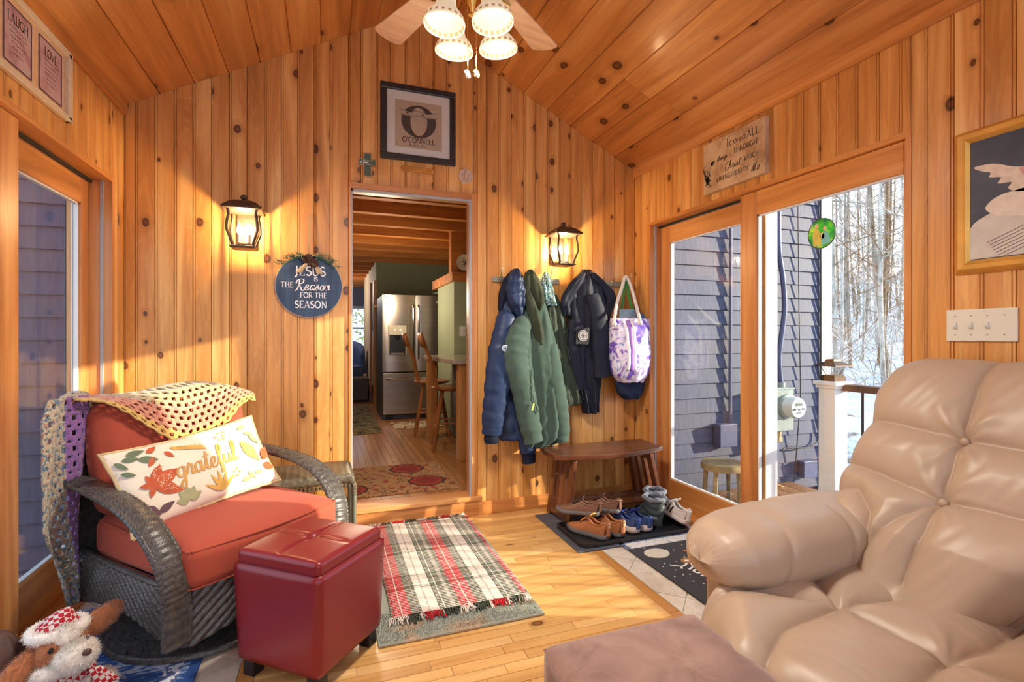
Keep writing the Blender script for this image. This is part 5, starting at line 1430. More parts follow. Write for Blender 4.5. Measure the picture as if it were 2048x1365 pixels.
m = MB(); m.box(1.14, 1.95, .66, 1.30, .05, .40); m.build('seat_base', M_tan, rc, smooth=False, bevel=.02)
# arms (near one barely in view)
def arm(yc, name):
    L0, L1 = 1.165, 1.97
    def f(u, v):
        x = lerp(L0, L1, v); a = 2 * pi * u
        prof_ = interp([(0, .0), (.006, .25), (.025, .5), (.06, .72), (.12, .88), (.22, .97), (.4, 1.02), (.7, 1.05), (.9, 1.0), (.97, .8), (1, .3)], v)
        hw, hh = .178 * prof_, .112 * prof_
        s_ = 1.0
        for sx_ in (.27, .60): s_ -= .055 * math.exp(-abs(v - sx_ - .04 * sin(a)) / .013)
        ca, sa = cos(a), sin(a); e = .82
        y = hw * s_ * (abs(ca) ** e) * (1 if ca > 0 else -1); z = hh * s_ * (abs(sa) ** e) * (1 if sa > 0 else -1)
        z *= 1.12 if z > 0 else .95
        pk = .004 * sin(a * 24) * math.exp(-v / .05) + .003 * nz(x * 14, y * 9, z * 9) + (.0025 * sin(x * 130 + 4 * y) * max(0, -sin(a)) if v < .9 else 0)
        return Vector((x - .02 * (1 if z < 0 else 0) * 0 + .02 * (ca < 0) * 0, yc + y, .512 + z + pk - .02 * (1 - v) ** 4))
    m = MB(); m.grid(f, 72, 110, closeu=True); m.build('arm', M_tan, rc, sharp=0)
    m = MB()
    m.box(1.235, 1.92, yc - .10, yc + .055, .03, .50); m.build('arm_panel', M_tan, rc, smooth=False, bevel=.015)
arm(1.375, 'far'); arm(.445, 'near')

# suede ottoman
M_suede = None
def suede():
    t = NT('brown_suede'); v = t.coord('Object'); f = t.noise(v, 7, 4, .6, 1.0); g = t.noise(v, 300, 2)
    c = t.ramp(f, [(.35, srgb(122, 92, 82)), (.5, srgb(146, 114, 102)), (.65, srgb(158, 128, 114))]); t.bump(g, .15, .001)
    return t.out(c, .9, sheen=.5, spec=.2)
M_suede = suede()
so = thing('suede_ottoman', 'brown suede box ottoman in front of the leather recliner', 'ottoman', (.785, .93, 0))
def sf2(o, p):
    o.z += .004 * nz(o.x * 6, o.y * 6) * (p[2] > 0) - .004 * (p[2] > 0) * math.exp(-abs(o.y - .12 - .15 * o.x) / .006) * max(0, 1 - abs(p[0])); return o
m = soft_box((.50, .64, .34), .03, 26, (.004, .004, .006), sf2); o = m.build('upholstered_top', suede(), so, weld=.0004, sharp=0); o.location = (0, 0, .25)
m = MB(); m.box(-.235, .235, -.305, .305, .03, .09); m.build('base', M_suede, so, smooth=False)
m = MB(); m.tube(cr([(-.243, -.31, .405), (-.243, .31, .405), (.243, .31, .405)], 1), .0025, 6); m.build('piping', M_suede, so)
for sx in (-1, 1):
    for sy in (-1, 1): MB().cbox((sx * .2, sy * .26, .016), (.05, .05, .03)).build('foot', plain('black_block', srgb(26, 24, 26), .4), so, smooth=False)

# ---------------------------------------------------------------- rugs and mats
def plaid_mat():
    t = NT('plaid_rug'); v = t.coord('Object'); sep = t.n('ShaderNodeSeparateXYZ'); t.l(v, sep.inputs[0])
    cream, red, green, grey = srgb(230, 222, 212), srgb(200, 40, 52), srgb(96, 104, 88), srgb(172, 170, 160)
    u = t.math('FRACT', t.math('ADD', t.math('DIVIDE', sep.outputs[0], .30), .02))
    cu = t.ramp(u, [(0, red), (.125, cream), (.14, red), (.265, green), (.35, cream), (.365, green), (.42, cream), (.52, grey), (.55, cream), (.68, green), (.76, cream), (.775, green), (.87, grey), (.93, green)], 'CONSTANT')
    w = t.math('FRACT', t.math('ADD', t.math('DIVIDE', sep.outputs[1], .42), .1))
    cw = t.ramp(w, [(0, cream), (.30, green), (.36, cream), (.40, grey), (.50, srgb(170, 110, 110)), (.53, grey), (.62, green), (.66, cream)], 'CONSTANT')
    weft = t.math('FRACT', t.math('MULTIPLY', sep.outputs[1], 70.0)); sel = t.math('LESS_THAN', weft, .27)
    c = t.mix(cu, cw, sel)
    ln = t.math('LESS_THAN', t.math('FRACT', t.math('DIVIDE', sep.outputs[0], .1)), .035); dash = t.math('LESS_THAN', t.math('FRACT', t.math('MULTIPLY', sep.outputs[1], 60.0)), .6)
    c = t.mix(c, srgb(50, 52, 50), t.math('MULTIPLY', ln, dash))
    n = t.noise(v, 120, 2); c = t.mix(c, (.55, .55, .55), t.math('MULTIPLY', n, .35), 'MULTIPLY')
    t.bump(t.math('ADD', n, t.math('PINGPONG', weft, .5)), .6, .004); return t.out(c, .95)
def pile(name, mat, x0, x1, y0, y1, z, h, n, sk=None):
    m = MB(); r_ = random.Random(4)
    for i in range(n):
        x, y = r_.uniform(x0, x1), r_.uniform(y0, y1); a = r_.uniform(0, 6.28); w = .0016; L = h * r_.uniform(.6, 1.1)
        m.add([(x + cos(a) * w, y + sin(a) * w, z), (x - cos(a) * w, y - sin(a) * w, z), (x + r_.uniform(-.003, .003), y + r_.uniform(-.003, .003), z + L)], [(0, 1, 2)])
    return m
def under_mat():
    t = NT('sage_wool_rug'); v = t.coord('Object'); f = t.noise(v, 5.5, 2, .4, .5); g = t.noise(v, 150, 2)
    c = t.ramp(f, [(0, srgb(168, 178, 168)), (.52, srgb(176, 184, 172)), (.56, srgb(196, 180, 156))]); c = t.mix(c, (.5, .5, .5), t.math('MULTIPLY', g, .4), 'MULTIPLY'); t.bump(g, 1, .006); return t.out(c, 1)
ur = thing('wool_rug', 'pale sage wool rug lying under the red plaid rug', 'rug', (.55, 2.68, 0))
M_under = under_mat()
m = soft_box((.72, 1.22, .014), .006, 4); o = m.build('rug_body', M_under, ur, weld=.0003); o.location = (0, 0, .007)
o = pile('p', None, -.355, .355, -.605, -.38, .013, .007, 9000).build('pile', M_under, ur, sharp=0, kind='stuff')
prug = thing('plaid_rug', 'red, green and cream plaid woven rug with fringed ends before the doorway', 'rug', (.575, 2.80, .0145))
m = MB(); m.grid(lambda u, v: (lerp(-.315, .315, u) + .004 * sin(v * 9), lerp(-.565, .57, v) + .006 * sin(u * 7), .006 + .0015 * sin(v * 40) * sin(u * 15) + .006 * max(0, nz(u * 3, v * 4))), 40, 80)
m.build('woven_field', plaid_mat(), prug, sharp=0, solid=.005)
for ye, dy in ((-.565, -1), (.57, 1)):
    for col, (a, b) in (('fringe_cream', (0, 1)), ('fringe_red', (.22, .34)), ('fringe_red', (.72, .84)), ('fringe_green', (.10, .2)), ('fringe_green', (.36, .46)), ('fringe_green', (.58, .7)), ('fringe_green', (.86, .94))):
        m = MB(); r_ = random.Random(int(a * 100) + dy)
        reds = [(.1, .2), (.22, .34), (.36, .46), (.58, .7), (.72, .84), (.86, .94)]
        for k in range(int((b - a) * 230)):
            t = r_.uniform(a, b)
            if col == 'fringe_cream' and any(p < t < q for p, q in reds): continue
            x = lerp(-.315, .315, t); L = r_.uniform(.03, .065); dx = r_.uniform(-.025, .025)
            P = [(x, ye, .008), (x + dx * .5 + r_.uniform(-.01, .01), ye + dy * L * .5, .010 + r_.uniform(0, .012)), (x + dx, ye + dy * L, r_.uniform(.002, .01))]
            m.tube(cr(P, 3), .0022, 4)
        m.build('fringe', plain(col, {'fringe_cream': srgb(226, 218, 208), 'fringe_red': srgb(190, 34, 44), 'fringe_green': srgb(66, 76, 64)}[col], .95), prug, kind='stuff', sharp=0)
# blue oriental rug, lower left
def blue_mat():
    t = NT('blue_rug'); v = t.coord('Object'); sep = t.n('ShaderNodeSeparateXYZ'); t.l(v, sep.inputs[0])
    vv = t.coord('Object', scale=(9, 22, 1)); f = t.noise(vv, 1.0, 5, .75, 1.0)
    c = t.ramp(f, [(0, srgb(40, 78, 140)), (.44, srgb(58, 100, 164)), (.52, srgb(176, 190, 208)), (.60, srgb(206, 212, 220)), (.64, srgb(60, 100, 160))], 'CONSTANT')
    e = t.ramp(t.math('MULTIPLY', sep.outputs[0], -1.0), [(0, (1, 1, 1)), (.035, (0, 0, 0))], 'CONSTANT')   # x = 0 is the right edge
    c = t.mix(c, srgb(44, 84, 150), e)
    e2 = t.ramp(t.math('MULTIPLY', sep.outputs[0], -1.0), [(0, (0, 0, 0)), (.055, (1, 1, 1)), (.11, (0, 0, 0))], 'CONSTANT'); vo = t.noise(t.coord('Object', scale=(30, 30, 1)), 1, 1)
    c = t.mix(c, t.ramp(vo, [(0, srgb(90, 110, 150)), (.5, srgb(214, 216, 220))], 'CONSTANT'), e2)
    g = t.noise(v, 150, 2); t.bump(g, .8, .004); return t.out(c, .95)
br_ = MB().prism([(0, 0), (0, -1.3), (-.60, -1.3), (-.60, .62), (-.42, .62), (0, .0 + .14)], 0, .010).build('blue_rug', blue_mat(), smooth=False, bevel=.003)
br_.location = (-.448, 2.20, .0005); tag(br_, 'blue and white oriental rug under the wicker chair in the corner', 'rug')
# grey felt mat, boot tray
fm = MB().prism([(1.352, 2.595), (2.19, 2.58), (2.19, 3.02), (1.9, 3.25), (1.350, 3.25)], .0005, .007).build('felt_mat', fabric('charcoal_felt', srgb(62, 66, 76), 200), smooth=False, bevel=.002)
tag(fm, 'charcoal ribbed mat under the boot tray and bench', 'mat')
def rr(x0, x1, y0, y1, r_, n=6):
    out = []
    for cx_, cy_, a0 in ((x1 - r_, y1 - r_, 0), (x0 + r_, y1 - r_, 90), (x0 + r_, y0 + r_, 180), (x1 - r_, y0 + r_, 270)):
        out += arc(cx_, cy_, r_, r_, a0, a0 + 90, n)
    return out
tr_ = thing('boot_tray', 'black plastic boot tray holding the row of shoes', 'tray', (1.775, 2.815, .008))
m = MB(); loops = [(0, .002, .0), (0, .022, .0), (-.008, .024, 0), (-.016, .022, 0), (-.022, .006, 0)]
rings = []
for dx, z, _ in loops:
    rings.append([(x, y, z) for x, y in rr(-.385 - dx, .385 + dx, -.195 - dx, .195 + dx, .05 + dx if .05 + dx > .01 else .01)])
n = len(rings[0]); vs = [p for r_ in rings for p in r_]; fs = []
for j in range(len(rings) - 1):
    for i in range(n): fs.append((j * n + i, j * n + (i + 1) % n, (j + 1) * n + (i + 1) % n, (j + 1) * n + i))
fs.append(tuple((len(rings) - 1) * n + i for i in range(n))); fs.append(tuple(range(n)))
m.add(vs, fs); m.build('tray_shell', plain('black_plastic', srgb(34, 36, 40), .35), tr_, sharp=30)
# holiday mat
hm = thing('holiday_mat', 'black holiday door mat with moon and reindeer behind the recliner arm', 'mat', (1.885, 2.03, 0))
MB().box(-.25, .25, -.62, .62, .0005, .009).build('mat_field', fabric('black_pile', srgb(34, 36, 40), 300, .5), hm, smooth=False, bevel=.003)
M_band = pattern_rug('denim_band', [(0, srgb(60, 74, 110)), (.5, srgb(150, 160, 180)), (.56, srgb(72, 88, 124))], 60, 2)
m = MB(); m.box(-.253, .253, .575, .623, .002, .0102); m.box(-.253, -.228, .50, .623, .002, .0102); m.build('blue_border', M_band, hm, smooth=False)
MB().box(-.228, .25, .50, .575, .002, .0104).build('snow_band', pattern_rug('snow_band', [(0, srgb(60, 66, 76)), (.36, srgb(220, 218, 208)), (.6, srgb(200, 200, 196))], 45, 6), hm, smooth=False)
Mm = Matrix.Identity(4)
m = MB(); m.prism(arc(-.125, .40, .075, .06, 0, 345, 28), .009, .0108); m.build('moon', fabric('moon_cream', srgb(214, 206, 184), 200), hm, smooth=False)
m = MB(); m.prism([(.02, .25), (.08, .29), (.14, .28), (.22, .30), (.24, .24), (.16, .21), (.06, .20)], .009, .0108); m.build('reindeer_body', plain('deer_brown', srgb(170, 116, 70), .9), hm, smooth=False)
m = MB(); m.prism(arc(-.02, .26, .045, .035, 0, 345, 16), .009, .011); m.build('reindeer_head', plain('deer_brown', srgb(170, 116, 70), .9), hm, smooth=False)
m = MB(); m.prism(arc(-.03, .262, .014, .011, 0, 345, 12), .011, .0118); m.build('eye', plain('mat_white', srgb(226, 224, 214), .9), hm, smooth=False)
m = MB(); m.prism([(.06, .20), (.24, .22), (.24, .29), (.10, .29)], .0105, .0115); m.build('red_coat', plain('mat_red', srgb(186, 44, 50), .9), hm, smooth=False)
for P in ([(-.05, .235), (-.09, .215), (-.13, .23), (-.15, .25)], [(-.10, .22), (-.12, .19)], [(-.03, .225), (-.05, .19), (-.09, .17)], [(-.05, .19), (-.03, .165)]):
    m = MB(); ribbon(m, cr(P, 4), .012, Mm, .0108); m.build('antler', plain('mat_white', srgb(226, 224, 214), .9), hm)
for P in ([(.06, .28), (.07, .34), (.04, .38)], [(.13, .28), (.15, .35), (.17, .39)]):
    m = MB(); ribbon(m, cr(P, 4), .022, Mm, .0108); m.build('reindeer_leg', plain('deer_brown', srgb(170, 116, 70), .9), hm)
Mt = frame_M((0, 0, .0112), (-1, 0, 0), (0, -1, 0))
m = MB(); caps(m, 'XMAS', -.03, -.155, .07, Mt, wt=.2); m.build('white_lettering', plain('mat_white', srgb(226, 224, 214), .9), hm)
m = MB(); caps(m, 'MERRY', -.06, -.05, .085, Mt, wt=.2, slant=.3); m.build('red_lettering', plain('mat_red', srgb(186, 44, 50), .9), hm)
m = MB(); r_ = random.Random(6)
for k in range(70):
    x, y = r_.uniform(-.21, .24), r_.uniform(-.55, .48); m.prism(arc(x, y, .0045, .0045, 0, 300, 5), .009, .0104)
m.build('snowflakes', plain('mat_white', srgb(226, 224, 214), .9), hm, smooth=False, kind='stuff')

# ---------------------------------------------------------------- bench
bn = thing('wooden_bench', 'dark-stained slatted bench with curved plank seat under the coats', 'bench', (0, 0, 0))
def yfront(x): t = (x - 1.79) / .42; return 2.925 + .055 * t * t
for k in range(6):
    def ed(x, q): return lerp(yfront(x), 3.315 - .05 * ((x - 1.79) / .42) ** 2, q)
    m = MB(); n = 16; vs = []
    q0, q1 = k / 6 + .004, (k + 1) / 6 - .004
    xa = 1.375; xb = 2.21
    for i in range(n + 1):
        x = lerp(xa + .02 * (k > 3), xb, i / n)
        dz = .012 * ((x - 1.79) / .42) ** 2
        for q in (q0, q1):
            for z in (.432, .462): vs.append((x, ed(x, q), z + dz))
    fs = []
    for i in range(n):
        a, b = 4 * i, 4 * i + 4; fs += [(a + 1, a + 3, b + 3, b + 1), (a, b, b + 2, a + 2), (a, a + 1, b + 1, b), (a + 2, b + 2, b + 3, a + 3)]
    fs += [(0, 2, 3, 1), (4 * n, 4 * n + 1, 4 * n + 3, 4 * n + 2)]
    m.add(vs, fs); m.build('seat_slat', M_darkwoodX, bn, smooth=False, bevel=.003)
for (xt, xb_) in ((1.515, 1.465), (2.10, 2.19)):
    for k, (yt, yb) in enumerate(((2.985, 2.965), (3.07, 3.055), (3.15, 3.15), (3.235, 3.255))):
        w = .028 if k in (0, 3) else .019
        t_ = .42; zb = .0 if k in (0, 3) else .06
        xz = lambda z: lerp(xb_, xt, z / .43); yz = lambda z: lerp(yb, yt, z / .43)
        m = MB(); vs = []
        for z in (zb, .43):
            for dx in (-.013, .013):
                for dy in (-w, w): vs.append((xz(z) + dx, yz(z) + dy, z + (.0075 if z == 0 else 0)))
        m.add(vs, [(0, 1, 3, 2), (4, 6, 7, 5), (0, 4, 5, 1), (2, 3, 7, 6), (0, 2, 6, 4), (1, 5, 7, 3)])
        m.build('leg' if k in (0, 3) else 'side_slat', M_darkwoodZ, bn, smooth=False, bevel=.003)
    m = MB(); m.box(xb_ - .008, xb_ + .016, 2.985, 3.24, .03, .10); m.build('side_rail', M_darkwoodX, bn, smooth=False, bevel=.003)
    m = MB(); m.box(xt - .012, xt + .012, 3.0, 3.24, .39, .432); m.build('side_rail', M_darkwoodX, bn, smooth=False, bevel=.003)
for k in range(4): MB().box(1.49, 2.175, 3.0 + k * .062, 3.056 + k * .062, .09, .105).build('shelf_slat', M_darkwoodX, bn, smooth=False, bevel=.002)

# ---------------------------------------------------------------- shoes
def foot_w(t, L): return L * interp([(0, .02), (.02, .075), (.08, .105), (.2, .115), (.35, .108), (.5, .118), (.65, .142), (.78, .142), (.9, .105), (.97, .06), (1, .01)], t)
def shoe(name, label, loc, rz, L, hs, mats, group, z=0.0, collar=.62, sole_h=.030, laces=True, tab=None, tilt=(0, 0), stripes=False, fuzzy=False, hheel=None):
    """toe towards +y, heel at the origin"""
    up, sole, inner, lace = mats
    t_ = thing(name, label, 'shoe', (loc[0], loc[1], z), 0, group, rot=(tilt[0], tilt[1], rz))
    out = [(foot_w(k / 24, L), k / 24 * L) for k in range(25)]
    m = MB()
    for (zz, g) in ((0, -.004), (.006, .002), (sole_h * .6, .004), (sole_h, .001)): pass
    rings = []
    N = 25
    for zz, g in ((0, -.002), (.005, .006), (sole_h * .55, .010), (sole_h, .007)):
        ring = []
        for k in range(N): w, y = foot_w(k / 24, L) + g, lerp(-g, L + g, k / 24); ring.append((w, y, zz + .010 * max(0, (k / 24 - .75) / .25) ** 2 + .004 * max(0, .08 - k / 24) / .08))
        for k in range(N - 1, -1, -1): w, y = foot_w(k / 24, L) + g, lerp(-g, L + g, k / 24); ring.append((-w, y, zz + .010 * max(0, (k / 24 - .75) / .25) ** 2 + .004 * max(0, .08 - k / 24) / .08))
        rings.append(ring)
    n = len(rings[0]); vs = [p for r_ in rings for p in r_]
    fs = [(j * n + i, j * n + (i + 1) % n, (j + 1) * n + (i + 1) % n, (j + 1) * n + i) for j in range(3) for i in range(n)] + [tuple(range(n)), tuple(3 * n + i for i in range(n))]
    m.add(vs, fs); m.build('sole', sole, t_, weld=.0005, sharp=50)
    H0 = hs
    def top(t): return interp([(0, H0 * .86), (.05, H0 * .9), (.14, H0 * .72), (.3, H0 * .70), (.45, H0 * .92), (.52, H0 * .84), (.65, H0 * .62), (.8, H0 * .48), (.93, H0 * .38), (1, H0 * .22)], t)
    def opening(t):   # angular half-width of the opening at the top (0 closed)
        if t > .52: return 0.0
        return interp([(0, .60), (.06, .75), (.2, .78), (.35, .66), (.47, .42), (.52, .0)], t)
    def up_f(sd):
        def f(u, v):
            t = v; w = foot_w(t, L) * .97; h = top(t) - sole_h * .8
            amax = pi / 2 - opening(t) * .9
            a = u * amax
            x = w * cos(a) ** .62 if a < pi / 2 - 1e-4 else 0
            zz = sole_h * .85 + .010 * max(0, (t - .75) / .25) ** 2 + h * sin(a) ** 1.0 / (sin(amax) if t <= .52 else 1)
            if t <= .52: x = max(x, w * .35)
            y = t * L + (.012 * (1 - 2 * u) * (t < .1) * (1 - t / .1) if t < .1 else 0)
            x += .0018 * nz(y * 40, zz * 40, sd)
            return Vector((sd * x, y, zz))
        return f
    m = MB()
    for sd in (-1, 1): m.grid(up_f(sd), 10, 30)
    # heel counter closing the back
    m.grid(lambda u, v: Vector((lerp(-1, 1, u) * foot_w(0.02, L) * (1 - .25 * v), -.002 - .012 * (1 - (2 * u - 1) ** 2) * (1 - .3 * v), lerp(sole_h * .8, H0 * .88, v))), 8, 6)
    m.build('upper', up, t_, weld=.0006, sharp=0, solid=.004)
    m = MB(); m.grid(lambda u, v: (lerp(-1, 1, u) * foot_w(lerp(.03, .5, v), L) * .9, lerp(.03, .5, v) * L, sole_h + .006), 4, 10); m.build('insole', inner, t_)
    P = [up_f(1)(1, k / 30 * .5 / .5 * .52) for k in range(0, 31)]
    P = [up_f(1)(1, .52 * k / 20) for k in range(20, -1, -1)] + [Vector((0, -.008, H0 * .90))] + [up_f(-1)(1, .52 * k / 20) for k in range(0, 21)]
    m = MB(); m.tube(cr(P[::2], 4), .0065 if not fuzzy else .011, 8); m.build('collar', inner if fuzzy else up, t_)
    m = MB(); m.grid(lambda u, v: (lerp(-.028, .028, u), L * lerp(.62, .36, v), top(.6) * .98 + .012 + H0 * .42 * v - .006 * (2 * u - 1) ** 2), 6, 6); m.build('tongue', inner if not fuzzy else up, t_, solid=.006)
    if laces:
        for k in range(4):
            tt = .44 + .06 * k; zz = top(tt) + .006; m = MB(); m.tube(cr([(-.03, tt * L, zz - .010), (0, tt * L + .008, zz + .003), (.03, tt * L + .016, zz - .010)], 4), .003, 6); m.build('lace', lace, t_)
        m = MB(); c0 = (0, .42 * L, top(.42) + .016)
        for sg in (-1, 1): m.tube(cr([c0, (sg * .03, c0[1] - .01, c0[2] + .018), (sg * .045, c0[1] + .01, c0[2]), (sg * .01, c0[1], c0[2])], 5), .0028, 6)
        m.build('lace_bow', lace, t_)
    if tab: m = MB(); m.cbox((0, -.013, H0 * .80), (.020, .008, .034)); m.build('heel_tab', tab, t_, smooth=False, bevel=.003)
    if stripes:
        for k in range(3):
            for sd in (-1, 1):
                m = MB(); y = L * (.42 + .09 * k); a = up_f(sd)
                m.grid(lambda u, v: a(lerp(.05, .8, v), (y / L) - .06 * v + .035 * u) + Vector((sd * .003, 0, .002)), 2, 6); m.build('side_stripe', plain('black_stripe', srgb(22, 24, 28), .5), t_, solid=.0015)
    return t_
br1 = leather('hiker_brown', srgb(168, 108, 66), .6, 120, .15, .2); gry = plain('grey_rubber', srgb(112, 112, 114), .6); org = plain('orange_liner', srgb(220, 140, 40), .7)
TZ0 = .014
D = radians
SG = 'shoes in the boot tray'
shoe('hiking_shoe', 'left tan leather hiking shoe with orange insole, front left in the boot tray', (1.585, 2.672), D(28), .285, .115, (br1, gry, org, plain('dark_lace', srgb(70, 50, 38), .8)), SG, TZ0, tab=plain('pale_tab', srgb(200, 170, 140), .6))
shoe('hiking_shoe', 'right of the two tan leather hiking shoes, beside the blue running shoes', (1.69, 2.675), D(20), .285, .115, (br1, gry, plain('dark_liner', srgb(60, 40, 32), .8), plain('dark_lace', srgb(70, 50, 38), .8)), SG, TZ0, tab=plain('pale_tab', srgb(200, 170, 140), .6))
slp = leather('slip_on_brown', srgb(126, 88, 68), .6, 100, .3, .3)
shoe('slip_on_shoe', 'worn brown slip-on resting on top of the left tan hiking shoe', (1.60, 2.80), D(52), .265, .092, (slp, gry, plain('dark_liner', srgb(60, 40, 32), .8), gry), SG, TZ0 + .105, laces=False, sole_h=.028)
shoe('slip_on_shoe', 'worn brown slip-on resting on top of the right tan hiking shoe', (1.745, 2.80), D(46), .265, .092, (slp, gry, plain('dark_liner', srgb(60, 40, 32), .8), gry), SG, TZ0 + .105, laces=False, sole_h=.028)
bl_up = fabric('blue_knit', srgb(62, 84, 136), 300, .15, .0, .7); bl_in = fabric('royal_liner', srgb(30, 60, 150), 300, .1); wso = plain('white_foam', srgb(226, 216, 214), .6, noise=.04)
shoe('running_shoe', 'left of the two blue running shoes with thick white soles', (1.815, 2.70), D(20), .28, .10, (bl_up, wso, bl_in, bl_in), SG, TZ0, sole_h=.04, tab=bl_in)
shoe('running_shoe', 'right of the two blue running shoes, next to the grey boots', (1.90, 2.70), D(12), .28, .10, (bl_up, wso, bl_in, bl_in), SG, TZ0, sole_h=.04, tab=bl_in)
wl_ = leather('white_leather', srgb(226, 218, 212), .5, 100, .04, .05)
shoe('striped_sneaker', 'white sneaker with black side stripes at the right end of the tray', (2.15, 2.655), D(10), .27, .105, (wl_, wso, plain('grey_liner', srgb(170, 172, 178), .9), wso), SG, TZ0 + .03, tab=wl_, stripes=True, tilt=(D(10), 0))
shoe('dark_sneaker', 'navy and white laced sneaker partly behind the recliner arm', (2.20, 2.78), D(-5), .26, .10, (plain('navy_mesh', srgb(36, 44, 66), .8), wso, plain('dark_liner', srgb(60, 40, 32), .8), wso), SG, TZ0)
# fleece lined boots
def boot(label, x, y, rz):
    t_ = thing('winter_boot', label, 'shoe', (x, y, TZ0), rz, SG)
    M_b = leather('boot_green_grey', srgb(58, 70, 74), .55, 60, .15, .3); M_f = fabric('boot_fleece', srgb(112, 118, 130), 120, .35)
    m = MB(); out = [(foot_w(k / 20, .26) + .003, k / 20 * .26) for k in range(21)]; m.prism(out + [(-a, b) for a, b in out[::-1]], 0, .022); m.build('sole', plain('black_rubber', srgb(30, 32, 36), .5), t_, sharp=30)
    def f(u, v):
        a = 2 * pi * u; z = lerp(.02, .185, v)
        k = interp([(0, 1), (.25, .62), (.45, .05), (.6, 0), (1, 0)], v)      # foot flowing into the shaft
        rx = lerp(.052 + .010 * v, .048, k); ry = lerp(.062 + .008 * v, .13, k); cy = lerp(.062, .13, k)
        wr = .0022 * sin(z * 130 + 2 * sin(a * 2)) * (1 - k)
        return Vector(((rx + wr) * cos(a), cy + (ry + wr) * sin(a), z))
    m = MB(); m.grid(f, 36, 40, closeu=True); m.build('shaft', M_b, t_, sharp=0)
    m = MB(); P = [f(k / 30, 1) + Vector((0, 0, .004 * sin(k))) for k in range(31)]; m.tube(P, [.012 + .0025 * ((k * 7) % 3) for k in range(31)], 8); m.build('fleece_cuff', M_f, t_, sharp=0)
    m = MB(); m.grid(lambda u, v: (lerp(1, .9, v) * .055 * cos(2 * pi * u), .062 + .065 * sin(2 * pi * u) * lerp(1, .9, v), lerp(.19, .06, v)), 24, 4, closeu=True); m.build('lining', M_f, t_)
    m = MB(); m.cbox(f(.80, .72) + Vector((0, -.002, 0)), (.022, .004, .022), Matrix.Rotation(D(45), 4, 'Y')); m.build('logo_diamond', plain('silver_print', srgb(176, 180, 184), .4, .4), t_, smooth=False)
boot('nearer dark grey-green winter boot with fleece cuff and silver diamond mark', 2.00, 2.715, D(8))
boot('farther fleece-cuffed winter boot, behind the one with the diamond mark', 2.085, 2.835, D(4))
# ---------------------------------------------------------------- coat hooks, coats and bags on the back wall
M_steelh = plain('brushed_hook_steel', srgb(170, 160, 140), .35, .8)
M_rail = plain('grey_hook_rail', srgb(150, 146, 132), .5, .2)
def wx(px, y=560, Y=3.39): return atY(px, y, Y).x
RZ = 1.645
def rack(name, label, xa, xb, hooks, group=None):
    t_ = thing(name, label, 'hook rack', ((xa + xb) / 2, YB - .004, RZ))
    MB().box(xa - (xa + xb) / 2, xb - (xa + xb) / 2, -.012, 0, -.02, .02).build('rail_plate', M_rail, t_, smooth=False, bevel=.003)
    for h in hooks:
        x = h - (xa + xb) / 2
        m = MB(); m.tube(cr([(x, -.012, .012), (x, -.035, .0), (x, -.058, .025), (x + .004, -.07, .062), (x + .006, -.066, .078)], 5), .0038, 8)
        m.tube(cr([(x, -.012, -.008), (x, -.03, -.02), (x, -.045, -.008), (x, -.046, .002)], 5), .0032, 8)
        m.cbox((x, -.015, 0), (.02, .006, .035)); m.build('hook', M_steelh, t_, weld=0)
rack('coat_rack', 'steel hook rail behind the navy puffer and green jackets', wx(985), wx(1118), [wx(997), wx(1030), wx(1062), wx(1095)])
rack('coat_rack', 'steel hook rail between the softshell jacket and the tote bag', wx(1150), wx(1258), [wx(1172), wx(1201), wx(1222), wx(1252)])

def garment(out, Yb, fold=(9, .012), seed=0, quilt=0, conv=None, nu=64, nv=90, front=None):
    """out: rows (ypx, xl_px, xr_px, depth m). A closed hanging body with folds that gather towards the top."""
    rows = [(atY((a + b) / 2, y, Yb - d / 2).z, atY(a, y, Yb - d / 2).x, atY(b, y, Yb - d / 2).x, d) for y, a, b, d in out]
    zt, zb = rows[0][0], rows[-1][0]
    tl = [((zt - r_[0]) / (zt - zb), r_[1]) for r_ in rows]; tr2 = [((zt - r_[0]) / (zt - zb), r_[2]) for r_ in rows]; td = [((zt - r_[0]) / (zt - zb), r_[3]) for r_ in rows]
    def sm(tab, t): return (interp(tab, max(0, t - .02)) + interp(tab, t) + interp(tab, min(1, t + .02))) / 3
    def f(u, v):
        a = 2 * pi * u; xl, xr, d = sm(tl, v), sm(tr2, v), sm(td, v); z = lerp(zt, zb, v)
        c, s_ = cos(a), sin(a); x = (xl + xr) / 2 + (xr - xl) / 2 * c
        k = abs(s_) ** .75 * (1 if s_ > 0 else -1)
        y = Yb - d / 2 - d / 2 * k
        if s_ > 0:
            amp = fold[1] * min(1, .35 + v * 1.1) * (s_ ** .5)
            y -= amp * sin(fold[0] * c + 2.2 * nz(v * 2.5, seed) * 2 + seed) + .55 * amp * sin(fold[0] * 2.1 * c + 5 * v + seed * 2)
            y -= .006 * nz(c * 5, z * 14, seed) + .003 * nz(c * 14, z * 30, seed + 3)
            if quilt:
                q = abs(sin((z + .018 * nz(c * 3, z * 4, seed)) / quilt * pi)); y -= .013 * q ** .5 * s_ ** .4 - .004; y += .0022 * sin(c * 60 + 8 * nz(c * 6, z * 9)) * (1 - q)
        z += (.012 * nz(c * 4, 7.7, seed)) * v
        return Vector((x, y, z))
    m = MB(); m.grid(f, nu, nv, closeu=True)
    n = nu; m.f.append(tuple(range(nu - 1, -1, -1))); m.f.append(tuple(nv * nu + i for i in range(nu)))
    return m, f
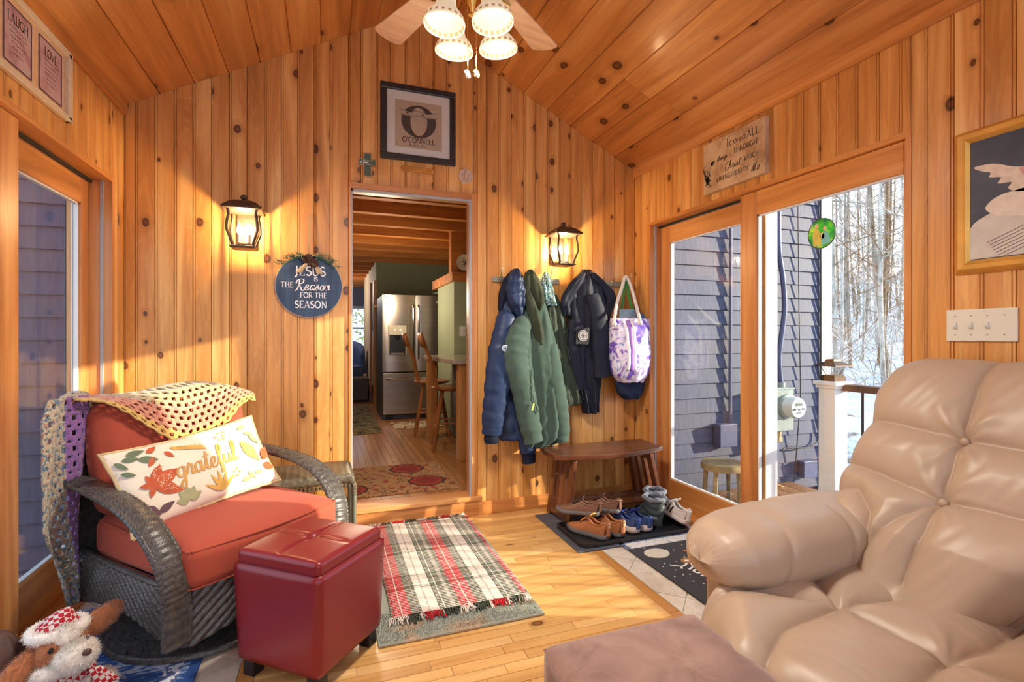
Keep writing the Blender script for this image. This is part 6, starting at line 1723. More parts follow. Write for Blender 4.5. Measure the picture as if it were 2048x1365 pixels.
def sleeve(P, R_, flat=.7, wr=.006, seed=0, quilt=0, n=20, sub=14):
    pts = cr([atY(x, y, Y) for x, y, Y in P], sub); m_ = len(pts); tab = [(i / (len(R_) - 1), r_) for i, r_ in enumerate(R_)]
    L = 0; rad = []
    for i in range(m_):
        if i: L += (pts[i] - pts[i - 1]).length
        r_ = interp(tab, i / (m_ - 1)) + wr * nz(L * 22, seed) + wr * .25 * sin(L * 70 + seed + 5 * nz(L * 10, seed + 9))
        if quilt: r_ += .010 * abs(sin(L / quilt * pi)) ** .5 - .006
        rad.append(r_)
    m = MB(); vs0 = len(m.v); m.tube(pts, rad, n, flat=1.0, up=(0, 1, 0))
    # wrinkle the surface and squeeze it towards the wall
    out = []
    for k, v in enumerate(m.v):
        i = min(k // n, m_ - 1); c = pts[i]; d = Vector(v) - c
        d.y *= flat; w = 1 + .10 * nz(v[0] * 18, v[2] * 30, seed) ; out.append(tuple(c + d * w))
    m.v = out
    return m, pts
def shell(name, c, rough=.55, sheen=.0, sc=300): return fabric(name, c, sc, .08, sheen, rough)
M_navy = shell('navy_nylon', srgb(38, 54, 86), .42); M_navy2 = shell('navy_cuff', srgb(26, 32, 52), .8)
j = thing('puffer_jacket', 'navy quilted puffer jacket with hood, leftmost of the hanging coats', 'jacket')
m, f_ = garment([(548, 1016, 1040, .05), (575, 1004, 1046, .07), (610, 998, 1050, .08), (640, 996, 1054, .09), (700, 990, 1062, .10), (780, 982, 1072, .10), (850, 985, 1078, .11), (878, 1002, 1074, .11)], 3.385, (5, .008), 1, quilt=.115); m.build('body', M_navy, j, sharp=0)
m, _ = garment([(538, 1028, 1038, .04), (552, 1018, 1046, .07), (580, 1012, 1050, .10), (610, 1018, 1048, .11), (636, 1030, 1044, .07)], 3.31, (4, .008), 2, quilt=.09, nu=40, nv=40); m.build('hood', M_navy, j, sharp=0)
m, _ = garment([(540, 1024, 1034, .04), (560, 1006, 1026, .06), (590, 997, 1016, .07), (620, 996, 1008, .05)], 3.36, (3, .004), 3, nu=30, nv=30); m.build('collar_lining', M_navy2, j, sharp=0)
m, pts = sleeve([(1014, 628, 3.27), (1004, 690, 3.24), (996, 760, 3.235), (988, 830, 3.245), (984, 868, 3.26)], [.06, .085, .088, .078, .066], .75, .004, 4, quilt=.11, n=28); m.build('sleeve', M_navy, j, sharp=0)
m, _ = sleeve([(984, 866, 3.26), (983, 886, 3.265)], [.055, .05], .75, .002, 4); m.build('cuff', M_navy2, j, sharp=0)
m, pts = sleeve([(1052, 800, 3.30), (1052, 850, 3.29), (1056, 905, 3.29)], [.07, .07, .056], .8, .004, 5, quilt=.1, n=28); m.build('sleeve', M_navy, j, sharp=0)
m, _ = sleeve([(1056, 902, 3.29), (1058, 926, 3.29)], [.05, .046], .8, .002, 5); m.build('cuff', M_navy2, j, sharp=0)
p = atY(1010, 697, 3.155); m = MB(); m.lathe([(0, .002), (.020, .002), (.022, 0), (.020, -.002), (0, -.002)], 20, c=p, M=Matrix.Rotation(pi / 2, 4, 'X')); bd = m.build('round_badge', plain('badge_grey', srgb(176, 190, 206), .5), j)
m = MB(); m.lathe([(.0135, .0025), (.0155, .003), (.0165, .0025)], 20, c=p, M=Matrix.Rotation(pi / 2, 4, 'X'), cap=False); m.cbox(p + Vector((0, -.003, 0)), (.012, .001, .014), Matrix.Rotation(pi / 4, 4, 'Y')); m.build('badge_print', plain('badge_ink', srgb(50, 64, 90), .5), bd)
M_gf = shell('green_fleece', srgb(68, 88, 80), .95, .1, 120); M_go = shell('olive_hood', srgb(54, 62, 48), .9, .05)
j = thing('green_jacket', 'pale green fleece jacket with olive hood hanging in front of the navy puffer', 'jacket')
m, _ = garment([(600, 1052, 1088, .06), (625, 1046, 1096, .09), (655, 1034, 1104, .11), (690, 1024, 1112, .12), (730, 1028, 1118, .13), (790, 1038, 1126, .13), (850, 1046, 1134, .13), (880, 1052, 1130, .12), (893, 1050, 1100, .09)], 3.33, (6, .016), 6); m.build('body', M_gf, j, sharp=0)
m, _ = garment([(540, 1056, 1064, .04), (556, 1050, 1076, .08), (580, 1052, 1086, .11), (605, 1062, 1088, .10), (622, 1070, 1082, .06)], 3.31, (4, .007), 7, nu=40, nv=40); m.build('hood', M_go, j, sharp=0)
m, _ = garment([(545, 1050, 1060, .03), (580, 1046, 1062, .05), (640, 1058, 1082, .09), (690, 1072, 1092, .06)], 3.27, (3, .006), 8, nu=30, nv=40); m.build('front_placket', M_go, j, sharp=0)
m, _ = sleeve([(1050, 640, 3.25), (1036, 676, 3.20), (1030, 716, 3.19), (1046, 780, 3.20), (1058, 840, 3.205), (1068, 884, 3.21)], [.055, .085, .088, .082, .078, .066], .75, .006, 9, n=28); m.build('sleeve', M_gf, j, sharp=0)
m, _ = sleeve([(1100, 690, 3.25), (1108, 760, 3.23), (1120, 830, 3.23), (1124, 872, 3.235)], [.055, .07, .066, .055], .75, .006, 10, n=28); m.build('sleeve', M_gf, j, sharp=0)
m, _ = sleeve([(1122, 866, 3.235), (1124, 884, 3.235)], [.056, .05], .75, .002, 4); m.build('cuff', M_gf, j, sharp=0)
m = MB(); m.tube(cr([atY(1062, 740, 3.15), atY(1064, 790, 3.14), atY(1080, 826, 3.14), atY(1084, 800, 3.145)], 6), .003, 6); m.build('pocket_zip', M_go, j)
a_ = atY(1066, 814, 3.125); m = MB(); m.cbox(a_, (.012, .006, .05), Matrix.Rotation(radians(15), 4, 'Y')); m.build('zip_pull', plain('lime_pull', srgb(186, 204, 120), .5), j, smooth=False, bevel=.002)
j = thing('dark_green_jacket', 'dark green jacket with blue floral hood lining behind the fleece jacket', 'jacket')
M_dg = shell('dark_green_shell', srgb(50, 62, 50), .6)
m, _ = garment([(590, 1092, 1112, .05), (620, 1090, 1126, .07), (680, 1094, 1140, .08), (750, 1100, 1152, .09), (800, 1110, 1160, .09), (810, 1112, 1162, .08)], 3.385, (5, .010), 11); m.build('body', M_dg, j, sharp=0)
def floral():
    t = NT('floral_lining'); v = t.coord('Object'); f = t.noise(v, 55, 3, .6, .8)
    return t.out(t.ramp(f, [(0, srgb(30, 70, 90)), (.42, srgb(60, 130, 150)), (.5, srgb(190, 206, 196)), (.58, srgb(50, 110, 80)), (.66, srgb(40, 60, 110))], 'CONSTANT'), .8)
m, _ = garment([(545, 1088, 1096, .03), (565, 1082, 1102, .06), (600, 1086, 1110, .08), (612, 1092, 1114, .06)], 3.36, (4, .006), 12, nu=36, nv=36); m.build('hood_lining', floral(), j, sharp=0)
m = MB(); m.tube([atY(1122, 640, 3.285), atY(1142, 730, 3.275), atY(1163, 806, 3.28)], .0035, 6); m.build('zip', plain('black_zip', srgb(24, 24, 26), .5), j)
j = thing('softshell_jacket', 'dark navy softshell jacket with round grey emblem hanging below the lantern', 'jacket')
M_ss = shell('dark_navy_softshell', srgb(30, 34, 50), .6)
m, _ = garment([(540, 1166, 1180, .04), (556, 1154, 1192, .08), (580, 1140, 1204, .10), (610, 1138, 1212, .11), (650, 1140, 1214, .12), (700, 1144, 1208, .12), (760, 1152, 1200, .11), (810, 1164, 1196, .09), (826, 1166, 1196, .08)], 3.385, (7, .013), 13); m.build('body', M_ss, j, sharp=0)
# collar wings spread over the hook
m, _ = garment([(546, 1160, 1172, .03), (566, 1140, 1166, .05), (592, 1124, 1150, .05), (612, 1120, 1140, .05), (632, 1128, 1142, .04)], 3.34, (3, .004), 14, nu=30, nv=36); m.build('collar_wing', M_ss, j, sharp=0)
m, _ = garment([(546, 1178, 1190, .03), (562, 1186, 1208, .05), (582, 1204, 1228, .05), (600, 1212, 1233, .05), (622, 1208, 1222, .05), (650, 1206, 1216, .04)], 3.34, (3, .004), 15, nu=30, nv=36); m.build('collar_wing', M_ss, j, sharp=0)
m, _ = sleeve([(1184, 590, 3.28), (1198, 640, 3.26), (1202, 700, 3.255), (1206, 754, 3.26)], [.055, .07, .074, .076], .5, .004, 16, n=26); m.build('sleeve', M_ss, j, sharp=0)
m, _ = sleeve([(1150, 640, 3.31), (1150, 700, 3.30), (1164, 780, 3.31)], [.05, .06, .05], .5, .004, 17, n=26); m.build('sleeve', M_ss, j, sharp=0)
p = atY(1166, 672, 3.235)
m = MB(); m.cbox(p + Vector((0, .004, 0)), (.105, .004, .12), Matrix.Rotation(radians(3), 4, 'Y')); pt2 = m.build('emblem_patch', plain('black_patch', srgb(18, 20, 28), .7), j, smooth=False)
m = MB(); m.lathe([(0, .003), (.040, .003), (.041, 0)], 28, c=p, M=Matrix.Rotation(pi / 2, 4, 'X')); m.build('round_emblem', plain('emblem_grey', srgb(176, 172, 168), .6), pt2)
m = MB(); Rx = Matrix.Rotation(pi / 2, 4, 'X')
m.lathe([(.028, .0035), (.030, .004), (.032, .0035)], 24, c=p, M=Rx, cap=False)
Mf = frame_M(p + Vector((0, -.0042, 0)), (1, 0, 0), (0, 0, 1))
ribbon(m, arc(0, 0, .018, .018, 0, 360, 20), .0016, Mf)
for a in range(0, 360, 45): ribbon(m, [(0, 0), (cos(radians(a)) * (.016 if a % 90 else .022), sin(radians(a)) * (.016 if a % 90 else .022))], .003, Mf)
for k in range(20):
    a = 2 * pi * k / 20; ribbon(m, [(cos(a) * .033, sin(a) * .033), (cos(a + .12) * .038, sin(a + .12) * .038)], .002, Mf)
m.build('emblem_print', plain('emblem_ink', srgb(44, 46, 56), .6), pt2)
m = MB(); m.tube([atY(1164, 782, 3.262), atY(1166, 800, 3.262)], .003, 6); m.build('pocket_zip', plain('black_zip', srgb(24, 24, 26), .5), j)
# tote bag
def tote_mat():
    t = NT('marbled_tote'); v = t.coord('Object'); f = t.noise(v, 7, 5, .55, 2.2); g = t.noise(v, 16, 4, .6, 3)
    c = t.ramp(f, [(.32, srgb(72, 60, 180)), (.42, srgb(130, 96, 190)), (.48, srgb(226, 216, 240)), (.56, srgb(238, 234, 246)), (.62, srgb(170, 180, 224)), (.68, srgb(110, 80, 170)), (.76, srgb(214, 190, 226))])
    c = t.mix(c, srgb(60, 70, 170), t.math('MULTIPLY', t.ramp(g, [(.6, (0, 0, 0)), (.66, (1, 1, 1))]), .5)); return t.out(c, .6)
tb = thing('tote_bag', 'purple and white marbled tote bag with rope handles hung beside the door', 'bag')
m, fb = garment([(638, 1222, 1297, .12), (660, 1221, 1297, .17), (700, 1221, 1297, .19), (735, 1223, 1296, .19), (750, 1226, 1292, .17), (764, 1236, 1284, .14)], 3.30, (4, .006), 20, nv=50); m.build('bag_body', tote_mat(), tb, sharp=0)
for (a, b, col) in ((1253, 1258, 'w'), (1258, 1266, 'p'), (1266, 1271, 'w')):
    def sf(u, v):
        q = fb(lerp(.02, .48, 0), 0)
        yy = lerp(641, 742, v); P_ = atY(lerp(a, b, u), yy, 3.25); return P_
    zt_, zb_ = atY(1260, 641, 3.25).z, atY(1260, 742, 3.25).z
    m = MB()
    def sfx(u, v):
        P_ = atY(lerp(a, b, u), lerp(641, 742, v), 3.125); t = (fb(.25, 0).z - P_.z) / (fb(.25, 0).z - fb(.25, 1).z)
        t = max(0, min(1, t)); best = min((abs(fb(.06 + .38 * k / 40, t).x - P_.x), .06 + .38 * k / 40) for k in range(41))[1]
        q = fb(best, t); return Vector((P_.x, q.y - .003, P_.z))
    m.grid(sfx, 2, 24); m.build('white_stripe' if col == 'w' else 'purple_stripe', plain('tote_white', srgb(240, 238, 246), .6) if col == 'w' else plain('tote_purple', srgb(150, 110, 196), .6), tb, solid=.002)
def rope(P, r_, mat, name, parent):
    pts = cr(P, 14); m = MB()
    for ph in (0, 2.1, 4.2):
        q = []; L = 0
        for i, p_ in enumerate(pts):
            if i: L += (pts[i] - pts[i - 1]).length
            a = L / (r_ * 5.5) * 2 * pi + ph; q.append(p_ + Vector((cos(a), sin(a), .0)) * r_ * .55)
        m.tube(q, r_ * .62, 6)
    return m.build(name, mat, parent, sharp=0, kind='stuff')
M_rope = plain('white_rope', srgb(226, 220, 214), .9)
rope([atY(1228, 648, 3.13), atY(1233, 610, 3.24), atY(1244, 575, 3.30), atY(1251, 553, 3.325), atY(1262, 575, 3.30), atY(1272, 610, 3.24), atY(1281, 645, 3.12)], .012, M_rope, 'rope_handle', tb)
for q in ((1228, 648), (1280, 646)):
    m = MB(); m.ball(atY(q[0], q[1], 3.118), .02, 12, 8); m.build('rope_knot', M_rope, tb)
gb = thing('green_strap_bag', 'grey-blue shopping bag with green straps tucked inside the tote', 'bag')
m = MB(); a, b, c = atY(1243, 622, 3.33), atY(1249, 575, 3.335), atY(1252, 556, 3.34); m.tube([a, b, c], .011, 6, flat=.3, up=(0, 1, 0)); m.build('strap', plain('green_webbing', srgb(70, 150, 70), .7), gb)
m = MB(); m.tube([atY(1252, 556, 3.335), atY(1257, 590, 3.33), atY(1266, 625, 3.33)], .014, 6, flat=.3, up=(0, 1, 0)); m.build('strap', plain('green_webbing', srgb(70, 150, 70), .7), gb)
m, _ = garment([(619, 1239, 1272, .03), (650, 1238, 1274, .05), (670, 1240, 1272, .05)], 3.25, (2, .003), 22, nu=30, nv=20); m.build('bag_panel', plain('grey_blue_canvas', srgb(116, 136, 150), .8), gb, sharp=0)
m, _ = garment([(628, 1274, 1286, .03), (640, 1272, 1294, .04), (660, 1272, 1294, .04)], 3.26, (2, .003), 23, nu=30, nv=20); m.build('bag_flap', plain('slate_canvas', srgb(66, 84, 112), .8), gb, sharp=0)
nb = thing('navy_pouch', 'navy cap-shaped fabric pouch hanging below the tote bag', 'bag')
m, _ = garment([(745, 1230, 1290, .08), (770, 1232, 1288, .10), (788, 1236, 1284, .10), (799, 1248, 1276, .08)], 3.31, (6, .006), 24, nu=48, nv=30); m.build('pouch_body', shell('navy_cotton', srgb(36, 46, 70), .9), nb, sharp=0)
# golf-club-like walking stick leaning in the corner behind the bench
ws = thing('walking_stick', 'pale wooden stick leaning in the corner behind the bench', 'stick')
m = MB(); m.tube([atY(1276, 800, 3.37), atY(1288, 880, 3.36), atY(1300, 990, 3.30) ], [.008, .011, .014], 10); m.build('shaft', plain('pale_stick_wood', srgb(214, 180, 130), .5), ws)
# ---------------------------------------------------------------- things on the walls
M_ink = plain('dark_ink', srgb(54, 44, 40), .8, noise=.03)
Yw = YB - .001
# framed family print
fr_ = thing('framed_print', 'black framed print with a large monogram on burlap above the doorway', 'picture', (.573, YB - .002, 2.65))
W, Hh = .497, .497
M_blk = plain('black_frame', srgb(38, 34, 34), .35, noise=.05)
for (a, b, c, d) in ((-W / 2, W / 2, Hh / 2 - .04, Hh / 2), (-W / 2, W / 2, -Hh / 2, -Hh / 2 + .04), (-W / 2, -W / 2 + .04, -Hh / 2 + .04, Hh / 2 - .04), (W / 2 - .04, W / 2, -Hh / 2 + .04, Hh / 2 - .04)):
    MB().box(a, b, -.028, 0, c, d).build('frame_rail', M_blk, fr_, smooth=False, bevel=.005)
MB().box(-W / 2 + .035, W / 2 - .035, -.012, -.002, -Hh / 2 + .035, Hh / 2 - .035).build('white_mat', plain('mat_board', srgb(232, 228, 228), .8, noise=.02), fr_, smooth=False)
def burlap():
    t = NT('burlap'); a = t.noise(t.coord('Object', scale=(400, 1, 60)), 1, 2); b = t.noise(t.coord('Object', scale=(60, 1, 400)), 1, 2)
    return t.out(t.ramp(t.math('ADD', t.math('MULTIPLY', a, .5), t.math('MULTIPLY', b, .5)), [(.35, srgb(172, 146, 126)), (.65, srgb(214, 192, 170))]), .9)
B0, B1, B2, B3 = -.155, .155, -.175, .175
MB().box(-.155, .155, -.0135, -.011, -.16, .15).build('burlap_panel', burlap(), fr_, smooth=False)
MF = frame_M((0, -.0142, 0), (1, 0, 0), (0, 0, 1))
m = MB(); n = 40
vs = []; 
for k in range(n + 1):
    a = 2 * pi * k / n
    for rx, ry in ((.115, .108), (.056, .094)): vs.append(MF @ Vector((rx * cos(a), .018 + ry * sin(a), 0)))
def keep_(k):
    a = 2 * pi * (k + .5) / n; return not (.040 < .108 * sin(a) + 0 < .066)
m.add(vs, [(2 * k, 2 * k + 1, 2 * k + 3, 2 * k + 2) for k in range(n) if keep_(k)]); m.build('monogram', M_ink, fr_, smooth=False)
m = MB(); ribbon(m, [(-.12, .087), (.12, .087)], .003, MF); ribbon(m, [(-.12, .053), (.12, .053)], .003, MF); m.build('band_rule', M_ink, fr_, kind='stuff')
m = MB(); x = cursive(m, 'M', -.085, .061, .009, MF, .0016); cursive(m, 'r', x - .004, .061, .008, MF, .0014); caps(m, '&', -.01, .062, .016, MF, wt=.12); x = cursive(m, 'M', .015, .061, .009, MF, .0016); cursive(m, 'rs', x - .004, .061, .008, MF, .0014); m.build('script_lettering', M_ink, fr_, kind='stuff')
m = MB(); caps(m, "O'CONNELL", 0, -.123, .033, MF, wt=.19, sp=.05); m.build('name_lettering', M_ink, fr_)
m = MB(); x = cursive(m, 'Est', -.068, -.146, .0075, MF, .0014); x = caps(m, '. ', x, -.146, .012, MF, center=False); x = cursive(m, 'June', x, -.146, .0075, MF, .0014); caps(m, ' 12, 2015', x - .002, -.146, .013, MF, wt=.13, center=False); m.build('date_lettering', M_ink, fr_)
MB().box(-W / 2 + .04, W / 2 - .04, -.0165, -.0155, -Hh / 2 + .04, Hh / 2 - .04).build('glazing', M_glass, fr_, smooth=False)
# cross
cx_ = thing('wall_cross', 'small dark green cross with tan rim and white script left of the framed print', 'cross', (.244, YB - .002, 2.352))
def crossout(g): return [(-.022 - g, .068 + g), (.022 + g, .068 + g), (.022 + g, .030 + g), (.053 + g, .030 + g), (.053 + g, -.008 - g), (.022 + g, -.008 - g), (.022 + g, -.078 - g), (-.022 - g, -.078 - g), (-.022 - g, -.008 - g), (-.053 - g, -.008 - g), (-.053 - g, .030 + g), (-.022 - g, .030 + g)]
RXp = Matrix.Rotation(pi / 2, 4, 'X')
MB().prism(crossout(.004), 0, .010, RXp).build('rim', plain('tan_wood_rim', srgb(176, 136, 100), .6), cx_, smooth=False)
MB().prism(crossout(-.002), .009, .012, RXp).build('face', plain('slate_green', srgb(74, 92, 80), .6), cx_, smooth=False)
m = MB(); Mc = frame_M((0, -.0125, 0), (1, 0, 0), (0, 0, 1)); cursive(m, 'it first', -.045, .004, .010, Mc, .0022); ribbon(m, [(-.03, .022), (.03, .022)], .0018, Mc); ribbon(m, [(-.018, -.003), (.018, -.003)], .0018, Mc); m.build('lettering', plain('white_ink', srgb(235, 235, 235), .5), cx_)
# brass plate
bp = thing('brass_plaque', 'small embossed brass plaque under the framed print', 'plaque', (.568, YB - .002, 2.352), rot=(0, radians(1.5), 0))
o_ = [(-.112, .004), (-.10, .022), (-.085, .019), (.098, .019), (.106, .012), (.112, 0), (.106, -.012), (.098, -.019), (-.085, -.019), (-.10, -.022), (-.112, -.004)]
MB().prism(o_, 0, .005, RXp).build('plate', M_brass, bp, smooth=False, bevel=.001)
m = MB(); Mb = frame_M((0, -.0055, 0), (1, 0, 0), (0, 0, 1)); r_ = random.Random(3)
for k in range(26):
    x = -.085 + k * .0068; y0, y1 = r_.uniform(-.011, 0), r_.uniform(0, .011); ribbon(m, cr([(x, y0), (x + .003, (y0 + y1) / 2 + .003), (x + .001, y1)], 3), .0022, Mb)
ribbon(m, [(-.098, .014), (.097, .014)], .0014, Mb); ribbon(m, [(-.098, -.014), (.097, -.014)], .0014, Mb)
m.build('embossing', plain('old_brass', srgb(150, 104, 40), .35, .9), bp, kind='stuff')
# medallion
md = thing('round_medallion', 'round pale plaster medallion with relief figure at the doorway corner', 'medallion', (.896, YB - .002, 2.345))
m = MB(); m.lathe([(0, .006), (.042, .006), (.045, .010), (.049, .010), (.051, .004), (.051, 0)], 36, M=RXp); m.build('disc', plain('pale_plaster', srgb(206, 184, 170), .6), md)
m = MB(); m.ball((0, -.008, .006), (.012, .005, .026)); m.ball((0, -.009, .034), (.008, .005, .009)); m.ball((-.02, -.008, 0), (.010, .004, .02)); m.ball((.02, -.008, -.004), (.011, .004, .017)); m.ball((0, -.008, -.028), (.028, .004, .008)); m.build('relief', plain('relief_plaster', srgb(190, 162, 146), .6), md, kind='stuff')
m = MB(); m.tube(arc(0, 0, .007, .007, 0, 360, 12) and [(q[0], -.004, .056 + q[1]) for q in arc(0, 0, .007, .007, 0, 360, 12)], .0022, 6); m.build('hanging_ring', plain('pale_plaster', srgb(206, 184, 170), .6), md)
# round blue sign
rs = thing('round_sign', 'round blue board sign with white lettering and pine sprig hung by the left lantern', 'sign', (-.104, YB - .004, 1.553))
def blueboard():
    t = NT('blue_board'); v = t.coord('Object'); f = t.noise(v, 60, 4, .7); g = t.noise(t.coord('Object', scale=(20, 1, 1.2)), 1, 3)
    c = t.ramp(g, [(.35, srgb(40, 60, 86)), (.65, srgb(60, 84, 114))]); c = t.mix(c, srgb(150, 160, 170), t.ramp(f, [(.70, (0, 0, 0)), (.74, (1, 1, 1))])); return t.out(c, .7)
m = MB(); m.prism(arc(0, 0, .194, .194, 0, 354, 60), .0, .012, RXp); m.build('board', plain('pale_edge', srgb(190, 180, 170), .7), rs, smooth=False)
m = MB(); m.prism(arc(0, 0, .191, .191, 0, 354, 60), .011, .0135, RXp); m.build('painted_face', blueboard(), rs, smooth=False)
Ms = frame_M((0, -.0145, 0), (1, 0, 0), (0, 0, 1)); M_wl = plain('white_letter', srgb(232, 232, 236), .6)
for txt, cx0, y, h in (('JESUS', .005, .066, .056), ('IS', .038, .032, .024), ('THE', -.125, -.010, .032), ('FOR THE', .025, -.072, .032), ('SEASON', .01, -.134, .042)):
    m = MB(); caps(m, txt, cx0, y, h, Ms, wt=.15, sp=.06); m.build('lettering', M_wl, rs)
m = MB(); cursive(m, 'Reason', -.078, -.024, .032, Ms, .0056, slant=.2, sp=.10); m.build('script_lettering', M_wl, rs)
m = MB(); r_ = random.Random(12)
for side in (-1, 1):
    for br in range(7):
        bx = side * (.015 + .018 * br); bz = .178 - .0035 * br * (1 + br * .25); a0 = radians(90 - side * 62 - side * r_.uniform(-25, 30))
        L = r_.uniform(.05, .075); d0 = Vector((cos(a0), r_.uniform(-.35, -.05), sin(a0) * .6))
        for k in range(46):
            t = r_.random(); p0 = Vector((bx, -.022, bz)) + d0 * L * t; a1 = a0 + r_.choice((-1, 1)) * radians(r_.uniform(20, 60)); d1 = Vector((cos(a1), r_.uniform(-.6, .4), sin(a1))).normalized() * r_.uniform(.02, .036)
            w = Vector((.0009, 0, .0009)); m.add([p0 - w, p0 + w, p0 + d1], [(0, 1, 2)])
m.build('pine_needles', plain('pine_green', srgb(44, 96, 74), .7, noise=.4), rs, kind='stuff', sharp=0)
M_cone = plain('pinecone_brown', srgb(92, 60, 44), .7, noise=.3)
for (x, z, s_, rz) in ((-.008, .168, 1.0, .4), (.025, .142, .95, -.5)):
    m = MB()
    for k in range(60):
        t = k / 60; a = k * 2.4; r0 = .024 * s_ * sin(pi * (.12 + .8 * t)); y = -.04 - .0; c = Vector((x, -.038, z)); ax = Vector((sin(rz), -.2, cos(rz))).normalized()
        u_ = ax.cross(Vector((0, 1, 0))).normalized(); w_ = ax.cross(u_)
        p0 = c + ax * (t - .5) * .056 * s_ + (u_ * cos(a) + w_ * sin(a)) * r0; m.ball(p0, (.0075, .0055, .0035), 5, 3)
    m.build('pinecone', M_cone, rs, sharp=0)
M_bow = fabric('burlap_ribbon', srgb(200, 176, 140), 200)
for (pts_) in ([(-.0, -.032, .145), (-.03, -.038, .115), (-.058, -.034, .075)], [(.01, -.032, .14), (.045, -.038, .11), (.062, -.034, .07)]):
    m = MB(); P = cr(pts_, 6)
    vs = []; 
    for i, p in enumerate(P): w = .010 + .010 * i / len(P); vs += [p + Vector((-w, 0, .3 * w)), p + Vector((w, 0, .3 * w))]
    m.add(vs, [(2 * i, 2 * i + 1, 2 * i + 3, 2 * i + 2) for i in range(len(P) - 1)]); m.build('ribbon_tail', M_bow, rs, solid=.0015)
for sg in (-1, 1):
    m = MB(); P = cr([(0, -.03, .165), (sg * .025, -.04, .185), (sg * .045, -.04, .178), (sg * .03, -.035, .158), (0, -.03, .16)], 5)
    vs = []
    for p in P: vs += [p + Vector((0, -.010, 0)), p + Vector((0, .010, 0))]
    m.add(vs, [(2 * i, 2 * i + 1, 2 * i + 3, 2 * i + 2) for i in range(len(P) - 1)]); m.build('bow_loop', M_bow, rs, solid=.0015)
m = MB()
for dx in (-.004, .004): m.tube(cr([(dx * 2, -.016, .19), (dx, -.012, .28), (dx * .5, -.006, .44)], 5), .0022, 6)
m.tube([(q[0], -.016, .20 + q[1]) for q in arc(0, 0, .012, .012, 0, 360, 14)], .002, 6); m.build('jute_hanger', plain('jute', srgb(196, 170, 136), .9), rs)
m = MB(); m.lathe([(0, 0), (.004, 0), (.004, .006), (0, .006)], 10, c=(0, -.0, .44), M=RXp); m.build('nail', M_steelh, rs)
# wall plaque on the right wall
MR = lambda x, y, z: frame_M((x, y, z), (0, -1, 0), (0, 0, 1))      # reading direction on the right wall: away from the corner
ps = thing('verse_plaque', 'tan parchment verse plaque with dark lettering above the right sliding door', 'sign', (XR - .001, 2.355, 2.285))
pa = NT('parchment'); v_ = pa.coord('Object'); f_ = pa.noise(v_, 9, 5, .6)
M_parch = pa.out(pa.ramp(f_, [(.3, srgb(160, 124, 92)), (.5, srgb(200, 172, 136)), (.7, srgb(214, 190, 156))]), .8)
MB().box(-.03, 0, -.24, .24, -.155, .155).build('board', M_parch, ps, smooth=False, bevel=.002)
Mp = frame_M((-.0312, 0, 0), (0, -1, 0), (0, 0, 1))
m = MB(); x = caps(m, 'I', -.04, .080, .048, Mp, center=False); caps(m, 'CAN DO', x + .004, .080, .026, Mp, wt=.14, center=False); caps(m, 'ALL', .115, .078, .040, Mp, wt=.14, center=False)
caps(m, 'THROUGH', .10, .022, .030, Mp, wt=.14); caps(m, 'WHICH', .145, -.045, .026, Mp, wt=.14); caps(m, 'STRENGTHENETH', -.0, -.105, .026, Mp, wt=.14, sp=.04); m.build('lettering', M_ink, ps)
m = MB(); cursive(m, 'things', -.12, .018, .017, Mp, .0022, sp=.05); cursive(m, 'Christ', -.06, -.055, .024, Mp, .0026, sp=.08); cursive(m, 'Me', .14, -.125, .024, Mp, .0028); m.build('script_lettering', M_ink, ps)
m = MB(); r_ = random.Random(4)
for k in range(16):
    a = radians(90 + r_.uniform(-28, 28)); L = r_.uniform(.06, .17); x0 = -.20 + r_.uniform(-.012, .012); ribbon(m, [(x0, -.10), (x0 + cos(a) * L, -.10 + sin(a) * L)], .0018, Mp)
for k in range(70):
    a = r_.uniform(0, 6.28); x0, y0 = -.20 + r_.gauss(0, .012), -.07 + r_.gauss(0, .026); ribbon(m, [(x0, y0), (x0 + cos(a) * .014, y0 + sin(a) * .014)], .003, Mp)
leaf(m, -.175, .012, .45, .045, .02, Mp); leaf(m, -.172, .012, 1.0, .03, .014, Mp); leaf(m, -.165, .02, -.9, .02, .012, Mp); m.build('reed_and_bird_drawing', M_ink, ps, kind='stuff')
# switch plate
swp = thing('switch_plate', 'white four-gang wall plate with three toggle switches beside the sliding door', 'switch', (XR - .001, 1.164, 1.2815))
MB().box(-.007, 0, -.108, .108, -.06, .06).build('cover_plate', plain('ivory_plate', srgb(222, 222, 208), .35, noise=.01), swp, smooth=False, bevel=.003)
for k in range(3):
    y = .078 - .050 * k; m = MB(); m.cbox((-.010, y, 0), (.008, .010, .024)); m.cbox((-.015, y, -.003), (.012, .007, .009)); m.build('toggle', plain('ivory_plate', srgb(222, 222, 208), .35), swp, smooth=False, bevel=.001)
for k in range(4):
    for z in (.035, -.035):
        m = MB(); m.lathe([(0, .001), (.0028, .0008), (.003, 0)], 10, c=(-.007, .078 - .05 * k, z), M=Matrix.Rotation(-pi / 2, 4, 'Y')); m.build('screw', M_steelh, swp)
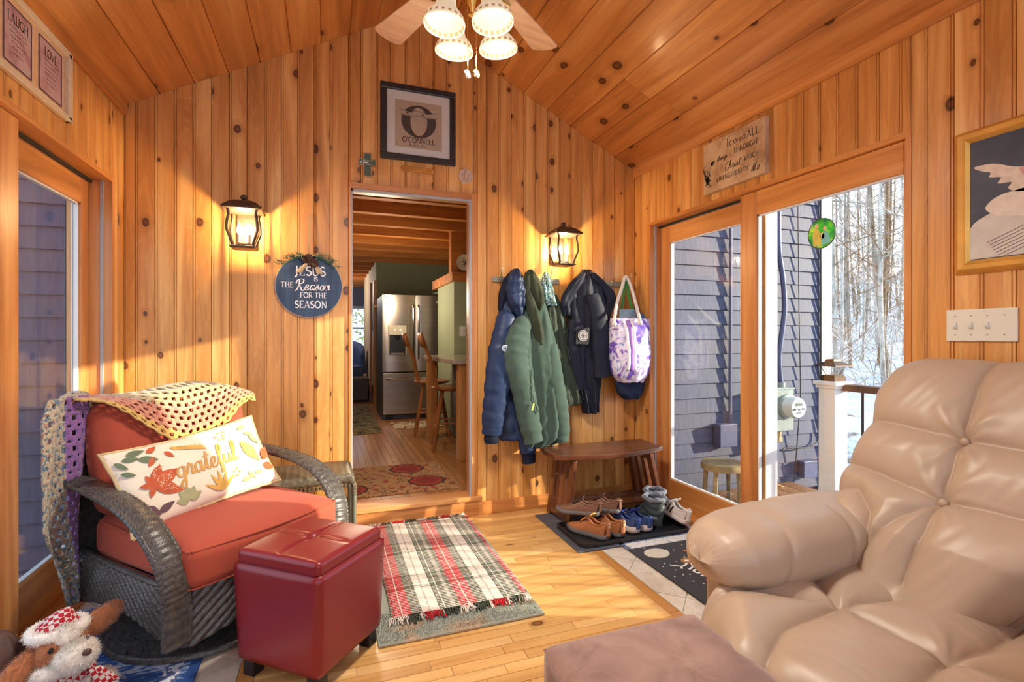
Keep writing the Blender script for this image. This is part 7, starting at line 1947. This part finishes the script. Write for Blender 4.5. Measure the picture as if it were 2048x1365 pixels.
# gold framed painting: generic dark picture with pale shapes
pg = thing('gold_framed_painting', 'gold framed dark painting of a pale winged figure on the right wall', 'picture', (XR - .001, .98, 1.74))
M_goldf = plain('gold_leaf', srgb(224, 176, 90), .42, .5, noise=.15, scale=12)
HW, HH, FW_ = .262, .268, .05
for (a, b, c, d) in ((-HW, HW, HH - FW_, HH), (-HW, HW, -HH, -HH + FW_), (HW - FW_, HW, -HH + FW_, HH - FW_), (-HW, -HW + FW_, -HH + FW_, HH - FW_)):
    hz = (b - a) > (d - c)
    m = MB(); prof_ = [(0, 0), (.004, -.012), (.018, -.026), (.034, -.018), (.040, -.022), (.05, -.010), (.05, 0)]
    vs = []; n = len(prof_)
    out_ = 1 if (hz and d == HH) or (not hz and b == HW) else -1
    for e in (-1, 1):
        for q, dx in prof_:
            if hz: z = out_ * (HH - q); y = e * (HW - q)
            else: y = out_ * (HW - q); z = e * (HH - q)
            vs.append((dx, y, z))
    m.add(vs, [(i, i + 1, n + i + 1, n + i) for i in range(n - 1)]); m.build('frame_rail', M_goldf, pg, sharp=30)
def canvas_mat():
    t = NT('dark_canvas'); v = t.coord('Object'); f = t.noise(v, 8, 5); return t.out(t.ramp(f, [(.3, srgb(50, 60, 78)), (.7, srgb(78, 86, 102))]), .6)
MB().box(-.008, 0, -HW + .045, HW - .045, -HH + .045, HH - .045).build('canvas', canvas_mat(), pg, smooth=False)
M_pale = plain('pale_paint', srgb(206, 204, 196), .7, noise=.12, scale=18); M_pink = plain('pink_paint', srgb(206, 160, 158), .7, noise=.1, scale=20)
Mg = frame_M((-.0095, 0, 0), (0, -1, 0), (0, 0, 1))
def flat(pts, mat, name, z=0.0):
    m = MB(); P = [Mg @ Vector((p[0], p[1], z)) for p in pts]; m.add(P, [tuple(range(len(P)))]); return m.build(name, mat, pg, smooth=False)
q = 1
flat([(p[0], p[1]) for p in cr([(-.212, -.215), (-.212, -.10), (-.15, -.055), (-.09, -.04), (.0, -.05), (.1, -.06), (.21, -.03), (.21, -.215)], 4)], M_pale, 'painted_cloth')
flat(cr([(-.165, -.03), (-.13, .0), (-.07, .01), (.0, .02), (.08, .06), (.12, .02), (.08, -.05), (-.02, -.085), (-.10, -.075), (-.15, -.055)], 4, True), plain('arm_paint', srgb(222, 214, 200), .7), 'painted_arm', .0006)
flat(cr([(-.20, .125), (-.14, .12), (-.08, .09), (.0, .07), (.02, .02), (-.06, .0), (-.10, .02), (-.09, .04), (-.13, .045), (-.12, .065), (-.155, .075), (-.15, .09), (-.18, .105)], 3, True), plain('wing_paint', srgb(216, 206, 190), .7, noise=.15, scale=40), 'painted_wing', .0006)
flat(cr([(-.07, .085), (-.02, .07), (.02, .05), (.02, .02), (-.04, .01), (-.05, .04)], 3, True), M_pink, 'painted_wing_patch', .0012)
for k in range(7): m = MB(); ribbon(m, [(-.16 + .006 * k, -.16 - .010 * k), (.10, -.05 - .012 * k)], .0015, Mg, .0012); m.build('painted_string', M_ink, pg)
# sun catcher on the glass
sc_ = thing('sun_catcher', 'round green stained-glass sun catcher stuck on the sliding door glass', 'ornament', (XR + .028, 1.826, 1.748))
def stained():
    t = NT('stained_glass'); v = t.coord('Object'); vo = t.n('ShaderNodeTexVoronoi'); vo.inputs['Scale'].default_value = 70; t.l(v, vo.inputs['Vector'])
    f = t.noise(v, 22, 3); c = t.ramp(f, [(.3, srgb(40, 140, 90)), (.5, srgb(90, 190, 80)), (.62, srgb(200, 210, 90)), (.75, srgb(60, 170, 170))])
    t.out(t.mix(c, vo.outputs['Color'], .15), .3); t.b.inputs['Transmission Weight'].default_value = .0
    tr = t.n('ShaderNodeBsdfTranslucent'); mx = t.n('ShaderNodeMixShader'); mx.inputs[0].default_value = .6; o = t.t.nodes['Material Output']
    t.l(c, tr.inputs[0]); t.l(t.b.outputs[0], mx.inputs[1]); t.l(tr.outputs[0], mx.inputs[2]); t.l(mx.outputs[0], o.inputs[0]); return t.m
Ry = Matrix.Rotation(-pi / 2, 4, 'Y')
m = MB(); m.lathe([(0, .002), (.072, .002), (.072, 0), (0, 0)], 36, M=Ry); m.build('glass_disc', stained(), sc_, smooth=False)
m = MB(); m.lathe([(.071, .0035), (.075, .0035), (.075, -.001), (.071, -.001)], 36, M=Ry, cap=False); m.build('lead_rim', plain('lead', srgb(60, 66, 56), .5), sc_)
Mk = frame_M((-.0025, 0, 0), (0, -1, 0), (0, 0, 1))
for nm, P, c in (('robed_figure', [(-.045, -.055), (-.05, 0), (-.035, .03), (-.02, .03), (-.005, 0), (.0, -.06)], srgb(214, 196, 90)), ('robed_figure', [(.0, -.06), (.0, -.01), (.02, .012), (.04, -.005), (.048, -.05)], srgb(120, 200, 200)), ('face', arc(-.027, .04, .011, .013, 0, 330, 10), srgb(226, 196, 150)), ('face', arc(.018, .022, .010, .011, 0, 330, 10), srgb(226, 196, 150)), ('child_figure', arc(.004, -.012, .012, .016, 0, 330, 10), srgb(230, 220, 160))):
    m = MB(); m.add([Mk @ Vector((p[0], p[1], 0)) for p in P], [tuple(range(len(P)))]); m.build(nm, plain('glass_' + nm + str(int(c[0] * 1000)), c, .4), sc_, smooth=False)
# triptych on the left wall
lt = thing('triptych_frame', 'cream framed triptych of word panels on the left wall above the door', 'picture', (XL + .001, 2.345, 2.315))
M_cf = plain('cream_frame', srgb(220, 202, 172), .7, noise=.1, scale=60)
# (y runs from -0.385 to +0.385; the far end is in view)
FWt, FHt = .385, .150
for (a, b, c, d) in ((-FWt, FWt, FHt - .026, FHt), (-FWt, FWt, -FHt, -FHt + .026), (FWt - .026, FWt, -FHt, FHt), (-FWt, -FWt + .026, -FHt, FHt)):
    MB().box(0, .022, a, b, c, d).build('frame_rail', M_cf, lt, smooth=False, bevel=.004)
r_ = random.Random(2); m = MB()
for k in range(150):
    y = -FWt + k * (2 * FWt) / 150
    for z in (FHt, -FHt + .012): m.ball((.022, y, z - .004), (.003, .004, .004), 5, 3)
for k in range(60): m.ball((.022, FWt - .002, -FHt + k * FHt / 30), (.003, .004, .004), 5, 3)
m.build('beaded_edge', M_cf, lt, kind='stuff')
MB().box(0, .008, -FWt + .02, FWt - .02, -FHt + .02, FHt - .02).build('mat_board', plain('blush_mat', srgb(216, 180, 146), .8), lt, smooth=False)
def panelmat():
    t = NT('mauve_print'); v = t.coord('Object'); f = t.noise(v, 14, 4); return t.out(t.ramp(f, [(.3, srgb(164, 124, 134)), (.55, srgb(196, 164, 168)), (.75, srgb(176, 170, 170))]), .8)
M_mv = panelmat(); M_pi = plain('plum_ink', srgb(92, 60, 80), .8)
for k, word in enumerate(('LIVE', 'LAUGH', 'LOVE')):
    yc = -.232 + .232 * k
    MB().box(.008, .0095, yc - .088, yc + .088, -.105, .105).build('word_panel', M_mv, lt, smooth=False)
    Mq = frame_M((.0102, yc, 0), (0, 1, 0), (0, 0, 1)); m = MB()
    for P in ([(-.088, -.105), (.088, -.105)], [(-.088, .105), (.088, .105)], [(-.088, -.105), (-.088, .105)], [(.088, -.105), (.088, .105)]): ribbon(m, P, .006, Mq)
    m.build('panel_border', M_pi, lt, kind='stuff')
    m = MB(); caps(m, word, 0, .045, .034, Mq, wt=.13, sp=.05); m.build('word_lettering', M_ink, lt)
    m = MB(); rr_ = random.Random(k)
    for row in range(6):
        y = .028 - row * .018; L = .055 * (1 - .09 * row); x = -L
        while x < L: w = rr_.uniform(.008, .02); ribbon(m, cr([(x, y), (x + w * .3, y + .006), (x + w * .6, y - .002), (x + w, y + .004)], 3), .0016, Mq); x += w + .005
    m.build('script_lines', M_pi, lt, kind='stuff')
# ---------------------------------------------------------------- plush dog on the blue rug
def fur(mb, fn, n, L, seed, nu=1, jitter=.5, cond=None, w=.0012):
    r_ = random.Random(seed)
    for i in range(n):
        u, v = r_.random(), r_.random(); p = Vector(fn(u, v))
        if cond and not cond(p): continue
        e = .01; a = Vector(fn(min(1, u + e), v)) - p; b = Vector(fn(u, min(1, v + e))) - p; nn = a.cross(b)
        if nn.length < 1e-9: continue
        nn.normalize()
        d = (nn + Vector((r_.uniform(-1, 1), r_.uniform(-1, 1), r_.uniform(-1, .4))) * jitter).normalized() * L * r_.uniform(.6, 1.2)
        s_ = d.cross(Vector((r_.random(), r_.random(), r_.random()))).normalized() * w
        mb.add([p - s_, p + s_, p + d], [(0, 1, 2)])
def ell(c, R_, Mx_=None):
    c = Vector(c)
    def f(u, v):
        a, b = 2 * pi * u, pi * (v - .5); q = Vector((R_[0] * cos(a) * cos(b), R_[1] * sin(a) * cos(b), R_[2] * sin(b)))
        return c + (Mx_ @ q if Mx_ else q)
    return f
dog = thing('plush_dog', 'brown and white plush dog in a red checked hat and scarf on the blue rug', 'toy', (-.845, 2.11, .011), radians(30))
M_fw = plain('white_plush', srgb(236, 228, 214), .95, noise=.06, sheen=.5); M_fb = plain('brown_plush', srgb(186, 118, 70), .95, noise=.15, scale=14, sheen=.5); M_fd = plain('dark_plush', srgb(128, 82, 52), .95, noise=.15, sheen=.4)
def furpart(name, mat, c, R_, n, L, Mx_=None, w=.0012, jit=.55):
    f = ell(c, R_, Mx_); m = MB(); m.grid(f, 26, 18); fur(m, f, n, L, hash(name) % 7 + int(R_[0] * 1000), jitter=jit, w=w); return m.build(name, mat, dog, sharp=0)
RM = lambda x, y, z: (Matrix.Rotation(radians(z), 4, 'Z') @ Matrix.Rotation(radians(y), 4, 'Y') @ Matrix.Rotation(radians(x), 4, 'X')).to_3x3()
furpart('body', M_fw, (0, .02, .075), (.10, .11, .085), 5200, .014)
furpart('head', M_fb, (0, -.03, .20), (.078, .072, .072), 4200, .012)
furpart('face_blaze', M_fw, (.012, -.058, .245), (.040, .040, .034), 1600, .012)
furpart('muzzle', M_fw, (.030, -.105, .192), (.058, .050, .044), 3400, .012)
furpart('chin', M_fw, (-.028, -.085, .160), (.05, .04, .026), 1400, .012)
furpart('ear', M_fb, (-.105, -.055, .165), (.046, .024, .085), 2400, .012, RM(0, 42, 10))
furpart('ear', M_fb, (.108, .0, .235), (.038, .022, .072), 2200, .012, RM(0, 62, 0))
furpart('paw', M_fw, (.115, -.06, .05), (.035, .05, .035), 1200, .012)
furpart('paw', M_fw, (-.09, -.09, .045), (.035, .05, .033), 1200, .012)
for x in (-.030, .058):
    m = MB(); m.ball((x, -.098, .232), (.008, .007, .009), 12, 8); m.build('eye', plain('black_bead', srgb(16, 12, 12), .15), dog)
m = MB(); m.ball((.050, -.152, .212), (.013, .008, .011), 12, 8); m.build('nose', plain('brown_nose', srgb(92, 62, 52), .4), dog)
def check_mat():
    t = NT('red_check'); v = t.coord('Object'); ch_ = t.n('ShaderNodeTexChecker'); ch_.inputs['Scale'].default_value = 75
    mp = t.n('ShaderNodeMapping'); mp.inputs['Rotation'].default_value = (0, .35, .3); t.l(v, mp.inputs[0]); t.l(mp.outputs[0], ch_.inputs[0]); ch_.inputs[1].default_value = (*srgb(176, 22, 36), 1); ch_.inputs[2].default_value = (*srgb(222, 214, 204), 1)
    w = t.noise(v, 45, 1); return t.out(t.mix(ch_.outputs[0], srgb(120, 20, 34), t.math('MULTIPLY', w, .35)), .9)
M_chk = check_mat()
m = MB(); m.grid(lambda u, v: (.0 + (.064 * (1 - v) ** .8) * cos(2 * pi * u) + .03 * v * v, -.005 + (.058 * (1 - v) ** .8) * sin(2 * pi * u), .262 + .075 * v - .02 * v * v * v), 28, 14, closeu=True); m.build('hat', M_chk, dog, sharp=0)
P = [(.068 * cos(2 * pi * k / 24), -.008 + .062 * sin(2 * pi * k / 24), .258) for k in range(25)]
m = MB(); m.tube(P, [.017 + .002 * (k % 2) for k in range(25)], 8)
def tf(u, v): k = min(int(u * 24), 23); return Vector(P[k]).lerp(Vector(P[k + 1]), u * 24 - k) + Vector((cos(2 * pi * u) * cos(2 * pi * v), sin(2 * pi * u) * cos(2 * pi * v), sin(2 * pi * v))) * .017
fur(m, tf, 1500, .01, 5, jitter=.8); m.build('hat_brim', M_fw, dog, sharp=0)
m = MB(); m.grid(lambda u, v: ((.072 + .022 * v) * cos(2 * pi * u), -.03 + (.068 + .028 * v) * sin(2 * pi * u), .150 - .035 * v + .004 * sin(14 * u)), 36, 6, closeu=True); m.build('scarf', M_chk, dog, solid=.006, sharp=0)
m = MB(); m.grid(lambda u, v: (.075 + .035 * v + (u - .5) * (.035 + .03 * v), -.115 - .012 * v, .135 - .065 * v), 4, 6); m.build('scarf_end', M_chk, dog, solid=.006)
# carved brown ornament at the picture edge
co = thing('carved_ornament', 'dark brown carved gourd-shaped ornament with gold leaf shapes at the left edge', 'ornament', (-.985, 2.09, .0105))
m = MB()
def gourd(u, v):
    a = 2 * pi * u; z = lerp(0, .28, v); r_ = .075 * sin(pi * (.10 + .86 * v)) ** .7; r_ *= 1 + .05 * sin(9 * a); return (r_ * cos(a), r_ * sin(a), z)
m.grid(gourd, 54, 30, closeu=True); m.f.append(tuple(range(54))); m.f.append(tuple(30 * 54 + i for i in range(54))); m.build('shell', plain('carved_brown', srgb(78, 52, 44), .6, noise=.4, scale=30, bump=.5), co, sharp=0)
m = MB(); r_ = random.Random(9)
for k in range(40):
    u, v = r_.random(), r_.uniform(.15, .9); p = Vector(gourd(u, v)); m.ball(p * 1.02, (.010, .010, .014), 6, 4)
m.build('gold_leaves', plain('gold_paint', srgb(190, 140, 50), .4, .6), co, kind='stuff')
